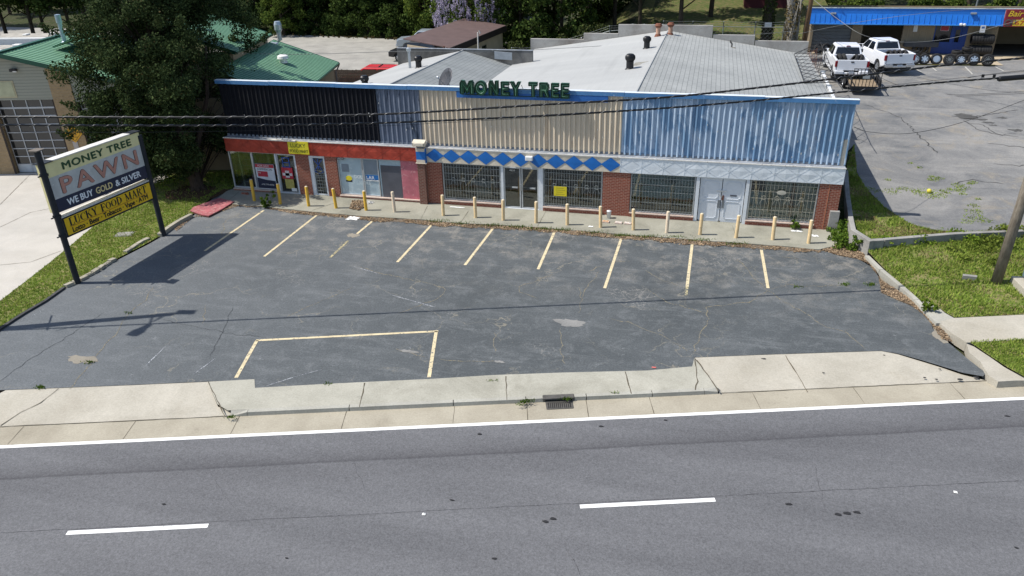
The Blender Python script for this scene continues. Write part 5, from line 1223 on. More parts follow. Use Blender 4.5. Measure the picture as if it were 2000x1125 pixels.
# ================================================================== SMALL THINGS ON THE GROUND
M_BUCK = paint('white_bucket', (.66,.68,.70), .5, .06)
P = G(1189, 426, .05); t = thing('bucket', 'white plastic bucket standing against the wide brick pier', 'bucket', P)
mb = MB(); mb.lathe([(.001,0),(.085,0),(.10,.33),(.105,.335),(.105,.36),(.001,.362)], seg=20); mb.build('body', M_BUCK, t, smooth=True)
mb = MB(); mb.tube([(.105*math.cos(a), .02, .33-.10*math.sin(a)) for a in [k*math.pi/8 for k in range(9)]], .005, 4); mb.build('handle', M_ALU, t)
P = G(478, 379, .05); o = thing('loose_brick', 'loose red brick lying on the walk near the corner window', 'brick', P, R_(8)); mb = MB(); mb.box(-.16,.16,-.06,.06,0,.09); mb.build('brick', M_BRICK, o, bevel=.008); mb = MB(); mb.box(.10,.24,-.14,-.03,.0,.07); mb.build('brick_half', M_BRICK, o, bevel=.008)
cr = [xy(G(a, b, .05)) for a, b in ((372,413),(378,406),(428,388),(440,391),(458,395),(432,411),(408,423),(395,421))]
rc = thing('red_board', 'faded red board lying flat at the top left corner of the lot', 'board', (sum(p[0] for p in cr)/8, sum(p[1] for p in cr)/8, .05))
mb = MB(); mb.slab(cr, .05, .10); mb.build('panel', paint('faded_red_board', (.34,.10,.11), .8, .25, 3, wear=(.40,.20,.19), wearamt=.55), rc, world=True, bevel=.01)
cr2 = [((p[0]-rc.location.x)*1.01+rc.location.x, (p[1]-rc.location.y)*1.01+rc.location.y-.01) for p in cr]; mb = MB(); mb.slab(cr2, .0, .048); mb.build('underside', paint('rotten_edge', (.08,.03,.02), .9, .4, 8), rc, world=True)
def crumple(name, label, cat, P, rx, ry, hz, mat, seed, n=9):
    r = random.Random(seed); mb = MB(); g = []
    for j in range(n):
        for i in range(n):
            u, v = i/(n-1)*2-1, j/(n-1)*2-1; k = 1-.25*r.random()
            g.append((P.x+u*rx*k+.3*v*rx*r.uniform(-.3,.3), P.y+v*ry*k, P.z+.008+max(0, r.uniform(-.2, 1))*hz*(1-.6*max(abs(u), abs(v)))))
    mb.add(g, [(j*n+i, j*n+i+1, (j+1)*n+i+1, (j+1)*n+i) for j in range(n-1) for i in range(n-1)])
    o = mb.build(name, mat); return tag(o, label, cat)
M_PAPER = paint('white_litter', (.74,.74,.72), .7, .05)
crumple('paper_sheet', 'large crumpled white sheet at the head of the worn stall line', 'litter', G(690, 427, 0), .32, .22, .07, M_PAPER, 3)
crumple('plastic_bag', 'grey-white plastic bag under the dark grey board', 'litter', G(722, 396, .05), .22, .18, .10, paint('bag_grey', (.42,.42,.40), .5), 4)
crumple('plastic_bag', 'white litter under the tan barred window', 'litter', G(1556, 452, .05), .26, .08, .05, M_PAPER, 6)
crumple('paper_sheet', 'white litter beside the rightmost bollard', 'litter', G(1592, 461, .05), .14, .10, .05, M_PAPER, 7)
crumple('paper_sheet', 'flat pale paper strip below the window with GUNS lettering', 'litter', G(893, 405, .05), .42, .05, .02, M_PAPER, 8)
crumple('paper_sheet', 'small white paper right of the yellow notice window', 'litter', G(1154, 443, .05), .12, .07, .05, M_PAPER, 9)
crumple('paper_sheet', 'small white paper on the walk near the leaf litter, left side', 'litter', G(700, 405, .05), .12, .07, .05, M_PAPER, 10)
crumple('paper_cup', 'tiny white cup crushed in the far traffic lane', 'litter', G(1866, 962, -.12), .05, .04, .05, M_PAPER, 12)
crumple('paper_cup', 'tiny white scrap on the road below the cone of parking box', 'litter', G(828, 1005, -.12), .05, .04, .04, M_PAPER, 13)['label'] = 'tiny white scrap between the two lane dashes'
crumple('pink_wrapper', 'tiny pink wrapper at the back edge of the pavement', 'litter', G(1277, 718, .01), .07, .04, .02, paint('pink_wrap', (.6,.16,.14), .6), 14)
# decorative breeze blocks with crosses laid by the pier
for k, (px, py, c) in enumerate(((1183, 434, 'orange-cross'), (1208, 436, 'white-cross'), (1226, 437, 'white-cross'))):
    P = G(px, py, .05); t = thing('breeze_block', '%s patterned block lying flat near the wide brick pier, %s' % (c, ('nearest the white bucket', 'middle of three', 'rightmost of three')[k]), 'block', P, group='patterned blocks on the walk')
    mb = MB(); mb.box(-.16,.16,-.12,.12,0,.05); mb.build('slab', M_SILL, t)
    mb = MB(); mb.bar((-.13,-.09,.055),(.13,.09,.055),.035,t2=.012); mb.bar((-.13,.09,.0555),(.13,-.09,.0555),.035,t2=.012); mb.build('cross', paint('orange_cross', (.5,.26,.08), .8) if k == 0 else M_CABT, t)
# concrete access lid in the grass, flat stone
P = G(243, 458, .03); t = thing('access_cover', 'square concrete cover set in the grass strip', 'cover', P, TH)
mb = MB(); mb.box(-.33,.33,-.22,.22,0,.04); mb.build('lid', M_WALLC, t, bevel=.01); mb = MB(); mb.box(-.38,.38,-.27,.27,-.05,.02); mb.build('rim', M_WALLC, t)
P = G(1893, 541, .22); t = tag((lambda m: (m.slab([(P.x-.25,P.y-.08),(P.x+.22,P.y-.1),(P.x+.27,P.y+.05),(P.x-.2,P.y+.09)], .1, P.z+.07), m.build('flat_stone', M_WALLC))[1])(MB()), 'flat grey stone in the grass left of the wooden pole', 'stone')
# broken block edging along the left lot edge
M_EDGE = mk_concrete('edging_block', (.26,.24,.19), (.38,.35,.28), (.10,.09,.06), .7)
ed = [(500,0)]
eg = [(128,561),(142,554),(156,548),(168,541),(180,534),(193,527),(204,520),(214,513),(224,507),(244,494),(256,487),(268,479),(280,472),(290,467)]
k = 0
for (a, b) in zip(eg[:-1], eg[1:]):
    k += 1
    if k in (9,): continue
    A0, B0 = G(*a, .03), G(*b, .03); r = random.Random(k); d = (B0-A0); c = (A0+B0)/2; dd_ = (Matrix.Rotation(r.uniform(-.25,.25), 3, 'Z') @ d)
    mb = MB(); u = dd_/2*.9; v = Vector((-d.y, d.x, 0)).normalized()*.095; mb.obox((0,0,.05), u, v, Vector((0,0,.06+r.uniform(-.02,.02))))
    for s in (-.45, .45): mb.obox(u*s+Vector((0,0,.113)), u*.30, v*.62, Vector((0,0,.004)))
    o = mb.build('edging_block', M_EDGE); o.location = c+Vector((0,0,-.03)); o.rotation_euler = (r.uniform(-.05,.05), r.uniform(-.08,.08), 0)
    tag(o, 'broken hollow block in the edging between grass strip and lot', 'block', 'edging blocks along the grass strip')
mb = MB(); pts = [(316,463),(335,449),(355,436),(378,424)]
mw = thing('block_kerb', 'low grey block kerb from the right sign post to the red board', 'kerb', G(345, 442, 0))
for a, b in zip(pts[:-1], pts[1:]):
    A0, B0 = G(*a, .0), G(*b, .0); v = Vector((-(B0-A0).y, (B0-A0).x, 0)).normalized()*.10; mb = MB(); mb.obox((A0+B0)/2+v+Vector((0,0,.06)), (B0-A0)/2*.98, v, Vector((0,0,.11))); mb.build('block_course', M_EDGE, mw, world=True, bevel=.01)
mb = MB(); kp = [(-60,692),(0,647),(30,627),(52,613),(90,591),(128,564)]
for a, b in zip(kp[:-1], kp[1:]):
    A0, B0 = G(*a, 0), G(*b, 0); v = Vector((-(B0-A0).y, (B0-A0).x, 0)).normalized()*.06; mb.obox((A0+B0)/2+v+Vector((0,0,.0)), (B0-A0)/2*1.01, v, Vector((0,0,.075)))
struct(mb.build('kerb', paint('asphalt_kerb', (.05,.05,.052), .9, .3, 5)))

# ================================================================== RETAINING WALLS, POLE, TRANSFORMER BOX
rw = thing('retaining_wall', 'low concrete retaining wall bending round the corner of the upper lot', 'wall', G(1700, 470, .6))
top = [(1648,332),(1651,380),(1657,424),(1662,448),(1699,471)]
def wallseg(pts, zt2, zbm, th, name='wall_length', side=1):
    for (a, b) in zip(pts[:-1], pts[1:]):
        A0, B0 = G(*a, zt2(a)), G(*b, zt2(b)); d = (B0-A0); nn = Vector((-d.y, d.x, 0)).normalized()*th*side
        mb = MB(); lo0, lo1 = Vector((A0.x, A0.y, zbm)), Vector((B0.x, B0.y, zbm))
        P = [lo0, lo1, lo1+nn, lo0+nn, A0, B0, B0+nn, A0+nn]; fs = [(0,3,2,1),(4,5,6,7),(0,1,5,4),(1,2,6,5),(2,3,7,6),(3,0,4,7)]
        if side < 0: fs = [f[::-1] for f in fs]
        mb.add(P, fs); mb.build(name, M_WALLC, rw, world=True, bevel=.015)
wallseg(top, lambda a: .66+(.25 if a[1] < 350 else .12 if a[1] < 400 else .02 if a[1] < 440 else .0), -.1, .20, side=1)
wallseg([(1699,471),(1728,469)], lambda a: .62, -.1, .22, 'corner_block'); wallseg([(1729,468.5),(1800,462.5),(1867,457),(1910,455)], lambda a: .60, -.05, .20); wallseg([(1911,455),(1990,452),(2080,447),(2300,432)], lambda a: .58, -.05, .2)
M_WOOD = mk_bark('weathered_pole', (.12,.10,.078), (.27,.235,.19)); M_WOODB = mk_bark('brown_pole', (.10,.06,.035), (.20,.13,.08))
PB = G(1946, 548, .2); up = thing('utility_pole', 'weathered grey wooden utility pole leaning over the right-hand grass', 'utility pole', PB)
mb = MB(); mb.tube([PB+Vector((0,0,-.5)), PB+Vector((.06,-.02,3)), PB+Vector((.1,-.04,9.8))], [.185,.165,.125], 16); mb.build('shaft', M_WOOD, up, world=True, smooth=True)
mb = MB(); q = PB+Vector((.1,-.04,9.0)); mb.obox(q, EN*1.2, ED*.05, Vector((0,0,.06))); mb.build('cross_arm', M_WOOD, up, world=True)
for s in (-1.05, -.5, .5, 1.05): mb = MB(); mb.lathe([(.02,0),(.05,.05),(.03,.1),(.05,.15),(.01,.18)], q+EN*s+Vector((0,0,.06)), seg=10); mb.build('insulator', paint('insulator_grey', (.3,.3,.3), .3), up, world=True)
P0 = G(2000, 566, .25); tb = thing('transformer_box', 'green-grey utility cabinet on a concrete pad at the right edge', 'utility cabinet', G(2020, 560, .2))
c = G(2021, 545, .2); ud = (G(2000, 568, .2)-G(1972, 540, .2)); ud.z = 0; ud.normalize(); vd_ = Vector((-ud.y, ud.x, 0)); 
if vd_.x < 0: vd_ = -vd_
k0 = G(1974, 543, .3)
mb = MB(); mb.obox(k0+ud*.8+vd_*.7+Vector((0,0,-.08)), ud*.8, vd_*.7, Vector((0,0,.17))); mb.build('pad', M_APRON, tb, world=True, bevel=.02)
M_TB = paint('cabinet_green_grey', (.11,.16,.19), .45, .06, 2)
mb = MB(); mb.obox(k0+ud*.80+vd_*.80+Vector((0,0,.72)), ud*.68, vd_*.52, Vector((0,0,.55))); mb.build('cabinet', M_TB, tb, world=True, bevel=.03)
mb = MB(); mb.obox(k0+ud*.80+vd_*.80+Vector((0,0,.125)), ud*.60, vd_*.45, Vector((0,0,.05))); mb.build('plinth', M_POST, tb, world=True)
for k in range(3): mb = MB(); mb.obox(k0+ud*(.34+.15*k)+vd_*.275+Vector((0,0,.42)), ud*.05, vd_*.004, Vector((0,0,.05))); mb.build('sticker', M_SGNW, tb, world=True)

# left utility pole (outside the frame) that throws the pole, lamp and lead shadows across the lot
LP = Vector((-26.0, 17.1, -.05)); tp2 = Vector((-24.9, 18.75, 10.1))
lp = thing('utility_pole', 'leaning wooden pole with street lamp beside the left driveway', 'utility pole', LP)
mb = MB(); mb.tube([LP-Vector((0,0,.4)), LP.lerp(tp2, .5), tp2], [.19,.17,.13], 14); mb.build('shaft', M_WOOD, lp, world=True, smooth=True)
def from_shadow(px, py, h): g = G(px, py, 0); return g+Vector((-SUNX*h, -SUNY*h, h))
j = from_shadow(300, 628, 9.6); hd = from_shadow(352, 610, 9.9); 
mb = MB(); mb.tube([tp2-Vector((0,0,.4)), j, from_shadow(330, 613, 9.9), hd], .035, 8); mb.build('lamp_arm', M_GALV, lp, world=True)
mb = MB(); dv = (hd-j).normalized(); mb.obox(hd+Vector((.2,.05,0)), Vector((.30,.06,0)), Vector((-.03,.16,0)), Vector((0,0,.10))); mb.build('lamp_head', M_GALV, lp, world=True, bevel=.03)
a0, a1 = from_shadow(292, 634, 9.0), from_shadow(257, 655, 9.0)
mb = MB(); mb.tube([a0, a0.lerp(a1, .35), a0.lerp(a1, .6), a1], [.10,.14,.22,.20], 12); mb.build('cobra_lamp', M_GALV, lp, world=True, smooth=True)
mb = MB(); mb.tube([tp2-Vector((0,0,1)), a0], .04, 6); mb.tube([from_shadow(92, 645, 4.5), from_shadow(101, 616, 4.5)], .03, 6); mb.tube([from_shadow(110, 646, 6), from_shadow(150, 636, 6.3), from_shadow(185, 640, 6.8)], .02, 5); mb.build('bracket', M_GALV, lp, world=True)

# ================================================================== WIRES
M_WIRE = paint('black_cable', (.008,.008,.009), .5, .1); M_WIREG = paint('grey_cable', (.22,.22,.21), .5, .1); M_LASH = paint('lashing_wire', (.28,.28,.28), .4, metal=.5)
def onpole(px, py):
    h = 7.0
    for i in range(40):
        d = ray(px, py); c = 17.83+.09*h+.307*23.06; t_ = c/(d.y-.307*d.x); P = CP+d*t_; h = P.z
    return P
def smoothpts(P, n=10):
    out = []; m = len(P)
    for i in range(m-1):
        p0, p1, p2, p3 = P[max(i-1,0)], P[i], P[i+1], P[min(i+2,m-1)]
        for k in range(n):
            t = k/n; out.append(.5*((2*p1)+(p2-p0)*t+(2*p0-5*p1+4*p2-p3)*t*t+(3*p1-p0-3*p2+p3)*t**3))
    out.append(P[-1]); return out
def cable(name, label, pts, r, mat, lash=False, ext=0):
    P = smoothpts(pts, 12)
    if ext: P = [P[0]+(P[0]-P[1]).normalized()*ext]+P+[P[-1]+(P[-1]-P[-2]).normalized()*ext]
    t = thing(name, label, 'cable', P[0]); mb = MB(); mb.tube(P, r, 6); mb.build('cable', mat, t, world=True, smooth=True)
    if lash:
        ml = MB(); q = []
        Ls = 0; turn = 0; up_ = Vector((0,0,1))
        for a, b in zip(P[:-1], P[1:]):
            d = b-a; n_ = max(1, int(d.length/.045)); dn = d.normalized(); s_ = dn.cross(up_).normalized(); u_ = s_.cross(dn)
            for i in range(n_): turn += .045/.42*2*math.pi; q.append(a+d*(i/n_)+(s_*math.cos(turn)+u_*math.sin(turn))*(r+.003))
        ml.tube(q, .006, 3); ml.build('lashing', M_LASH, t, world=True)
    return t
cable('telecom_cable', 'upper thick black lashed cable sagging across the shop front', [onpole(*p) for p in ((-60,228),(200,229),(400,229),(600,227),(800,220.5),(1050,205),(1300,190),(1500,169),(1700,145),(1850,127),(2000,113),(2150,98))], .035, M_WIRE, True, 20)
cable('telecom_cable', 'lower thick black lashed cable running below the upper one', [onpole(*p) for p in ((-60,244),(200,245),(400,245),(600,243.5),(800,238),(1050,226.5),(1300,211),(1500,194),(1700,174),(1850,160),(1945,153),(2010,149),(2150,143))], .031, M_WIRE, True, 20)
cl = thing('cable_splice', 'fat black splice case on the lower cable at the right edge', 'splice case', onpole(1950, 153))
a, b = onpole(1949, 154.5), onpole(2040, 147); mb = MB(); mb.tube([a+(b-a)*.0, a+(b-a)*.03, b], [.06,.085,.085], 12); mb.build('case', M_WIRE, cl, world=True, smooth=False)
for px in (1919, 1941): q = onpole(px, 152); mb = MB(); mb.obox(q+Vector((0,0,.06)), (.04,0,0), (0,.02,0), (0,0,.05)); mb.build('hanger', M_WIRE, cl, world=True)
cable('guy_wire', 'thin steel strand just above the lower cable near the splice case', [onpole(*p) for p in ((1890,152),(1920,147),(1950,143),(2000,138),(2100,132))], .008, M_WIRE)
cable('thin_wire', 'hair-thin wire below both thick cables on the left', [onpole(*p) for p in ((-60,258),(300,258),(600,252),(900,238),(1200,219),(1500,195),(1800,160),(2100,130))], .006, M_WIRE, False, 20)
yw = lambda px, py, Y: W(px, py, Y)
cable('service_wire', 'grey wire from the cedar across the roofs to the right pole', [yw(100,85,38), yw(180,91,38), yw(400,101,38.5), yw(580,106,39), yw(800,100,42), yw(1000,99,46), yw(1200,88,50), yw(1350,78,55), yw(1560,60,60)], .014, M_WIREG)
cable('service_wire', 'thin wire looping over the tyre shop roofline to the blue door', [yw(1560,66,59), yw(1660,46,60), yw(1770,30,60), yw(1870,20,61), yw(2020,12,62)], .012, M_WIREG)
cable('service_wire', 'sagging grey wire from the shop pole across the parked pickups', [yw(1590,0,58), yw(1640,40,56), yw(1690,70,55), yw(1760,82,56), yw(1850,76,57), yw(1960,48,58), yw(2060,20,59)], .016, M_WIREG)
for i, (p, lb) in enumerate(((((1578,40),(1640,100),(1700,140),(1760,168),(1850,184),(1930,183),(2000,178),(2060,172)), 'sagging black wire over the upper lot, uppermost of the bundle'),
    (((1574,50),(1640,112),(1700,150),(1770,176),(1860,187),(1940,185),(2060,180)), 'sagging black wire just under the uppermost of the bundle'),
    (((1572,44),(1650,92),(1720,128),(1790,150),(1880,168),(1950,178),(2060,184)), 'thin black wire crossing the trailer and both pickups'))):
    cable('service_wire', lb, [yw(*q, 58-8*(q[0]-1570)/430) for q in p], .011 if i < 2 else .008, M_WIRE)
cable('service_wire', 'lone wire drooping from the facade corner up to the right edge', [yw(1668,248,33.5), yw(1700,258,34), yw(1770,261,36), yw(1850,247,37), yw(1930,222,37), yw(2010,192,37), yw(2080,168,37)], .011, M_WIRE)
# ================================================================== TYRE SHOP
YS = 65.0; ZS = 2.16; sx = lambda px, py=95: W(px, py, YS).x
M_STUC = paint('tan_block_paint', (.25,.20,.135), .9, .12, 1.5, bmp=.2); M_BLUEM = paint('royal_blue_metal', (.015,.17,.62), .42, .08, 2); M_BLUED = paint('royal_blue_paint', (.014,.048,.22), .5, .1, 2)
shop = thing('tyre_shop', 'low tan block workshop with royal blue metal fascia and open dark bays', 'building', (sx(1800), YS, ZS))
def sone(name, mat, *b, bevel=0, label=None):
    q = MB(); q.box(*b); return q.build(name, mat, shop, world=True, bevel=bevel, label=label)
xe = sx(1578)
edges = dict(a=sx(1583), b=sx(1658), c=sx(1678), d=sx(1757), e=sx(1818), f=sx(1882), g=sx(1941)); XE = 29.0; ZT = 4.35
for a, b in ((xe, edges['a']), (edges['b'], edges['c']), (edges['d'], edges['e']), (edges['f'], edges['g'])): sone('wall', M_STUC, a, b, YS, YS+.25, ZS-.1, ZT+.1)
sone('wall', M_STUC, XE-3, XE, YS, YS+.25, ZS-.1, ZT+.1); sone('wall', M_STUC, xe, xe+.25, YS+.25, YS+5, ZS-.1, ZT+.2); sone('wall', M_STUC, XE-.25, XE, YS+.25, YS+5, ZS-.1, ZT+.2); sone('back_wall', M_STUC, xe, XE, YS+5, YS+5.2, ZS-.1, ZT+.6)
for x in np.arange(edges['d']+.35, edges['e'], .42): sone('wall_batten', paint('pale_batten', (.33,.27,.18), .9), x, x+.03, YS-.02, YS, ZS, ZT)
sone('floor', M_INFLOOR, xe, XE, YS+.0, YS+5, ZS-.1, ZS+.02); sone('lintel', M_DARKIN, xe, XE, YS+.02, YS+.24, ZT+.1, ZT+.3)
sone('roof', paint('grey_roof_felt', (.20,.20,.19), .9, .2, 1), xe, XE, YS-.4, YS+5.3, 4.62, 4.70)
sone('inner_wall', M_DARKIN, edges['b']+.05, edges['b']+.15, YS+.3, YS+5, ZS, ZT+.2)
# roller door in the first bay
mb = MB(); n_ = 9
for k in range(n_): z = ZS+(ZT-ZS)*k/n_; mb.box(edges['a'], edges['b'], YS+.22, YS+.26, z+.01, z+(ZT-ZS)/n_-.01)
mb.build('roller_door', paint('grey_roller_door', (.13,.14,.145), .6, .1, 2), shop, world=True)
# fascia
xf0, xf1 = W(1577, 30, YS-.6).x, W(1962, 30, YS-.6).x; zf0, zf1 = W(1770, 47, YS-.6).z, W(1770, 17, YS-.6).z
mb = MB(); mb.box(xf0, xf1, YS-.60, YS-.45, zf0+.70, zf1); mb.add([(xf0,YS-.60,zf0+.70),(xf1,YS-.60,zf0+.70),(xf1,YS-.78,zf0),(xf0,YS-.78,zf0),(xf0,YS-.45,zf0+.70),(xf1,YS-.45,zf0+.70),(xf1,YS-.62,zf0),(xf0,YS-.62,zf0)], [(0,3,2,1),(4,5,6,7),(0,4,7,3),(1,2,6,5),(3,7,6,2)])
for k in range(37): x = xf0+(xf1-xf0)*(k+.5)/37; mb.bar((x, YS-.605, zf0+.68), (x, YS-.79, zf0+.02), .03, (0,1,0), .05)
mb.build('fascia', M_BLUEM, shop, world=True)
mb = MB(); mb.box(xf0-.03, xf1, YS-.82, YS-.77, zf0-.05, zf0+.03); mb.build('gutter', paint('bright_blue_trim', (.05,.30,.80), .35, .05), shop, world=True)
mb = MB(); mb.box(xf0-.05, xf1+6, YS-.63, YS-.4, zf1, zf1+.05); mb.build('roof_edge', paint('pale_roof_edge', (.36,.42,.44), .6, .2, 3), shop, world=True)
sone('soffit', M_DARKIN, xf0+.1, XE, YS-.6, YS, ZT+.12, ZT+.16)
for px in (1628, 1902): x = W(px, 25, YS-.7).x; sone('wall_lamp', M_GALV, x-.18, x+.18, YS-.80, YS-.60, W(px, 26, YS-.7).z-.05, W(px, 26, YS-.7).z+.06)
x = W(1880, 45, YS-.8).x; mb = MB(); mb.lathe([(.01,.1),(.1,.07),(.12,0),(.08,-.08),(.01,-.1)], (x-.1, YS-.9, zf0+.05), seg=12); mb.lathe([(.01,.1),(.1,.07),(.12,0),(.08,-.08),(.01,-.1)], (x+.12, YS-.9, zf0+.03), seg=12); mb.build('twin_floodlight', M_BUCK, shop, world=True)
# blue shop front
e, f = edges['e'], edges['f']; sone('shopfront', M_BLUED, e, f, YS+.02, YS+.2, ZS, ZS+.85); sone('shopfront', M_BLUED, e, f, YS+.03, YS+.2, ZT-.05, ZT+.15)
xm = e+(f-e)*.56
sone('shopfront', M_BLUED, e, e+.08, YS+.01, YS+.2, ZS+.85, ZT-.05); sone('shopfront', M_BLUED, xm-.1, xm+.1, YS+.01, YS+.2, ZS, ZT); sone('shopfront', M_BLUED, f-.35, f, YS+.01, YS+.2, ZS+.0, ZT)
sone('shop_window', paint('dark_shop_glass', (.008,.010,.012), .08, .1, spec=.8), e+.08, xm-.1, YS+.08, YS+.1, ZS+.85, ZT-.05)
dd = MB(); dd.box(xm+.1, f-.35, YS+.06, YS+.1, ZS+.05, ZT-.1); dd.build('door', M_BLUED, shop, world=True); sone('door_glass', MATS['dark_shop_glass'], xm+.22, f-.47, YS+.04, YS+.058, ZS+.45, ZT-.45)
sone('window_sign', paint('red_open_sign', (.34,.03,.05), .5), e+.42, xm-.32, YS+.05, YS+.075, ZT-.52, ZT-.22); sone('sign_border', paint('pale_sign_border', (.40,.34,.40), .5), e+.38, xm-.28, YS+.076, YS+.079, ZT-.56, ZT-.18)
sone('wall_notice', M_BUCK, sx(1776), sx(1784), YS-.03, YS-.01, ZT-.62, ZT-.08); sone('wall_notice', M_BUCK, sx(1898), sx(1908), YS-.83, YS-.81, zf0-.5, zf0+.0); 
mb = MB(); mb.box(sx(1900), sx(1906), YS-.835, YS-.831, zf0-.22, zf0-.08); mb.build('notice_mark', paint('notice_blue', (.06,.12,.30), .5), shop, world=True)
# red sign at the right end of the fascia
sg = thing('shop_sign', 'dark red sign panel with yellow lettering at the right end of the blue fascia', 'sign', (xf1+2, YS-.8, zf0))
mb = MB(); mb.box(xf1+.02, xf1+6, YS-.84, YS-.62, zf0-.08, zf1); mb.build('sign_panel', paint('dark_red_sign', (.22,.02,.03), .5, .08), sg, world=True)
M_SY = paint('sign_yellow', (.78,.55,.03), .5)
q = W(1985, 25, YS-.85)
put_text('lettering', 'Bair', .95, .38, (q.x+.02, YS-.842, zf1-.26), (1,0,0), (0,0,1), M_SY, sg, bold=.04, shear=.25, depth=.001)
put_text('lettering', 'A', .30, .26, (W(1996, 34, YS-.85).x, YS-.842, zf1-.66), (1,0,0), (0,0,1), M_SY, sg, bold=.04, shear=.25, depth=.001)
mb = MB(); q = W(1981, 41, YS-.85); mb.box(q.x-.05, q.x+2.4, YS-.846, YS-.84, zf0-.02, zf0+.40); mb.build('number_band', paint('number_yellow', (.72,.50,.03), .5), sg, world=True)
put_text('lettering', '678', .85, .30, (q.x+.52, YS-.848, zf0+.19), (1,0,0), (0,0,1), paint('number_red', (.45,.05,.02), .5), sg, bold=.05, depth=.001)
mb = MB(); q = W(1969, 43, YS-.85); mb.lathe([(.16,0),(.24,.01),(.16,.02)], (q.x, YS-.845, zf0+.2), (0,-1,0), 18); mb.lathe([(.12,0),(.18,.01),(.12,.02)], (q.x+.34, YS-.845, zf0+.26), (0,-1,0), 18); mb.build('wheel_mark', M_IRON, sg, world=True)
# concrete front walk of the shop and pale marks
struct(sheet('shop_pavement', [xy(G(a, b, 2.12)) for a, b in ((1640,101),(1760,104),(1800,122),(1960,128),(1940,116),(2100,118),(2300,150),(2300,100),(1590,92),(1585,106))], 2.135, paint('tan_shop_concrete', (.40,.33,.23), .9, .15, 1)))
mb = MB()
for a, b in (((1819,131),(1829,139)),((1885,131),(1899,146)),((1944,131),(1960,139)),((1790,136),(1800,142))): ribbon(mb, [xy(T(*a)), xy(T(*b))], .09, .02, False, 0, zf=lambda x, y: ramp(y))
struct(mb.build('stall_lines', paint('old_white_line', (.42,.41,.37), .9, .2, 5)))
mb = MB(); A0, B0 = T(1770, 128), T(1945, 130); mb.obox((A0+B0)/2+Vector((0,.2,.03)), (B0-A0)/2, (0,.06,0), (0,0,.05)); o = mb.build('kerb_strip', paint('mossy_yellow_kerb', (.20,.17,.05), .9, .3, 4)); struct(o)

# ================================================================== TYRES AND WHEELS
M_RUB = paint('tyre_rubber', (.014,.014,.015), .75, .2, 8, bmp=.3); M_RIMS = paint('silver_rim', (.55,.58,.62), .28, .06, metal=.7); M_RIMD = paint('dark_rim', (.20,.20,.19), .35, .1, metal=.6); M_HUB = paint('black_hub', (.01,.01,.01), .7)
TPROF = [(.235,-.10),(.30,-.125),(.365,-.115),(.388,-.09),(.395,-.03),(.395,.03),(.388,.09),(.365,.115),(.30,.125),(.235,.10)]
def tyre_mesh(mb, c=(0,0,0), ax=(0,1,0), s=1.0, seg=26): mb.lathe([(r*s, h*s) for r, h in TPROF], c, ax, seg)
def rim_mesh(mb, c, ax, s, spokes, wd=.055):
    c, ax = Vector(c), Vector(ax).normalized(); mb.lathe([(.238*s,-.10*s),(.225*s,-.105*s),(.20*s,-.04*s)], c, ax, 24); a = Vector((0,0,1)) if abs(ax.z) < .9 else Vector((1,0,0)); a = (a-ax*a.dot(ax)).normalized(); b = ax.cross(a)
    for k in range(spokes):
        q = 2*math.pi*k/spokes; dv = math.cos(q)*a+math.sin(q)*b; mb.bar(c-ax*.085*s+dv*.03*s, c-ax*.088*s+dv*.228*s, wd*s, ax, .03*s)
    mb.lathe([(.001,-.10*s),(.055*s,-.10*s),(.06*s,-.06*s)], c, ax, 14)
def wheel(label, P, s, spokes, rm, wd, tilt=.22, rz=0):
    t = thing('alloy_wheel', label, 'wheel', P+Vector((0,0,.395*s*math.cos(tilt))), rz, 'row of tyres with rims outside the tyre shop'); t.rotation_euler = (-tilt, 0, rz)
    mb = MB(); tyre_mesh(mb, s=s); mb.build('tyre', M_RUB, t, smooth=True); mb = MB(); rim_mesh(mb, (0,0,0), (0,1,0), s, spokes, wd); mb.build('rim', rm, t)
    mb = MB(); mb.lathe([(.001,.0),(.23*s,.0)], (0,0,0), (0,1,0), 20); mb.build('hub_back', M_HUB, t); return t
for px, py, s, n_, rm, wd, lb in ((1785.6,127.5,1.02,10,M_RIMS,.045,'first wheel from the left, silver with ten thin spokes'), (1803.7,127.5,1.0,6,M_RIMS,.10,'second wheel in the row, silver with six broad spokes'), (1827,127.5,1.0,12,M_RIMS,.09,'third wheel in the row, almost solid silver face'),
    (1852,128.5,1.0,10,M_RIMD,.04,'fourth wheel in the row, dark rim with thin spokes'), (1875,128.5,.98,8,M_RIMS,.085,'fifth wheel in the row, silver with eight spokes'), (1900,129,1.04,6,M_RIMS,.10,'sixth wheel in the row, large silver star rim'), (1927,130,1.04,10,M_RIMD,.04,'rightmost wheel of the row, dark thin-spoked rim')):
    P = T(px, py); P = Vector((P.x, P.y+.12, ramp(P.y)+.03)); wheel(lb, P, s*.98, n_, rm, wd)
def tyre_stack(label, P, n, s=.92, group='loose tyres lying flat by the shop'):
    for k in range(n):
        o = MB(); tyre_mesh(o, ax=(0,0,1), s=s); q = o.build('tyre', M_RUB, smooth=True); q.location = P+Vector((rnd.uniform(-.04,.04), rnd.uniform(-.04,.04), .12*s+k*.235*s)); tag(q, label+(', %s of its stack' % ('bottom', 'second', 'third', 'fourth')[k]), 'tyre', group)
tyre_stack('black tyre lying behind the two leftmost wheels', T(1787, 121)+Vector((0,.9,0)), 3); tyre_stack('black tyre lying behind the fifth wheel, below the blue door', T(1871, 121)+Vector((0,.9,0)), 3); tyre_stack('black tyre lying behind the sixth wheel, before the wall rack', T(1893, 121)+Vector((0,1.0,0)), 4)
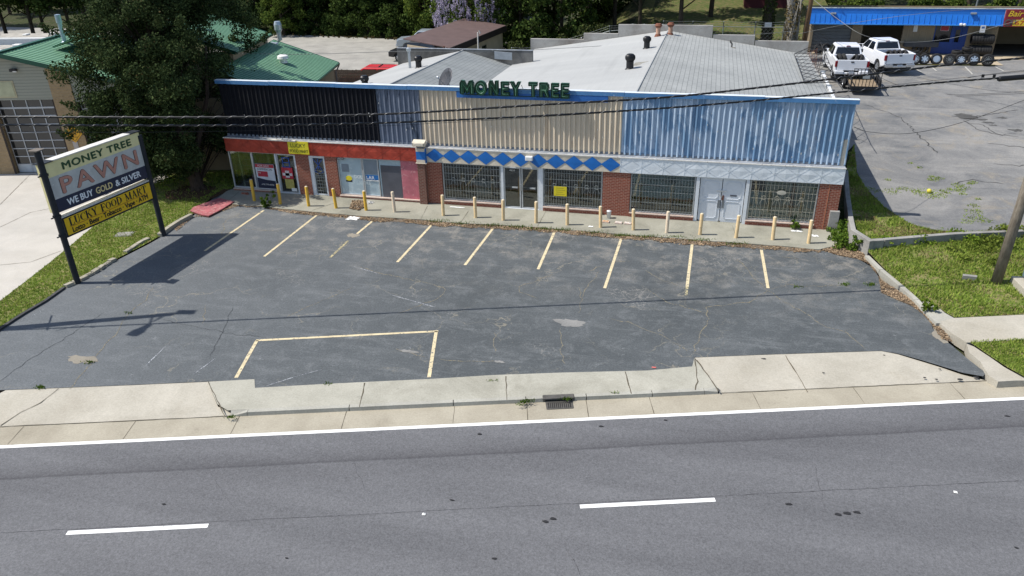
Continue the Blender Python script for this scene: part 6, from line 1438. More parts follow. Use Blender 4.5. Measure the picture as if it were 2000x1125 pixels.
for px0, px1, n_, lb in ((1889,1911,2,'left'), (1912,1931,2,'right')):
    x0, x1 = sx(px0), sx(px1)
    for k in range(n_):
        t = MB()
        for j in range(4): tyre_mesh(t, (x0+(x1-x0)*(j+.5)/4, 0, 0), (1,0,0), .9, 20)
        q = t.build('tyre_row', M_RUB, smooth=True); q.location = (0, YS-.45, ZS+.38+k*.78); 
        tag(q, 'row of upright tyres on the %s wall rack, %s tier' % (lb, ('lower', 'upper')[k]), 'tyres'); q['kind'] = 'stuff'
for px in (1790, 1800, 1610, 1596): 
    o = MB(); tyre_mesh(o, s=1.0); q = o.build('tyre', M_RUB, smooth=True); q.location = (sx(px), YS-.4 if px > 1700 else YS-.9, ZS+.38); q.rotation_euler = (-.15, 0, .4 if px < 1700 else 0); tag(q, {1790: 'upright tyre against the tan wall left of the blue shopfront', 1800: 'upright tyre half hidden beside the one against the tan wall', 1610: 'upright tyre in front of the grey roller door, right one', 1596: 'upright tyre in front of the grey roller door, left one'}[px], 'tyre')
b1 = MB(); b1.box(sx(1762), sx(1828), YS-.5, YS-.05, ZS+.55, ZS+.9); bn = b1.build('rack_panel', paint('dark_grey_bin', (.045,.05,.06), .7, .2, 3)); tag(bn, 'long dark grey bin against the tan wall beside the blue shopfront', 'bin')

# ================================================================== VEHICLES
M_TW = paint('white_car_paint', (.74,.76,.80), .22, .02, 1, spec=.6); M_TG = paint('silver_car_paint', (.33,.38,.42), .25, .03, 1, spec=.6, metal=.3); M_TR = paint('red_car_paint', (.55,.018,.022), .25, .03, 1, spec=.6); M_TK = paint('black_car_paint', (.012,.012,.014), .2, .03, spec=.6)
M_CG = paint('car_glass', (.010,.012,.016), .06, .05, spec=.8); M_PL = paint('black_car_plastic', (.022,.022,.024), .6, .1); M_TL = paint('tail_light_red', (.20,.008,.015), .25, .05); M_CHR = paint('bumper_chrome', (.55,.57,.60), .2, .05, metal=.8); M_BEIGE = paint('beige_lower_trim', (.34,.32,.27), .4, .05)
def arch(yc, r, zb_, n=8): return [(yc-r*math.cos(math.pi*k/n), zb_+r*math.sin(math.pi*k/n)*1.02) for k in range(n+1)]
def car_wheel(par, x, y, r=.39, rim=None, s_=1):
    t = bpy.data.objects.new('wheel', None); C.objects.link(t); t.parent = par; t.location = (x, y, r)
    mb = MB(); tyre_mesh(mb, (0,0,0), (1,0,0), r/.395, 22); mb.build('tyre', M_RUB, t, smooth=True); mb = MB(); rim_mesh(mb, (0,0,0), (-s_,0,0), r/.395, 7, .07); mb.build('rim', rim or M_RIMS, t)
def cabin(mb, mg, y0, y1, z0, yr0, yr1, z1, w0=.93, w1=.74, back=True, split=()):
    """greenhouse: lower rectangle to smaller roof, glass inset on each side"""
    lo = [(-w0,y0,z0),(w0,y0,z0),(w0,y1,z0),(-w0,y1,z0)]; hi = [(-w1,yr0,z1),(w1,yr0,z1),(w1,yr1,z1),(-w1,yr1,z1)]
    mid = [tuple(Vector(h)+Vector((0,0,.045))*1+((Vector((0,(yr0+yr1)/2,h[2]))-Vector(h))*.10)) for h in hi]
    mb.add(lo+hi+mid, [(0,1,5,4),(1,2,6,5),(2,3,7,6),(3,0,4,7),(4,5,9,8),(5,6,10,9),(6,7,11,10),(7,4,8,11),(8,9,10,11)])
    for (a, b) in ((0,1),(1,2),(2,3),(3,0)):
        A0, B0, C0, D0_ = Vector(lo[a]), Vector(lo[b]), Vector(hi[b]), Vector(hi[a]); n_ = (B0-A0).cross(D0_-A0).normalized()*.012
        if n_.dot((A0+C0)/2-Vector((0,(y0+y1)/2,z0))) < 0: n_ = -n_
        segs = [(0.07, .93)] if a in (0, 2) else [(0.06, .47), (.53, .93)]
        for u0, u1 in segs:
            P = []
            for u, v in ((u0,.14),(u1,.14),(u1,.88),(u0,.88)): P.append((A0*(1-u)+B0*u)*(1-v)+(D0_*(1-u)+C0*u)*v+n_)
            if a in (1, 3): 
                pass
            mg.poly(P)
def pickup(label, P, rz, paint_, s=1.0, trim=None, group=None):
    t = thing('pickup_truck', label, 'pickup truck', P, rz, group); t.scale = (s, s, s)
    zb_ = .42; hw = 1.0
    prof = [(-2.82,.62)]+[(-2.82,1.34),(-.82,1.34),(-.80,1.16),(1.35,1.16),(2.55,1.10),(2.85,.95),(2.88,.45),(2.35,zb_)]+arch(1.80,.47,zb_)[::-1]+[(1.2,zb_),(-1.1,zb_)]+arch(-1.72,.47,zb_)[::-1]+[(-2.3,zb_+.06)]
    prof = [(-2.82,.62),(-2.82,1.36),(-.80,1.36),(-.78,1.20),(1.40,1.20),(2.60,1.13),(2.86,.98),(2.88,.48),(2.32,zb_)]
    prof += [(1.82+.46*math.cos(a), zb_+.44*math.sin(a)) for a in [k*math.pi/8 for k in range(9)]]
    prof += [(-1.74+.46*math.cos(a), zb_+.44*math.sin(a)) for a in [k*math.pi/8 for k in range(9)]]+[(-2.5,.5)]
    mb = MB(); mb.extr([(-hw, y, z) for y, z in prof], (.13,0,0)); mb.extr([(hw-.13, y, z) for y, z in prof], (.13,0,0))
    mb.box(-hw+.13, hw-.13, 1.42, 2.84, .5, 1.14); mb.box(-hw+.13, hw-.13, -.80, 1.42, .5, 1.19); mb.box(-hw+.13, hw-.13, -.86, -.78, .8, 1.36)
    b = mb.build('body', paint_, t, bevel=.035)
    mb = MB(); mb.box(-.86,.86,-2.8,-.86,.62,.80); mb.box(-.9,.9,-2.7,2.7,.36,.5); mb.build('bed_floor', M_PL, t)
    mb = MB(); mb.box(-.86,.86,-2.86,-2.77,.72,1.35); tg = mb.build('tailgate', paint_, t, bevel=.02)
    mb = MB(); mb.box(-.09,.09,-2.875,-2.86,1.20,1.27); mb.build('handle', M_PL, tg)
    mb, mg = MB(), MB(); cabin(mb, mg, -.80, 1.55, 1.18, -.52, .75, 1.84); mb.build('cab', paint_, t, bevel=.04); mg.build('cab_glass', M_CG, t)
    for sx_ in (-1, 1):
        mb = MB(); mb.box(*sorted((sx_*.865, sx_*1.005)), -2.86, -2.70, .92, 1.28); mb.build('tail_light', M_TL, t, bevel=.02)
        mb = MB(); mb.obox((sx_*1.14, 1.05, 1.30), (.10,0,0), (0,.05,0), (0,0,.10)); mb.obox((sx_*1.0, 1.07, 1.24), (.1,0,0), (0,.02,0), (0,0,.02)); mb.build('mirror', M_PL, t, bevel=.02)
        for y in (1.82, -1.74): car_wheel(t, sx_*.86, y, .40, None, sx_)
        mb = MB(); mb.obox((sx_*.60, 2.87, .92), (.22,0,0), (0,.03,0), (0,0,.10)); mb.build('headlight', M_CHR, t)
    mb = MB(); mb.box(-.98,-.45,-3.0,-2.80,.50,.70); mb.box(.45,.98,-3.0,-2.80,.50,.70); mb.box(-.45,.45,-2.98,-2.80,.48,.60); mb.build('rear_bumper', trim or paint_, t, bevel=.03)
    mb = MB(); mb.box(-.95,.95,2.84,2.98,.45,.70); mb.build('front_bumper', M_CHR, t, bevel=.03)
    mb = MB(); mb.box(-.17,.17,-2.995,-2.985,.56,.68); mb.build('licence_plate', paint('plate_pale', (.45,.50,.58), .4), t)
    mb = MB(); mb.box(-.12,.12,-.56,-.50,1.80,1.86); mb.build('brake_light', M_TL, t)
    return t
Pt = T(1652, 152); Pt = Vector((9.0, 57.2, 0)); Pt.z = ramp(Pt.y)+.02
t1 = pickup('white crew pickup with red tail lights hitched to the trailer', Pt, R_(1), M_TW, 1.03)
P2 = Vector((11.75, 59.6, 0)); P2.z = ramp(P2.y)+.02
t2 = pickup('white pickup with beige lower trim parked right of the other, angled', P2, R_(13), M_TW, 1.0, M_CHR)
def bed_tyre(truck, lx, ly, lz, tilt, s=.98, label=''):
    m_ = wmat(truck); q = MB(); tyre_mesh(q, ax=(1,0,0), s=s, seg=24); o = q.build('tyre', M_RUB, smooth=True)
    o.location = m_ @ Vector((lx, ly, lz)); o.rotation_euler = (0, tilt, truck.rotation_euler.z+.12); tag(o, label, 'tyre', 'tyres carried in the pickup beds'); return o
for i, (lx, ly, tl) in enumerate(((-.60,-1.75,-.35),(-.33,-1.7,-.35))): bed_tyre(t1, lx, ly, 1.20, tl, label=('large tyre leaning left in the bed of the hitched pickup', 'large tyre in the bed of the hitched pickup, inner of the two left ones')[i])
for i, (lx, ly, tl) in enumerate(((.25,-1.8,.55),(.55,-1.75,.55))): bed_tyre(t1, lx, ly, 1.18, tl, label=('tyre leaning right in the bed of the hitched pickup, inner one', 'outermost right tyre in the bed of the hitched pickup')[i])
for i in range(4): bed_tyre(t2, -.42+.33*i, -1.9, 1.12, .5, .9, ('leftmost', 'second from left', 'third from left', 'rightmost')[i]+' tyre leaning in the bed of the angled pickup')
mb = MB(); q = wmat(t1).inverted()
# silver pickup beyond the roofs and the red and black cars
Ps = Vector(T(826, 98)); Ps.z = TZ(Ps.x, Ps.y)+.09
t3 = pickup('silver grey crew pickup parked beyond the brown roof', Vector((Ps.x+.6, Ps.y, Ps.z)), R_(96), M_TG, 1.02)
def suv(label, P, rz, pm, name='suv', cat='suv'):
    t = thing(name, label, cat, P, rz); zb_ = .40; hw = .95
    prof = [(-2.4,.5),(-2.42,1.02),(-2.3,1.15),(1.2,1.12),(2.2,1.02),(2.4,.8),(2.42,.45),(1.98,zb_)]+[(1.45+.42*math.cos(a), zb_+.42*math.sin(a)) for a in [k*math.pi/8 for k in range(9)]]+[(-1.45+.42*math.cos(a), zb_+.42*math.sin(a)) for a in [k*math.pi/8 for k in range(9)]]
    mb = MB(); mb.extr([(-hw, y, z) for y, z in prof], (2*hw,0,0)); mb.build('body', pm, t, bevel=.04)
    mb, mg = MB(), MB(); cabin(mb, mg, -2.3, 1.25, 1.12, -2.0, .45, 1.72, .92, .76); mb.build('roof', pm, t, bevel=.04); mg.build('window', M_CG, t)
    for s_ in (-1, 1):
        mb = MB(); mb.tube([(s_*.66,-1.7,1.80),(s_*.66,.2,1.80)], .018, 6); mb.build('roof_rail', M_PL, t)
        for y in (1.45, -1.45): car_wheel(t, s_*.80, y, .36, None, s_)
        mb = MB(); mb.box(*sorted((s_*.72, s_*.96)), -2.44, -2.36, .85, 1.1); mb.build('tail_light', M_TL, t); mb = MB(); mb.box(*sorted((s_*.55, s_*.9)), 2.36, 2.43, .72, .88); mb.build('headlight', M_CHR, t)
    mb = MB(); mb.bar((-.6,-.8,1.80),(.6,-.75,1.80), .05); mb.build('cross_bar', M_PL, t)
    return t
Pr = T(718, 166); Pr.z = TZ(Pr.x, Pr.y)+.09
suv('bright red SUV parked behind the wooden fence', Vector((-25.4, 56.0, TZ(-25.4, 56.0)+.09)), R_(94), M_TR)
Pk = T(771, 121); suv('black car mostly hidden at the corner of the dark parapet', Vector((Pk.x+1.9, Pk.y+.8, TZ(Pk.x, Pk.y)+.09)), R_(88), M_TK, 'car', 'car')
# utility trailer
zt0 = 2.25
n0, n1, f0, f1 = G(1663, 171, zt0), G(1717, 171, zt0), G(1648, 143, zt0), G(1697, 143, zt0)
ctr = (n0+n1+f0+f1)/4; ldir = ((f0+f1)/2-(n0+n1)/2); ldir.z = 0; tl_ = min(4.2, ldir.length); ldir.normalize()
wd_ = ((n1-n0).length+(f1-f0).length)/4; trz = math.atan2(-ldir.x, ldir.y)
gz = ramp(ctr.y)+.02
tr = thing('utility_trailer', 'black open utility trailer with wooden deck and barred ramp gate', 'trailer', (ctr.x, ctr.y, gz), trz)
hh = tl_/2; M_DECK = paint('deck_planks', (.24,.18,.115), .8, .2, 3); zd = zt0-gz
for k in range(7): x = -wd_+2*wd_*k/7; mb = MB(); mb.box(x+.01, x+2*wd_/7-.01, -hh, hh, zd-.04, zd); mb.build('deck_plank', M_DECK, tr)
mb = MB(); mb.box(-wd_-.05,-wd_,-hh,hh,zd-.12,zd+.02); mb.box(wd_,wd_+.05,-hh,hh,zd-.12,zd+.02); mb.box(-wd_,wd_,-hh-.05,-hh,zd-.12,zd); mb.box(-wd_,wd_,hh,hh+.05,zd-.12,zd)
for s_ in (-1, 1):
    mb.box(*sorted((s_*wd_, s_*(wd_+.05))), -hh, hh, zd+.38, zd+.43)
    for y in np.linspace(-hh+.03, hh-.03, 4): mb.box(*sorted((s_*wd_, s_*(wd_+.045))), y-.02, y+.02, zd, zd+.4)
    mb.bar((s_*.5, hh, zd-.1), (0, hh+1.2, zd-.15), .07)
mb.box(-wd_, wd_, hh, hh+.05, zd+.38, zd+.43); mb.build('frame', M_PL, tr)
mb = MB()
for k in range(9): x = -wd_+2*wd_*k/8; mb.bar((x, -hh-.06, zd), (x+.03, -hh-.16, zd+1.12), .035)
mb.bar((-wd_, -hh-.16, zd+1.12), (wd_+.03, -hh-.16, zd+1.12), .05); mb.bar((-wd_, -hh-.06, zd+.02), (wd_, -hh-.06, zd+.02), .05); mb.build('ramp_gate', M_PL, tr)
for s_ in (-1, 1):
    for y in (-.55, .35):
        car_wheel(tr, s_*(wd_+.22), y, .33, None, s_)
    mb = MB(); mb.tube([(s_*(wd_+.22), -.98, .35), (s_*(wd_+.22), -.85, .66), (s_*(wd_+.22), -.1, .72), (s_*(wd_+.22), .65, .66), (s_*(wd_+.22), .78, .35)], .035, 6); mb.build('mudguard', M_PL, tr)
mb = MB(); mb.box(-.25,.15,-hh-.2,-hh-.19,zd+.55,zd+.85); mb.build('gate_notice', paint('faded_notice', (.30,.32,.32), .6), tr)

# ---- lattice barrier on the right roof edge, white board gate
M_LAT = paint('dark_lattice', (.03,.03,.032), .6, .1)
lt = thing('security_lattice', 'dark diamond lattice barrier along the right edge of the grey roof', 'fence', (5.4, 47, 4.2))
Q = [G(1571,163,4.25), G(1552,108,4.35), G(1580,84,4.9), G(1606,162,4.6)]
Q = [Vector((4.95, 42.6, 4.30)), Vector((5.0, 50.3, 4.45)), Vector((6.55, 51.5, 4.95)), Vector((6.5, 42.3, 4.45))]
def bl(u, v): return (Q[0]*(1-u)+Q[1]*u)*(1-v)+(Q[3]*(1-u)+Q[2]*u)*v
mb = MB(); NU = 9
for k in range(-3, NU+3):
    for sgn in (1, -1):
        pts = []
        for j in range(7):
            v = j/6; u = (k+sgn*v*3 + (0 if sgn > 0 else 0))/NU
            if 0 <= u <= 1: pts.append(bl(u, v))
        if len(pts) > 1: mb.tube(pts, .016, 4)
mb.build('lattice', M_LAT, lt, world=True)
mb = MB(); mb.tube([Q[0],Q[1],Q[2],Q[3],Q[0]], .022, 5); mb.tube([Q[3], Q[3]+Vector((.1,-1.3,-.1))], .02, 5); mb.build('lattice_frame', M_LAT, lt, world=True)
lt2 = thing('security_lattice', 'rusty upright lattice at the far corner by the roller door', 'fence', (6.6, 54, 2)); mb = MB()
for k in range(8):
    for sgn in (1, -1):
        y0 = 52.5+k*.9; mb.tube([(6.7, y0, 2.0), (6.7+.02, y0+sgn*1.5, 4.2-.2*k)], .014, 4)
mb.build('lattice', M_RUST, lt2, world=True)
wg = thing('board_gate', 'white painted board panel standing between roof edge and upper lot', 'gate', (6.75, 46, 1.2))
mb = MB(); mb.add([(6.62,43.2,1.2),(6.62,49.6,1.6),(6.62,49.6,3.55),(6.62,43.2,3.25),(6.78,43.2,1.2),(6.78,49.6,1.6),(6.78,49.6,3.55),(6.78,43.2,3.25)], [(0,3,2,1),(4,5,6,7),(0,1,5,4),(1,2,6,5),(2,3,7,6),(3,0,4,7)]); mb.build('panel', paint('white_board', (.70,.72,.74), .5, .05), wg, world=True)
for y in (43.2, 46.4, 49.6): mb = MB(); mb.box(6.56, 6.84, y-.05, y+.05, 1.0, 3.3+.1*(y-43)/2); mb.build('post', M_GALV, wg, world=True)

# ================================================================== LEFT BUILDING (bays with glazed doors, green metal roofs)
ga_ = R_(12.6); gu = Vector((math.cos(ga_), math.sin(ga_), 0)); gv = Vector((-math.sin(ga_), math.cos(ga_), 0)); GO = Vector((-34.08, 33.94, 0))
gb = thing('garage_building', 'tan brick building with glazed overhead doors and ribbed green metal roofs', 'building', GO, ga_)
M_TBRICK = brick('tan_brick', (.36,.25,.13), (.29,.20,.105), (.27,.22,.16), bw=.22, rh=.08, ms=.010)
def siding():
    m, t, b = nodes('sage_siding', .7, .3); g = t.nodes.new('ShaderNodeNewGeometry'); sp = t.nodes.new('ShaderNodeSeparateXYZ'); L(t, g.outputs['Position'], sp.inputs[0])
    f = mathn(t, 'FRACT', mathn(t, 'MULTIPLY', sp.outputs[2], 6.2)); c = rampn(t, f, .0, .16, (.13,.14,.12,1), (.285,.29,.245,1)); L(t, c, b.inputs['Base Color']); bump(t, b, f, .6, .02); return m
M_SIDE = siding(); M_GRN = paint('green_metal_roof', (.20,.36,.23), .5, .10, 1.2, spec=.4); M_GRIB = paint('green_rib_shade', (.07,.19,.12), .5, .1, 2); M_GRNT = paint('green_trim', (.012,.075,.045), .45, .1, 3); M_SOFF = paint('grey_soffit', (.16,.15,.15), .7, .1)
def gbox(name, mat, *b, label=None): q = MB(); q.box(*b); return q.build(name, mat, gb, label=label)
RU, RZ, SL_ = -2.1, 6.62, .25
def az(u): return RZ-SL_*abs(u-RU)
def gable(name, mat, u0, u1, v0, v1, zb0, zfn, peak):
    P = [(u0, v0, zb0), (u1, v0, zb0), (u1, v0, zfn(u1))]+([(peak, v0, zfn(peak))] if u0 < peak < u1 else [])+[(u0, v0, zfn(u0))]
    q = MB(); q.extr(P, (0, v1-v0, 0)); return q.build(name, mat, gb)
azw = lambda u: az(u)-.14
gable('siding', M_SIDE, -9.6, 0.0, .05, .2, 4.12, azw, RU); gable('siding', M_SIDE, 1.16, 5.3, .05, .2, 3.98, azw, RU)
gable('brick_pier', M_TBRICK, 0.0, 1.16, 0, .3, -.1, azw, RU); gable('brick_pier', M_TBRICK, -4.35, -3.30, 0, .3, -.1, lambda u: 4.12, 99); gbox('brick_pier', M_TBRICK, 4.9, 5.3, 0, .3, -.1, 3.98)
gbox('side_wall', M_TBRICK, 5.1, 5.3, .3, 14, -.1, 4.6); gbox('side_wall', M_TBRICK, -9.6, -9.4, .2, 8, -.1, 4.6); gbox('back_wall', M_TBRICK, -9.6, 5.3, 7.8, 8, -.1, 4.6)
gbox('door_reveal', paint('dark_reveal', (.035,.025,.02), .8), -.09, 0, .02, .35, -.1, 4.12); gbox('door_reveal', MATS['dark_reveal'], -3.42, -3.3, -.01, .35, -.1, 4.12); gbox('door_reveal', MATS['dark_reveal'], 1.16, 1.26, .02, .35, -.1, 3.98)
M_DG = paint('dark_door_glass', (.012,.015,.018), .08, .4, .8, spec=.7); M_DF = paint('door_aluminium', (.40,.42,.45), .45, .05, metal=.2)
for (u0, u1, z1, lb) in ((-3.30, -.09, 4.10, 'glazed overhead door nearest the sign'), (1.28, 4.85, 3.96, 'glazed overhead door behind the cedar'), (-8.6, -4.4, 4.10, 'glazed overhead door outside the left edge')):
    d = bpy.data.objects.new('overhead_door', None); C.objects.link(d); d.parent = gb; d.location = (u0, 0, 0); d['label'] = lb; w_ = u1-u0
    mb = MB(); mb.box(0, w_, .28, .30, .05, z1); mb.build('glass', M_DG, d)
    mb = MB(); mb.box(.0, w_, .24, .28, .02, .48); mb.build('bottom_panel', paint('door_bottom_panel', (.42,.46,.50), .5), d)
    mb = MB(); nr = 8
    for k in range(nr+1): z = .48+(z1-.48)*k/nr; tk = .045 if k in (6, 7) else .022; mb.box(0, w_, .235, .29, z-tk, z+tk)
    for k in range(5): x = w_*k/4; mb.box(max(0, x-.025), min(w_, x+.025), .24, .285, .02, z1)
    mb.build('door_grid', M_DF, d)
def metal_roof(pts4, nrib, name='roof', dark=.0):
    """pts4 = ridge-front, ridge-back, eave-back, eave-front; ribs run down the slope"""
    a, b, c, d = map(Vector, pts4); n_ = (b-a).cross(d-a).normalized()
    if n_.z < 0: n_ = -n_
    mb = MB(); mb.extr([a, b, c, d], -n_*.05); o = mb.build(name, M_GRN, gb)
    mb = MB()
    for k in range(nrib+1):
        u = k/nrib; p, q = a+(b-a)*u, d+(c-d)*u; mb.bar(p+n_*.012, q+n_*.012, .07, n_, .03)
    mb.build('roof_ribs', M_GRIB, gb); return o  # rib colour is darkened to stand in for shadow lines along the ribs
EU = 5.75
metal_roof([(RU,-.35,az(RU)), (RU,7.8,az(RU)), (EU,7.8,az(EU)), (EU,-.35,az(EU))], 27); metal_roof([(RU,-.35,az(RU)), (RU,7.8,az(RU)), (-10,7.8,az(-10)), (-10,-.35,az(-10))], 27)
mb = MB(); mb.bar((RU,-.4,az(RU)+.04), (RU,7.9,az(RU)+.04), .3, t2=.06); mb.build('ridge_cap', M_GRNT, gb)
for u in (EU, -10.0):
    mb = MB(); mb.bar((RU, -.37, az(RU)-.06), (u, -.37, az(u)-.06), .05, t2=.22); mb.build('rake_trim', M_GRNT, gb); mb = MB(); mb.bar((RU, -.18, az(RU)-.18), (u, -.18, az(u)-.18), .32, t2=.05); mb.build('soffit', M_SOFF, gb)
mb = MB(); mb.bar((EU+.03,-.4,az(EU)-.08),(EU+.03,7.8,az(EU)-.08), .06, t2=.16); mb.build('gutter', M_GRNT, gb)
# raised middle roof and the lower right wing
def rz_(z): return z
CE, CZ, CR, CRZ = 9.4, 6.0, 3.6, 7.95
metal_roof([(CR,2.6,CRZ), (CR,9.05,CRZ), (CE,9.05,CZ), (CE,2.6,CZ)], 22); metal_roof([(CR,2.6,CRZ), (CR,9.05,CRZ), (-.8,9.05,6.45), (-.8,2.6,6.45)], 22)
mb = MB(); mb.bar((CR,9.08,CRZ-.05),(CE,9.08,CZ-.05), .05, t2=.16); mb.bar((CE+.03,2.6,CZ-.07),(CE+.03,9.1,CZ-.07), .06, t2=.12); mb.bar((CR,2.55,CRZ-.06),(CE,2.55,CZ-.06), .05, t2=.2); mb.build('rake_trim', M_GRNT, gb)
gbox('clerestory_wall', paint('tan_clerestory', (.34,.27,.19), .8, .1), 9.0, 9.12, 2.8, 8.95, 4.9, 5.92); gbox('clerestory_wall', MATS['tan_clerestory'], 5.3, 9.0, 2.75, 2.87, 3.5, 5.95)
gbox('clerestory_post', MATS['dark_reveal'], 9.12, 9.16, 5.6, 5.75, 5.2, 5.9)
BU, BZ0, BE, BZ1 = 9.15, 5.50, 13.2, 4.0
metal_roof([(BU,-.2,BZ0), (BU,9.95,BZ0), (BE,9.95,BZ1), (BE,-.2,BZ1)], 33)
mb = MB(); mb.bar((BU,9.99,BZ0-.05),(BE,9.99,BZ1-.05), .05, t2=.16); mb.bar((BE+.03,-.2,BZ1-.07),(BE+.03,10,BZ1-.07), .08, t2=.12); mb.build('gutter', M_GRNT, gb)
gbox('side_wall', M_STUC, 12.7, 12.9, 0, 9.6, -.1, 4.0); gbox('back_wall', M_STUC, 5.3, 12.9, 9.5, 9.7, -.1, 4.0); gbox('front_wall', M_STUC, 5.3, 12.9, .1, .3, -.1, 4.0)
mb = MB(); mb.tube([(13.25,9.9,3.9),(13.1,9.8,3.6),(13.0,9.75,3.5),(13.0,9.75,0)], .05, 6); mb.build('downpipe', M_SOFF, gb)
q = MB(); q.add([(12.9,3.5,3.2),(14.6,3.5,2.9),(14.6,7.2,2.9),(12.9,7.2,3.2),(12.9,3.5,3.14),(14.6,3.5,2.84),(14.6,7.2,2.84),(12.9,7.2,3.14)], [(0,1,2,3),(7,6,5,4),(0,4,5,1),(1,5,6,2),(2,6,7,3)]); q.build('awning', paint('beige_awning', (.42,.40,.33), .8), gb)
# flues, lamp, window
uA = 1.2
def gloc(px, py, u=None):
    z = 6.0
    for i in range(50):
        P = G(px, py, z); u_ = (P-GO).dot(gu); z = .5*z+.5*az(u_)
    P = G(px, py, z); return Vector(((P-GO).dot(gu), (P-GO).dot(gv), P.z))
Pf = gloc(127, 84); mb = MB(); mb.tube([Pf-Vector((0,0,.2)), Pf+Vector((0,0,1.25))], .12, 14); mb.lathe([(.24,-.02),(.12,.12)], Pf, seg=14); mb.lathe([(.14,1.1),(.16,1.12),(.16,1.55),(.02,1.58)], Pf, seg=14); mb.build('flue', paint('blue_galvanised', (.34,.42,.50), .35, .1, metal=.4), gb)
Pg = Vector((9.55, 9.3, 5.1)); mb = MB(); mb.tube([Pg+Vector((-.35,.0,.25)), Pg+Vector((0,0,.2)), Pg+Vector((.22,.1,.5)), Pg+Vector((.22,.1,1.0))], .15, 12); mb.lathe([(.16,.95),(.24,1.1),(.24,1.4),(.18,1.6),(.02,1.62)], Pg+Vector((.22,.1,0)), seg=14); mb.build('kitchen_flue', M_GALV, gb)
Pv = Vector((11.0, 5.6, BZ0-(11.0-BU)*(BZ0-BZ1)/(BE-BU))); mb = MB(); mb.lathe([(.26,.02),(.22,.1),(.20,.25),(.34,.27),(.30,.42),(.12,.5),(.01,.51)], Pv, seg=18); mb.build('roof_vent', M_SGNW, gb)
mb = MB(); mb.obox((-1.62, -.10, 5.72), (.16,0,0), (0,.10,0), (0,0,.07)); mb.build('wall_lamp', M_PL, gb); mb = MB(); mb.obox((-1.50, -.2, 5.66), (.10,0,0), (0,.02,0), (0,0,.03)); mb.build('lamp_glass', M_CABT, gb)
gbox('window_frame', paint('cream_window_trim', (.45,.40,.26), .7), -3.3, -1.93, .02, .05, 4.25, 5.15); gbox('window_blind', paint('cream_blind', (.42,.42,.28), .8), -3.3, -2.0, .0, .02, 4.32, 5.08)
# diamond sign on the pier
def gW(u, v, z): return GO+gu*u+gv*v+Vector((0,0,z))
uS, zS = None, None
dq = ray(144, 261); C0_ = CP; t_ = ((GO-C0_).dot(gv))/(dq.dot(gv)); pS = C0_+dq*t_; uS, zS = (pS-GO).dot(gu), pS.z
ys = thing('diamond_sign', 'yellow diamond sign with a house and tree outline on the brick pier', 'sign', gW(uS, -.03, zS), ga_)
M_DYEL = paint('diamond_yellow', (.66,.34,.015), .5, .06); h_ = .50
mb = MB(); mb.extr([(-h_,-.02,0),(0,-.02,-h_),(h_,-.02,0),(0,-.02,h_)], (0,.02,0)); mb.build('plate', M_DYEL, ys)
mb = MB()
for a, b in (((-.40,0),(0,-.40)),((0,-.40),(.40,0)),((.40,0),(0,.40)),((0,.40),(-.40,0))): mb.bar((a[0],-.024,a[1]),(b[0],-.024,b[1]),.016,(0,1,0),.004)
hs = [(-.14,-.08),(-.16,.08),(-.19,.08),(0,.24),(.19,.08),(.16,.08),(.14,-.08),(-.14,-.08)]
for a, b in zip(hs[:-1], hs[1:]): mb.bar((a[0],-.024,a[1]+.02),(b[0],-.024,b[1]+.02),.028,(0,1,0),.004)
mb.bar((0,-.024,-.06),(0,-.024,.12),.03,(0,1,0),.004); mb.lathe([(.001,0),(.07,0)], (0,-.026,.13), (0,-1,0), 10); mb.bar((-.2,-.024,-.18),(.2,-.024,-.18),.03,(0,1,0),.004); mb.build('emblem', M_SGNK, ys)
dq = ray(149, 284); t_ = ((GO-CP).dot(gv))/(dq.dot(gv)); pS = CP+dq*t_
wn_ = thing('wall_notice', 'pale rectangular notice under the yellow diamond sign', 'notice', pS-gv*.03, ga_); mb = MB(); mb.box(-.14,.14,-.01,.01,-.42,.22); mb.build('sheet', paint('pale_notice', (.42,.38,.36), .7, .08), wn_)
# ================================================================== BEHIND THE SHOPS
bb = thing('outbuilding', 'cream outbuilding with a long sloping dark brown roof behind the shops', 'building', (-18.5, 60, .2))
M_CRM = paint('cream_render', (.42,.36,.25), .85, .12, 1.2); M_BRR = paint('brown_roofing', (.105,.068,.062), .8, .15, 1.2); M_BRF = paint('dark_brown_fascia', (.018,.012,.012), .7)
e0 = W(880, 95, 57.0); e1 = W(989, 51, 69.5)       # near lower edge of the roof
r0 = W(838, 92, 61.5); 
A0 = Vector((e0.x, e0.y, e0.z)); A1 = Vector((e1.x, e1.y, e1.z)); back = Vector((-4.6, 2.0, .30))
mb = MB(); mb.extr([A0, A1, A1+back, A0+back], (0,0,.06)); mb.build('roof', M_BRR, bb, world=True)
mb = MB(); mb.bar(A0+Vector((0,0,-.18)), A1+Vector((0,0,-.18)), .08, t2=.50); mb.build('fascia', M_BRF, bb, world=True)
ins = Vector((-.35, .2, 0)); B0, B1 = A0+ins+Vector((0,0,-.2)), A1+ins+Vector((0,-.3,-.2))
mb = MB(); mb.extr([(B0.x,B0.y,0),(B1.x,B1.y,0),(B1.x,B1.y,B1.z),(B0.x,B0.y,B0.z)], (-.2,.1,0)); bk = back*.85; mb.extr([(B1.x,B1.y,0),(B1.x+bk.x,B1.y+bk.y,0),(B1.x+bk.x,B1.y+bk.y,B1.z+.1),(B1.x,B1.y,B1.z)], (0,-.2,0)); mb.extr([(B0.x,B0.y,0),(B0.x+bk.x,B0.y+bk.y,0),(B0.x+bk.x,B0.y+bk.y,B0.z+.1),(B0.x,B0.y,B0.z)], (0,.2,0)); mb.build('wall', M_CRM, bb, world=True)
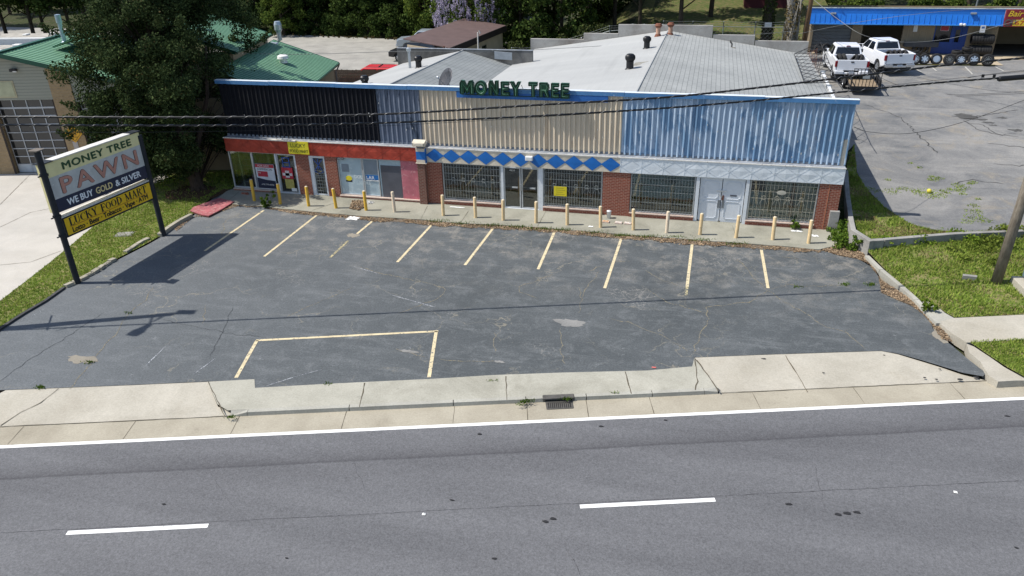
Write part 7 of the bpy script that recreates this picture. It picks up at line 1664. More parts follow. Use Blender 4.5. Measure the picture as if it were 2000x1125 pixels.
for f_ in (.45, .62): c_ = B0.lerp(B1, f_)+Vector((.04,0,0)); mb = MB(); d_ = (B1-B0); d_.z = 0; d_.normalize(); mb.obox((c_.x, c_.y, 1.7), d_*.45, (.02,0,0), (0,0,.5)); mb.build('window', M_CG, bb, world=True)
# tall pale pole with hook beside it
Pp = W(933, 97, 56.5); t = thing('vent_pipe', 'thin pale pole with a hooked top in front of the cream outbuilding', 'pole', (Pp.x, Pp.y, 1.0)); top_ = W(933, 64, 56.5)
mb = MB(); mb.tube([(Pp.x,Pp.y,.0),(top_.x,top_.y,top_.z),(top_.x+.12,top_.y,top_.z+.15),(top_.x+.2,top_.y,top_.z-.05)], .05, 8); mb.build('pole', M_CABT, t, world=True)
# junk beside the parapet
for px, py, c, lb in ((983, 109, (.30,.33,.36), 'pale blue-grey sheet leaning on the stained parapet'), (988, 117, (.7,.7,.7), 'small white scrap on the left roof corner')):
    P = on_roof(px, py) if py > 112 else W(px, py, 46.05); mb = MB(); s_ = 1.0 if py < 112 else .25
    mb.obox((0,0,0), (.55*s_,0,-.03), (0,.03 if py<112 else .1,0), (0,0,.22*s_)); o = mb.build('scrap_sheet', paint('sheet_%d' % py, c, .5)); o.location = P; tag(o, lb, 'scrap')
# wooden fence
M_FEN = paint('dark_fence_boards', (.085,.062,.045), .9, .3, 4); wf = thing('wooden_fence', 'dark wooden picket fence between the green roof and the red SUV', 'fence', T(690, 155))
fa, fb = Vector((-27.6, 53.7, 0)), Vector((-22.6, 54.1, 0)); d_ = (fb-fa); n_ = int(d_.length/.14)
for k, nm in ((0, 'boards'),):
    mb = MB()
    for i in range(n_): c_ = fa+d_*(i+.5)/n_; mb.obox((c_.x, c_.y, .25+.9), d_.normalized()*.065, (0,.012,0), (0,0,.93+rnd.uniform(-.03,.03)))
    mb.build('boards', M_FEN, wf, world=True)
mb = MB()
for z in (.6, 1.7): mb.bar((fa.x, fa.y-.06, z), (fb.x, fb.y-.06, z), .04, t2=.09)
mb.build('rails', M_FEN, wf, world=True)
# chain-link fence with barbed wire
M_FPOST = paint('fence_galv', (.22,.24,.24), .5, .15, 5, metal=.4)
def chain(label, pts, hgt, arm=True, mesh=True):
    t = thing('chain_link_fence', label, 'fence', pts[0]); hs = pts
    for p in pts: mb = MB(); mb.tube([p-Vector((0,0,.3)), p+Vector((0,0,hgt))]+([p+Vector((0,-.25,hgt+.35))] if arm else []), .04, 8); mb.build('post', M_FPOST, t, world=True)
    mb = MB()
    for a, b in zip(pts[:-1], pts[1:]):
        for z in (.1, hgt-.05): mb.tube([a+Vector((0,0,z)), b+Vector((0,0,z))], .022, 5)
        if arm:
            for q in (0, .5, 1): mb.tube([a+Vector((0,-.25*q,hgt+.35*q)), a.lerp(b,.5)+Vector((0,-.25*q,hgt+.35*q-.05)), b+Vector((0,-.25*q,hgt+.35*q))], .008, 4)
    mb.build('rails', M_FPOST, t, world=True)
    mb = MB()
    if mesh:
        for a, b in zip(pts[:-1], pts[1:]):
            Ln = (b-a).length; st = .30; n_ = int(Ln/st)
            for k in range(-int(hgt/st), n_+1):
                for sg in (1, -1):
                    x0, x1 = k*st, k*st+hgt; za, zb3 = (0, hgt) if sg > 0 else (hgt, 0)
                    u0, u1 = max(0, x0), min(Ln, x1)
                    if u1 <= u0: continue
                    f0, f1 = (u0-x0)/hgt, (u1-x0)/hgt; p = a+(b-a)*(u0/Ln)+Vector((0,0,za+(zb3-za)*f0)); q = a+(b-a)*(u1/Ln)+Vector((0,0,za+(zb3-za)*f1)); mb.tube([p, q], .006, 3, cap=False)
        mb.build('wire_mesh', M_FPOST, t, world=True)
    return t
def on_t(px, Y): 
    P = W(px, 60, Y); return Vector((P.x, P.y, TZ(P.x, P.y)))
chain('tall chain-link fence with barbed wire behind the stepped parapet', [on_t(x, 61) for x in (1295, 1352, 1412, 1474, 1530)], 2.5)
chain('rail fence smothered by vines at its left end, behind the parapet', [on_t(x, 60) for x in (1000, 1047, 1112, 1191, 1236, 1258, 1281, 1294)], 2.4, True, False)
# pale utility pole with ivy mass, wooden pole
P = T(1571, 98); P = Vector((W(1571, 80, 62).x, 62, 2.1)); up2 = thing('utility_pole', 'brown wooden utility pole left of the tyre shop', 'utility pole', P)
mb = MB(); mb.tube([P-Vector((0,0,.3)), P+Vector((.15,0,9.5))], [.17,.13], 12); mb.build('shaft', M_WOODB, up2, world=True, smooth=True)
# sheds and campers
M_SHED = paint('dark_red_shed', (.10,.022,.025), .8, .1, 2); P = on_t(1492, 84); sh = thing('shed', 'dark red shed beyond the fence on the grassy bank', 'shed', P)
mb = MB(); mb.box(-2.2,2.2,0,3,-.3,2.0); mb.build('wall', M_SHED, sh); mb = MB(); mb.extr([(-2.4,-.2,1.95),(2.4,-.2,1.95),(0,-.2,2.9)], (0,3.4,0)); mb.build('roof', M_IRON, sh)
def camper(label, c, rz, Lx, Wy, H, name='camper_trailer'):
    t = thing(name, label, 'trailer', c, rz); mb = MB(); mb.box(-Lx/2,Lx/2,-Wy/2,Wy/2,.55,H); mb.build('body', paint('camper_white', (.66,.66,.64), .5, .06, 2), t, bevel=.12)
    mb = MB(); mb.box(-Lx/2+.3,Lx/2-.3,-Wy/2-.01,Wy/2+.01,H-1.0,H-.85); mb.build('stripe', paint('maroon_stripe', (.12,.02,.035), .5), t)
    mb = MB(); mb.box(-Lx/2+.15,Lx/2-.15,-Wy/2+.12,Wy/2-.12,H,H+.03); mb.build('roof_skin', paint('dusty_roof_skin', (.36,.34,.30), .85, .25, 1.5), t)
    for x in (-.6, .6): car_wheel(t, x, -Wy/2+.2, .33)
    for x in (-.6, .6): car_wheel(t, x, Wy/2-.2, .33, None, 1)
    for x, s_ in ((-Lx*.32, 1), (Lx*.28, 1), (0, .6)):
        mb = MB(); mb.box(x-.32*s_, x+.32*s_, -.3, .3, H+.03, H+.03+.22*s_); mb.build('roof_vent', M_SGNW, t, bevel=.05)
    return t
Pc = G(60, 73, 3.2); camper('long camper with dusty roof and white vents behind the green roof', (Pc.x-1, Pc.y+.6, TZ(Pc.x, Pc.y)), R_(9), 9.5, 2.5, 3.1)
Pc = G(-8, 92, 2.9); camper('low white trailer close behind the green roof ridge', (Pc.x, Pc.y, TZ(Pc.x, Pc.y)), R_(12), 7.0, 2.4, 2.75, 'camper_trailer')
# road and verge beyond the left trees, straw-coloured bank beyond the right fence
struct(sheet('back_road', [xy(G(a, b, .9)) for a, b in ((-300,52),(0,42),(160,46),(260,52),(260,66),(100,62),(0,58),(-300,70))], 0, M_REAR, 3, lambda x, y: TZ(x, y)+.08))
struct(sheet('grassy_bank', [(a.x, a.y) for a in (on_t(1200, 66), on_t(1560, 64), on_t(1600, 66), on_t(1620, 95), on_t(1150, 95))], 0, mk_ground('straw_grass', ((.10,.115,.04), (.07,.11,.028), (.17,.14,.07)), .7), 2.5, lambda x, y: TZ(x, y)+.05))
struct(sheet('back_lane', [(a.x, a.y) for a in (on_t(1180, 61.2), on_t(1560, 61.2), on_t(1565, 64.5), on_t(1180, 64.5))], 0, M_RLOT, 2.5, lambda x, y: TZ(x, y)+.07))

# ================================================================== TREES
def leaves(centers, radii, n, size, seed, flat=.75, jitter=.35, droop=0.0, fill=.45):
    """leaf-sized quads scattered through a set of clump spheres -> (verts, faces)"""
    g = np.random.default_rng(seed); c = np.array(centers, float); r = np.array(radii, float); w_ = r**2; idx = g.choice(len(c), n, p=w_/w_.sum())
    d = g.normal(size=(n, 3)); d /= np.linalg.norm(d, axis=1)[:, None]; rad = r[idx]*(g.random(n)**fill); p = c[idx]+d*rad[:, None]*np.array([1, 1, flat]); p[:, 2] -= droop*g.random(n)
    a = g.normal(size=(n, 3)); a = a*.9+d*.5; a /= np.linalg.norm(a, axis=1)[:, None]; b = np.cross(a, g.normal(size=(n, 3))); b /= np.linalg.norm(b, axis=1)[:, None]; cc = np.cross(a, b)
    s = size*g.uniform(.6, 1.5, n)[:, None]; u = b*s; v = cc*s*g.uniform(.45, .9, n)[:, None]
    V = np.stack([p-u*.9, p-v, p+u, p+v], 1).reshape(-1, 3); F = np.arange(n*4).reshape(-1, 4); return V, F
def mesh_np(name, V, F, mat):
    me = bpy.data.meshes.new(name); n = len(F); me.vertices.add(len(V)); me.vertices.foreach_set('co', V.astype(np.float32).ravel())
    me.loops.add(n*4); me.loops.foreach_set('vertex_index', F.astype(np.int32).ravel()); me.polygons.add(n); me.polygons.foreach_set('loop_start', np.arange(0, n*4, 4, dtype=np.int32)); me.update(calc_edges=True); me.materials.append(mat); return me
M_LCED = mk_leaf('cedar_foliage', (.017,.031,.011), (.064,.090,.032), .12, .7); M_LDARK = mk_leaf('dark_foliage', (.014,.030,.008), (.080,.120,.028), .2); M_LMID = mk_leaf('mid_foliage', (.035,.070,.014), (.15,.20,.04), .3); M_LLITE = mk_leaf('light_foliage', (.09,.13,.02), (.22,.27,.05), .35)
M_LIVY = mk_leaf('ivy_foliage', (.03,.045,.018), (.085,.10,.03), .2); M_WIST = mk_leaf('wisteria_blossom', (.30,.27,.38), (.58,.53,.66), .3); M_LDRY = mk_leaf('dry_foliage', (.10,.075,.035), (.16,.13,.06), .2)
M_BARK = mk_bark('dark_bark', (.035,.028,.02), (.085,.07,.052)); M_BARKR = mk_bark('reddish_bark', (.030,.022,.017), (.085,.060,.046)); M_BARKP = mk_bark('pale_bark', (.16,.15,.13), (.34,.32,.29))
def trunk_mb(mb, base, pts, rads, seed=0):
    mb.tube([Vector(base)+Vector(p) for p in pts], rads, 10)
def make_tree(name, label, cat, loc, h, cr, cb, nleaf, leaf, mat, bark, seed, trunk_r=.22, nclump=26, lean=(0,0), shape=1.0, group=None, squash=.8, inner=.45):
    r = random.Random(seed); t = thing(name, label, cat, loc, 0, group)
    mb = MB(); top_ = Vector((lean[0]*h, lean[1]*h, h*.8)); mid = top_*.5+Vector((r.uniform(-.2,.2), r.uniform(-.2,.2), 0))
    mb.tube([Vector((0,0,-.4)), Vector((0,0,.05)), mid*.5, mid, top_], [trunk_r*1.5, trunk_r*1.1, trunk_r*.9, trunk_r*.7, trunk_r*.15], 10)
    cs, rs = [], []
    for k in range(nclump):
        f = (k+.5)/nclump; z = cb+(h-cb)*f; env = cr*math.sin(math.pi*min(1, (.18+.82*(1-f)**shape if f > .35 else .55+f*1.2)))if False else cr*(1-(abs(f-.38)/.66)**2.2)**.5 if abs(f-.38) < .66 else cr*.15
        a = k*2.399+r.uniform(-.4, .4); d = env*r.uniform(.25, .92); ax_ = top_*(z/max(h*.8, .1)) if z < h*.8 else top_
        c = Vector((ax_.x+d*math.cos(a), ax_.y+d*math.sin(a), z)); cs.append(c); rs.append(cr*r.uniform(.22, .42))
        s = Vector((ax_.x, ax_.y, max(.6, z-d*.55))) if z > .8 else Vector((0,0,.5))
        mb.tube([s, s.lerp(c, .55)+Vector((0,0,.12)), c], [trunk_r*.32, trunk_r*.2, trunk_r*.06], 5)
    mb.build('trunk', bark, t, smooth=True)
    V, F = leaves(cs, rs, nleaf, leaf, seed, squash, fill=inner); me = mesh_np('crown', V, F, mat); o = bpy.data.objects.new('crown', me); C.objects.link(o); o.parent = t; return t
# --- the big cedar in front of the left building
r = random.Random(42); TB = Vector((-25.35, 32.75, 0.0))
ced = thing('cedar_tree', 'big dark cedar with reddish trunk between the green-roofed building and the shops', 'tree', TB)
mb = MB(); trk = [(0,0,-.4),(0.0,0,.15),(-.35,.2,1.6),(-1.1,.7,3.6),(-1.9,1.4,6.2),(-2.3,1.9,9.5),(-2.5,2.1,12.5)]; mb.tube([Vector(p) for p in trk], [.46,.34,.26,.23,.19,.12,.04], 12)
for a in range(7): q = a*.9; mb.tube([(.0,0,.5),(.32*math.cos(q),.32*math.sin(q),.08),(.62*math.cos(q),.62*math.sin(q),-.1)], [.16,.11,.04], 6)
mb.tube([(-.15,.1,1.0),(.3,.5,2.6),(.8,1.2,4.6),(1.0,1.6,7.0)], [.17,.14,.1,.05], 8)
cs, rs = [], []
for k in range(330):
    z = r.uniform(.9, 13.2); f = z/13.2
    R0 = 5.5 if z < 6 else 5.5*(1-(z-6)/9.5)
    if z < 2.2: R0 = 3.6
    a = r.uniform(0, 6.283); d = R0*(r.random()**.55); cx_, cy_ = -2.55-.0*z, 2.6
    c = Vector((cx_+d*math.cos(a)*1.03, cy_+d*math.sin(a)*.9, z))
    if c.x > 1.75 and z < 5.2: continue
    if c.x > 2.1 or c.x < -5.3+(.25*(z-9) if z > 9 else 0): continue
    if c.x < -7.0+.0*z and z < 4.6: continue
    if z < 1.9 and (c-Vector((0,0,z))).length < 1.5: continue
    cs.append(c); rs.append(r.uniform(.42, .95))
    k2 = min(5, max(1, int(z/2.2))); s = Vector(trk[k2]) if z > 2 else Vector((-.3,.2,1.4)); 
    if k % 3 == 0: mb.tube([s, s.lerp(c,.5)+Vector((0,0,.15)), c.lerp(s,.15)], [.045,.026,.008], 4)
for k in range(95):
    z = r.uniform(2.0, 7.5); c = Vector((r.uniform(-4.6, 1.3 if z < 5.3 else 2.2), r.uniform(-2.4, -.2), z)); cs.append(c); rs.append(r.uniform(.4, .8))
for k in range(40):
    a = r.uniform(3.3, 6.0); c = Vector((-2.3+3.6*math.cos(a), 1.6+2.6*math.sin(a), r.uniform(.9, 2.6)))
    if c.x < .5: cs.append(c); rs.append(r.uniform(.35, .65))
# ragged sprays reaching out of the outline
for k in range(70):
    z = r.uniform(1.2, 9); a = r.uniform(0, 6.283); c = Vector((-2.55+5.9*math.cos(a), 2.6+5.0*math.sin(a), z))
    if (c.x > 1.6 and z < 8) or c.x > 2.2 or c.x < -5.8: continue
    for j in range(3): cs.append(c*(1)+Vector((math.cos(a)*j*.22, math.sin(a)*j*.22, j*.16))); rs.append(.30-.06*j)
mb.build('trunk', M_BARKR, ced, smooth=True)
V, F = leaves(cs, rs, 215000, .056, 11, .85, fill=.45); me = mesh_np('crown', V, F, M_LCED); o = bpy.data.objects.new('crown', me); C.objects.link(o); o.parent = ced
V, F = leaves(cs, [q*.8 for q in rs], 5000, .05, 12, .85, fill=.6); me = mesh_np('dead_sprays', V, F, M_LDRY); o = bpy.data.objects.new('dead_sprays', me); C.objects.link(o); o.parent = ced
# needles and bare soil under the cedar
soil = [(TB.x+.3+1.7*math.cos(a)*rnd.uniform(.8,1.15), TB.y-.6+1.25*math.sin(a)*rnd.uniform(.8,1.15)) for a in [k*.314 for k in range(20)]]
struct(sheet('soil_patch', soil, .036, mk_ground('needle_litter', ((.16,.09,.055), (.10,.06,.035), (.06,.045,.025)), 2.0)))
# --- trees behind the rear lot
pr1 = make_tree('broadleaf_tree', 'dark leafy tree in the dense wood behind the rear lot', 'tree', (0,0,0), 10.5, 3.9, .5, 15000, .13, M_LDARK, M_BARK, 21, group='dense wood behind the rear lot')
pr2 = make_tree('broadleaf_tree', 'dark leafy tree in the dense wood behind the rear lot', 'tree', (0,0,0), 9.0, 3.4, .3, 13000, .12, M_LDARK, M_BARK, 22, group='dense wood behind the rear lot')
pr3 = make_tree('broadleaf_tree', 'fresh green leafy tree brightening the edge of the dense wood', 'tree', (0,0,0), 9.5, 3.2, .4, 12000, .12, M_LMID, M_BARK, 23, group='fresh green trees at the wood edge')
prH = make_tree('broadleaf_tree', 'high-crowned tree with a bare dark trunk beyond the fences', 'tree', (0,0,0), 12.5, 4.2, 4.6, 9000, .15, M_LDARK, M_BARK, 24, trunk_r=.20, group='bare-trunked trees beyond the fences')
used = {}
def plant(proto, loc, s=1.0, rz=None, label=None):
    rz = rnd.uniform(0, 6.28) if rz is None else rz
    if proto.name not in used: used[proto.name] = 1; proto.location = loc; proto.rotation_euler = (0,0,rz); proto.scale = (s,s,s); t = proto
    else: t = dup(proto, loc, rz, scale=(s,s,s))
    if label: t['label'] = label; 
    return t
e1_ = [(380,66),(430,66),(485,64),(540,62),(595,64),(650,66),(705,69),(760,71),(812,73),(858,76)]
for i, (px, py) in enumerate(e1_):
    P = G(px, py, .3); P.y += 2.2; P.z = TZ(P.x, P.y); plant((pr1, pr2)[i % 2], P, rnd.uniform(.9, 1.1))
for i in range(11):
    px = 350+i*62; P = G(px, 45, .3); P.y += 3; P.z = TZ(P.x, P.y); plant((pr2, pr1)[i % 2], P, rnd.uniform(1.0, 1.25))
for px, py in ((545, 58), (830, 66), (1145, 45), (1290, 40)): P = G(px, py, 1.0); P.y += 1.0; P.z = TZ(P.x, P.y); plant(pr3, P, rnd.uniform(.75, .95))
# undergrowth in front of the dense wood
def thicket(name, label, cat, pts, h, wd, nper, leaf, mat, seed, zf=TZ, kind=None, inner=.5):
    r = random.Random(seed); cs, rs = [], []
    for a, b in zip(pts[:-1], pts[1:]):
        L_ = math.dist(a, b); n_ = max(1, int(L_/.8))
        for i in range(n_):
            u = (i+r.random())/n_; x, y = a[0]+(b[0]-a[0])*u, a[1]+(b[1]-a[1])*u
            for j in range(3): z = zf(x, y)+h*r.random()**.8; cs.append((x+r.uniform(-wd,wd), y+r.uniform(-wd,wd), z)); rs.append(r.uniform(.3,.65)*min(1.2, h/1.5))
    V, F = leaves(cs, rs, nper*len(cs), leaf, seed, .9, fill=inner); me = mesh_np(name, V, F, mat); o = bpy.data.objects.new(name, me); C.objects.link(o); tag(o, label, cat)
    if kind: o['kind'] = kind
    return o
thicket('undergrowth', 'dark undergrowth along the far edge of the rear lot', 'undergrowth', [tuple(G(x, y, .3)[:2]) for x, y in ((370,66),(450,65),(540,63),(600,66),(700,70),(800,74),(850,77))], 2.2, .6, 150, .09, M_LDARK, 31, kind='stuff')
thicket('undergrowth', 'yellowish leaf litter and low brush at the foot of the wood', 'undergrowth', [tuple(G(x, y, .3)[:2]) for x, y in ((545,67),(650,72),(760,75),(850,80))], .25, .4, 45, .06, M_LDRY, 32, kind='stuff')
vt = [tuple(on_t(x, Y)[:2]) for x, Y in ((985, 61), (1020, 60.6), (1080, 60.6), (1140, 60.6), (1195, 60.6))]
thicket('vine_thicket', 'tangle of dark vines covering the rail fence behind the outbuilding', 'vines', vt, 2.9, .5, 260, .075, M_LIVY, 33)
thicket('wisteria_vine', 'sparse purple wisteria flowers hanging on the vine tangle', 'vines', vt[1:4], 2.6, .55, 14, .06, M_WIST, 34)
thicket('undergrowth', 'brush in the gap between the outbuilding and the parapet', 'undergrowth', [tuple(on_t(x, 58)[:2]) for x in (990, 1030)], 1.2, .8, 120, .08, M_LIVY, 35, kind='stuff')
# wisteria-clad tree
P = W(918, 90, 73.5); P.z = .3
wt = make_tree('wisteria_tree', 'tree draped in purple wisteria above the brown roof', 'tree', P, 8.2, 3.6, .8, 7000, .10, M_LMID, M_BARK, 41, squash=.9)
g = np.random.default_rng(5); cs, rs = [], []
for k in range(520):
    a = g.uniform(0, 6.283); u = g.uniform(-.5, 1); rr = 3.5*math.sqrt(max(0.05, 1-u*u))*g.uniform(.75, 1.06); x, y, z = rr*math.cos(a), rr*math.sin(a), 3.6+3.9*u
    for j in range(4): cs.append((x, y, z-.16*j)); rs.append(.15-.025*j)
V, F = leaves(cs, rs, 26000, .052, 6, 1.0, fill=.5); me = mesh_np('blossom', V, F, M_WIST); o = bpy.data.objects.new('blossom', me); C.objects.link(o); o.parent = wt
# light yellow-green tree just left of it
P = W(828, 80, 80); P.z = .4; make_tree('broadleaf_tree', 'yellow-green tree leaning out just left of the wisteria', 'tree', P, 8.5, 2.6, 2.5, 7000, .10, M_LLITE, M_BARK, 43)
# trees at the top left, trunks seen against the pale back road
for i, (px, Y, s) in enumerate(((10, 70, 1.0), (62, 66, 1.05), (88, 71, .95), (140, 68, 1.0), (-40, 74, 1.1), (175, 76, 1.1), (235, 80, 1.1), (300, 84, 1.1), (-90, 82, 1.1), (30, 96, 1.1), (110, 100, 1.2), (200, 104, 1.2))):
    P = on_t(px, Y); plant(prH, P, s)
prB = make_tree('broadleaf_tree', 'low dark tree closing the view beyond the back road', 'tree', (0,0,0), 9, 4.6, .6, 9000, .16, M_LDARK, M_BARK, 25, group='low trees beyond the back road')
for px in (-120, -30, 60, 150, 240, 330): P = on_t(px, 112+rnd.uniform(-3, 3)); plant(prB, P, 1.1)
thicket('undergrowth', 'green brush along the back road at the top left', 'undergrowth', [tuple(on_t(x, 63)[:2]) for x in (-60, 60, 170)], .9, .8, 60, .08, M_LMID, 36, kind='stuff')
# right side beyond the fence
for i, (px, Y, s) in enumerate(((1328, 66.5, 1.0), (1250, 70, .9), (1385, 80, 1.1), (1440, 92, 1.2), (1200, 78, 1.0), (1640, 84, 1.1), (1880, 86, 1.1), (1980, 82, 1.1), (1080, 76, 1.05), (1010, 80, 1.1), (1150, 86, 1.1), (1300, 98, 1.2), (1530, 98, 1.2), (1740, 92, 1.2), (2060, 90, 1.2))): plant(prH, on_t(px, Y), s)
for px, Y in ((1020, 74), (1095, 72), (1180, 92), (1250, 100), (1320, 108), (1400, 106), (1480, 112), (1560, 106), (1660, 104)): plant(prB, on_t(px, Y), rnd.uniform(.8, 1.0))
iv = on_t(1499, 68); it = make_tree('ivy_tree', 'tree with a thick ivy-wrapped trunk and small white sign behind the fence', 'tree', iv, 12, 3.8, 6.0, 7000, .14, M_LMID, M_BARK, 51, trunk_r=.42)
V, F = leaves([(0,0,z*.35) for z in range(1, 18)], [.55]*17, 5000, .07, 52, .9, fill=.3); me = mesh_np('ivy', V, F, M_LIVY); o = bpy.data.objects.new('ivy', me); C.objects.link(o); o.parent = it
mb = MB(); mb.box(-.32,.22,-.72,-.70,1.55,1.95); mb.build('notice', M_SGNW, it)
dt = Vector((W(1543, 80, 61).x, 61, 2.05)); dd_ = thing('dead_tree', 'pale bare dead trunk matted with dry vines beside the brown pole', 'tree', dt)
mb = MB(); mb.tube([(0,0,-.3),(.1,0,1.5),(-.1,.1,3.4),(-.6,.2,5.6),(-.9,.2,8)], [.50,.36,.30,.22,.10], 12); mb.tube([(-.1,.1,3.2),(.6,0,4.6),(.9,0,6.5)], [.2,.14,.05], 8)
for k in range(26): a = rnd.uniform(0,6.28); z = rnd.uniform(0,3); mb.tube([(.6*math.cos(a),.6*math.sin(a),z*.2),(.45*math.cos(a+.4),.45*math.sin(a+.4),z+1),(.35*math.cos(a+.9),.35*math.sin(a+.9),z+2.6)], .03, 4)
mb.build('trunk', M_BARKP, dd_, smooth=True)
V, F = leaves([(0,0,z*.3) for z in range(1, 14)], [.62]*13, 2500, .06, 53, .9, fill=.3); me = mesh_np('dry_vines', V, F, M_LDRY); o = bpy.data.objects.new('dry_vines', me); C.objects.link(o); o.parent = dd_
# hedge and trees behind the tyre shop
thicket('hedge', 'overgrown green hedge showing above the blue fascia', 'hedge', [tuple(on_t(x, 73)[:2]) for x in (1600, 1700, 1800, 1900, 2050)], 3.6, .8, 170, .11, M_LMID, 37)
thicket('ivy_stump', 'ivy-covered post standing up behind the tyre shop roof', 'vines', [tuple(on_t(x, 71.8)[:2]) for x in (1846, 1856)], 4.4, .3, 260, .09, M_LIVY, 38)
Pq = on_t(1895, 75.5); t = thing('vent_pipe', 'slim pale pipe rising behind the tyre shop roof', 'pole', Pq); mb = MB(); mb.tube([(0,0,0),(.05,0,6.2)], .07, 8); mb.build('pole', M_GALV, t)

# ================================================================== WEEDS, LITTER
def scatter_quads(name, label, cat, poly_or_pts, n, size, mat, seed, zf, dens=None, rise=.03, flatness=.35):
    r = random.Random(seed); mb = MB(); xs = [p[0] for p in poly_or_pts]; ys = [p[1] for p in poly_or_pts]; k = tr_ = 0
    while k < n and tr_ < n*30:
        tr_ += 1; x, y = r.uniform(min(xs), max(xs)), r.uniform(min(ys), max(ys))
        if not in_poly(x, y, poly_or_pts) or (dens and r.random() > dens(x, y)): continue
        s = r.uniform(*size); a = r.uniform(0, 6.28); z = zf(x, y)+r.uniform(.006, rise); tx, ty = r.uniform(-flatness, flatness)*s, r.uniform(-flatness, flatness)*s; u = Vector((math.cos(a)*s, math.sin(a)*s, tx)); v = Vector((-math.sin(a)*s*.6, math.cos(a)*s*.6, ty)); c = Vector((x, y, z+.0))
        o = len(mb.v); mb.v += [tuple(c-u), tuple(c-v), tuple(c+u), tuple(c+v)]; mb.f.append((o,o+1,o+2,o+3)); mb.m.append(0); k += 1
    return stuff(mb.build(name, mat), label, cat)
M_LIT = mk_leaf('dry_leaf_litter', (.10,.065,.042), (.38,.28,.18), .0, .9); M_LITG = mk_ground('crumbled_litter', ((.26,.205,.15), (.19,.155,.12), (.13,.105,.08)), 2.5)
edge = [G(a, b+1, .0) for a, b in walk_edge]
band = [xy(p+Vector((0,.06,0))) for p in edge]; outer = []
for i, p in enumerate(edge): outer.append((p.x+rnd.uniform(-.1,.1), p.y-(.18+.50*(nz(p.x*1.3, 2, .8)) if p.x > -20 else .1)))
rb = rough_edge(outer, .25, .08, False, 9); dirt = band+rb[::-1]
struct(sheet('litter_strip', dirt, .0065, M_LITG))
scatter_quads('leaf_litter', 'brown leaf litter drifted along the edge of the shop walk', 'litter', [(p[0], p[1]+.05) for p in band]+[(p[0], p[1]-.12) for p in rb][::-1], 8500, (.022,.05), M_LIT, 61, lambda x, y: .01, lambda x, y: .25+.75*(nz(x, y, 1.7) > .42))
cornr = GP([(1600,487),(1630,478),(1655,470),(1685,490),(1700,520),(1722,548),(1790,592),(1832,634),(1860,668),(1840,664),(1818,632),(1803,614),(1781,598),(1749,585),(1721,572),(1717,545),(1707,521),(1675,506),(1640,500)])
struct(sheet('soil_patch', cornr, .0065, M_LITG)); scatter_quads('leaf_litter', 'brown leaf litter and crumbs along the right kerb of the lot', 'litter', cornr, 3800, (.02,.05), M_LIT, 62, lambda x, y: .01)
struct(sheet('soil_patch', GP([(1628,482),(1640,455),(1652,420),(1650,360),(1664,440),(1700,472),(1692,500),(1675,506)]), .004, M_SOIL))
gut_l = GP([(430,806),(1395,762),(1395,768),(430,815)], 0)
pile = GP([(640,405),(700,399),(722,408),(735,420),(700,420),(640,414)], .05); scatter_quads('leaf_litter', 'pile of dry leaves on the walk in front of the grey board', 'litter', GP([(688,392),(712,392),(712,405),(700,412),(682,408)], .05), 900, (.022,.05), M_LIT, 63, lambda x, y: .055, rise=.07)
scatter_quads('leaf_litter', 'leaf litter beside the walk near the block kerb and red board', 'litter', GP([(378,424),(400,424),(440,411),(470,402),(470,396),(440,400),(400,412),(340,447),(345,452)]), 1100, (.02,.045), M_LIT, 64, lambda x, y: .01)
def weed(name, label, P, h, r_, n, mat, seed, size=.05):
    r = random.Random(seed); g = np.random.default_rng(seed); cs = [(r.uniform(-r_,r_), r.uniform(-r_,r_), r.uniform(.1,1)*h) for k in range(14)]
    t = thing(name, label, 'plant', P); mb = MB()
    for c in cs: mb.tube([(c[0]*.2,c[1]*.2,0),(c[0]*.6,c[1]*.6,c[2]*.6),c], .006, 4)
    mb.build('stems', M_LIVY, t); V, F = leaves(cs, [max(.08, r_*.38)]*14, n, size, seed, .8, fill=.5); me = mesh_np('leaves', V, F, mat); o = bpy.data.objects.new('leaves', me); C.objects.link(o); o.parent = t; return t
M_WD = mk_leaf('weed_green', (.05,.10,.015), (.14,.21,.03), .3)
weed('weed_plant', 'tall green weed between the two leftmost yellow bollards', G(525, 405, 0), .75, .24, 520, M_WD, 71)
weed('weed_plant', 'small dark weed by the tan barred window', G(1553, 447, .05), .35, .16, 220, M_WD, 72, .04)
for i, (px, py, h, r_, n, lb) in enumerate(((1655,452,.5,.45,480,'bushy weeds in the gap beside the right brick pier'), (1643,478,.35,.6,900,'low green weeds at the right end of the shop walk'), (1672,488,.5,.22,420,'tall weed at the foot of the wall corner'), (1735,480,.45,.5,700,'green weeds at the foot of the low wall near its corner'), (1640,462,.4,.4,500,'dry scrubby weed beside the footing of the right pier'), (1786,476,.4,.6,800,'green weeds under the middle of the low wall'), (1870,472,.4,.7,900,'green weeds under the right part of the low wall'), (1812,606,.35,.22,260,'grass clump growing at the bend of the right kerb'), (1935,480,.5,.7,1100,'yellow-green weeds behind the weathered wooden pole'), (1985,470,.5,.6,900,'yellow-green weeds by the right edge behind the pole'), (1900,505,.35,.8,1100,'broad patch of fresh weeds left of the wooden pole'))):
    weed('weed_plant', lb, G(px, py, .1 if px > 1690 else .02), h, r_, n, M_LLITE if px > 1895 else M_WEED if px > 1700 else M_WD, 80+i, .05)
up_t = []
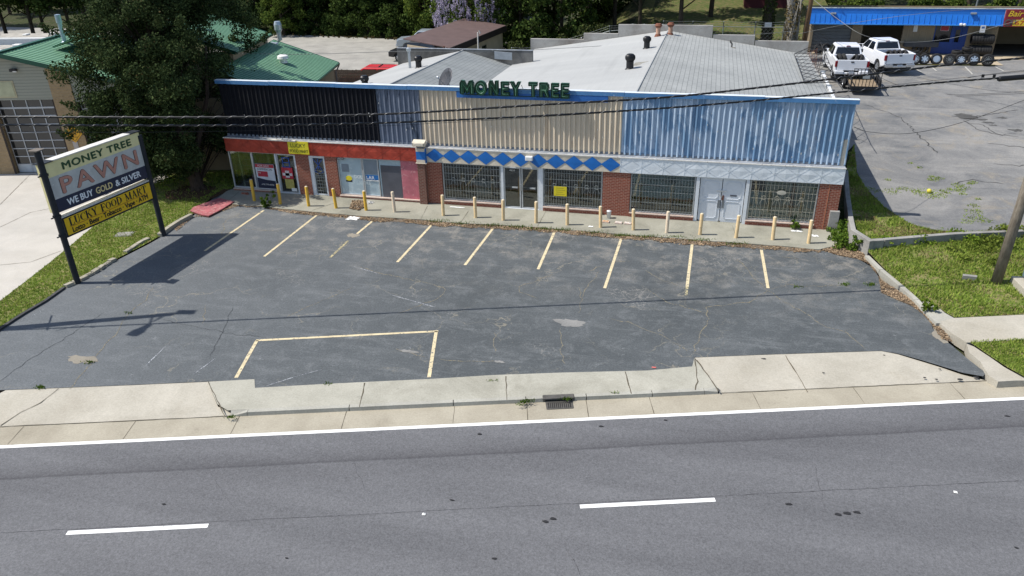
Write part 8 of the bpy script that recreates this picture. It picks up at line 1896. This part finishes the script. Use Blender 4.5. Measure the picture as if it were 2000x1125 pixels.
for i, (px, py, rr) in enumerate(((1734,352,.12),(1740,375,.35),(1768,370,.3),(1812,378,.55),(1822,382,.45),(1790,375,.2),(1833,349,.2),(1822,352,.22),(1820,346,.12),(1870,362,.25),(1880,368,.3),(1873,373,.22),(1880,380,.15),(1895,359,.15),(1902,357,.15),(1900,403,.2),(1900,413,.3),(1903,424,.35),(1885,434,.25),(1920,432,.3),(1700,372,.35),(1680,367,.35),(1795,328,.12),(1778,320,.1),(1655,300,.2),(1650,345,.3),(1842,374,.15),(1855,371,.15),(1852,378,.12),(1910,390,.12))):
    P = T(px, py); up_t.append((P, rr))
mb = MB(); r = random.Random(99)
for P, rr in up_t:
    for k in range(int(260*rr)):
        a = r.uniform(0, 6.28); d = rr*r.random()**.6; x, y = P.x+d*math.cos(a)*1.3, P.y+d*math.sin(a); z = ramp(y)+.01; h = r.uniform(.03,.09); q = r.uniform(0,6.28); dx, dy = .02*math.cos(q), .02*math.sin(q)
        o = len(mb.v); mb.v += [(x-dx,y-dy,z),(x+dx,y+dy,z),(x+r.uniform(-.05,.05),y+r.uniform(-.05,.05),z+h)]; mb.f.append((o,o+1,o+2)); mb.m.append(0)
stuff(mb.build('grass', M_GRASS), 'tufts of grass growing through cracks in the upper lot', 'grass')
mb = MB()
for a, b in (((1700,470),(1730,350)),): pass
wk2 = [(860,432),(905,436),(960,440),(1010,443),(1060,447),(1100,449),(1160,454),(1215,460),(1270,462),(1320,464),(1370,469),(1440,476)]
for k in range(1600):
    i = r.randrange(len(wk2)); px, py = wk2[i]; P = G(px+r.gauss(0, 14), py+r.gauss(1, 1.2), .0); h = r.uniform(.05,.14); q = r.uniform(0,6.28); dx, dy = .022*math.cos(q), .022*math.sin(q); o = len(mb.v)
    mb.v += [(P.x-dx,P.y-dy,0),(P.x+dx,P.y+dy,0),(P.x+r.uniform(-.06,.06),P.y+r.uniform(-.06,.06),h)]; mb.f.append((o,o+1,o+2)); mb.m.append(0)
for (px, py, n_) in ((175,708,60),(78,757,60),(452,815,50),(1031,783,40),(1024,786,60),(1105,779,60),(1015,790,20),(1200,768,20),(250,612,20),(1650,556,80),(1560,560,30),(1700,556,90),(960,744,20),(640,750,20)):
    for k in range(n_):
        P = G(px+r.gauss(0, 5), py+r.gauss(0, 1.5), .0); h = r.uniform(.03,.09); q = r.uniform(0,6.28); dx, dy = .018*math.cos(q), .018*math.sin(q); o = len(mb.v)
        mb.v += [(P.x-dx,P.y-dy,0),(P.x+dx,P.y+dy,0),(P.x+r.uniform(-.05,.05),P.y+r.uniform(-.05,.05),h)]; mb.f.append((o,o+1,o+2)); mb.m.append(0)
stuff(mb.build('grass', M_WD), 'sparse grass tufts along the lot edges and cracks', 'grass')
# yellow ball among the tufts of the upper lot, crumbs on aprons
P = T(1814, 377); o = MB(); o.lathe([(.001,-.11),(.08,-.08),(.11,0),(.08,.08),(.001,.11)], seg=16); q = o.build('ball', paint('yellow_ball', (.60,.52,.06), .6), smooth=True); q.location = P+Vector((0,0,.1)); tag(q, 'small yellow ball lying in the grass of the upper lot', 'ball')
mb = MB()
for (px, py) in ((1992,0),(1829,741),(1875,741),(1836,721),(1727,694),(1806,738),(1907,737),(1608,728),(1491,701),(883,977),(1300,821),(1174,833),(937,848),(1967,813),(1655,1003),(1636,1005),(1674,1001),(1080,1013),(1066,1019),(965,1091),(1540,985),(1985,1070),(320,985),(560,1090)):
    if px == 1992: continue
    P = G(px, py, -.03 if py < 745 else -.115); s = r.uniform(.04,.10); mb.slab([(P.x+s*math.cos(a)*r.uniform(.6,1.2), P.y+s*.5*math.sin(a)*r.uniform(.6,1.2)) for a in [k*.785 for k in range(8)]], P.z, P.z+.012)
o = mb.build('tar_crumbs', paint('tar_black', (.02,.02,.022), .8)); stuff(o, 'scattered black crumbs of tar on the apron and road', 'debris')
# dry straw among the lawns
M_STRAW = mk_leaf('dry_grass', (.20,.16,.07), (.36,.30,.15), .2)
stuff(tufts('dry_grass', near, lambda x, y: .03, 3500, (.02,.06), .03, M_STRAW, 12, lambda x, y: nz(x, y, 1.1, 5) > .5), 'dry straw blades in the grass strip by the driveway', 'grass')
stuff(tufts('dry_grass', GP([(1694,497),(1764,560),(1803,590),(1848,611),(1865,620),(2040,612),(2040,452),(1965,455),(1868,462),(1787,483),(1727,490)], .1), lz, 4500, (.02,.07), .03, M_STRAW, 13, lambda x, y: nz(x, y, .8, 7) > .5), 'dry straw blades in the grass before the low wall', 'grass')
stuff(tufts('dry_grass', gr, lambda x, y: ramp(y)-.01, 4500, (.03,.10), .03, M_STRAW, 14, lambda x, y: nz(x, y, .9, 2) > .48), 'dry straw blades in the grass behind the low wall', 'grass')
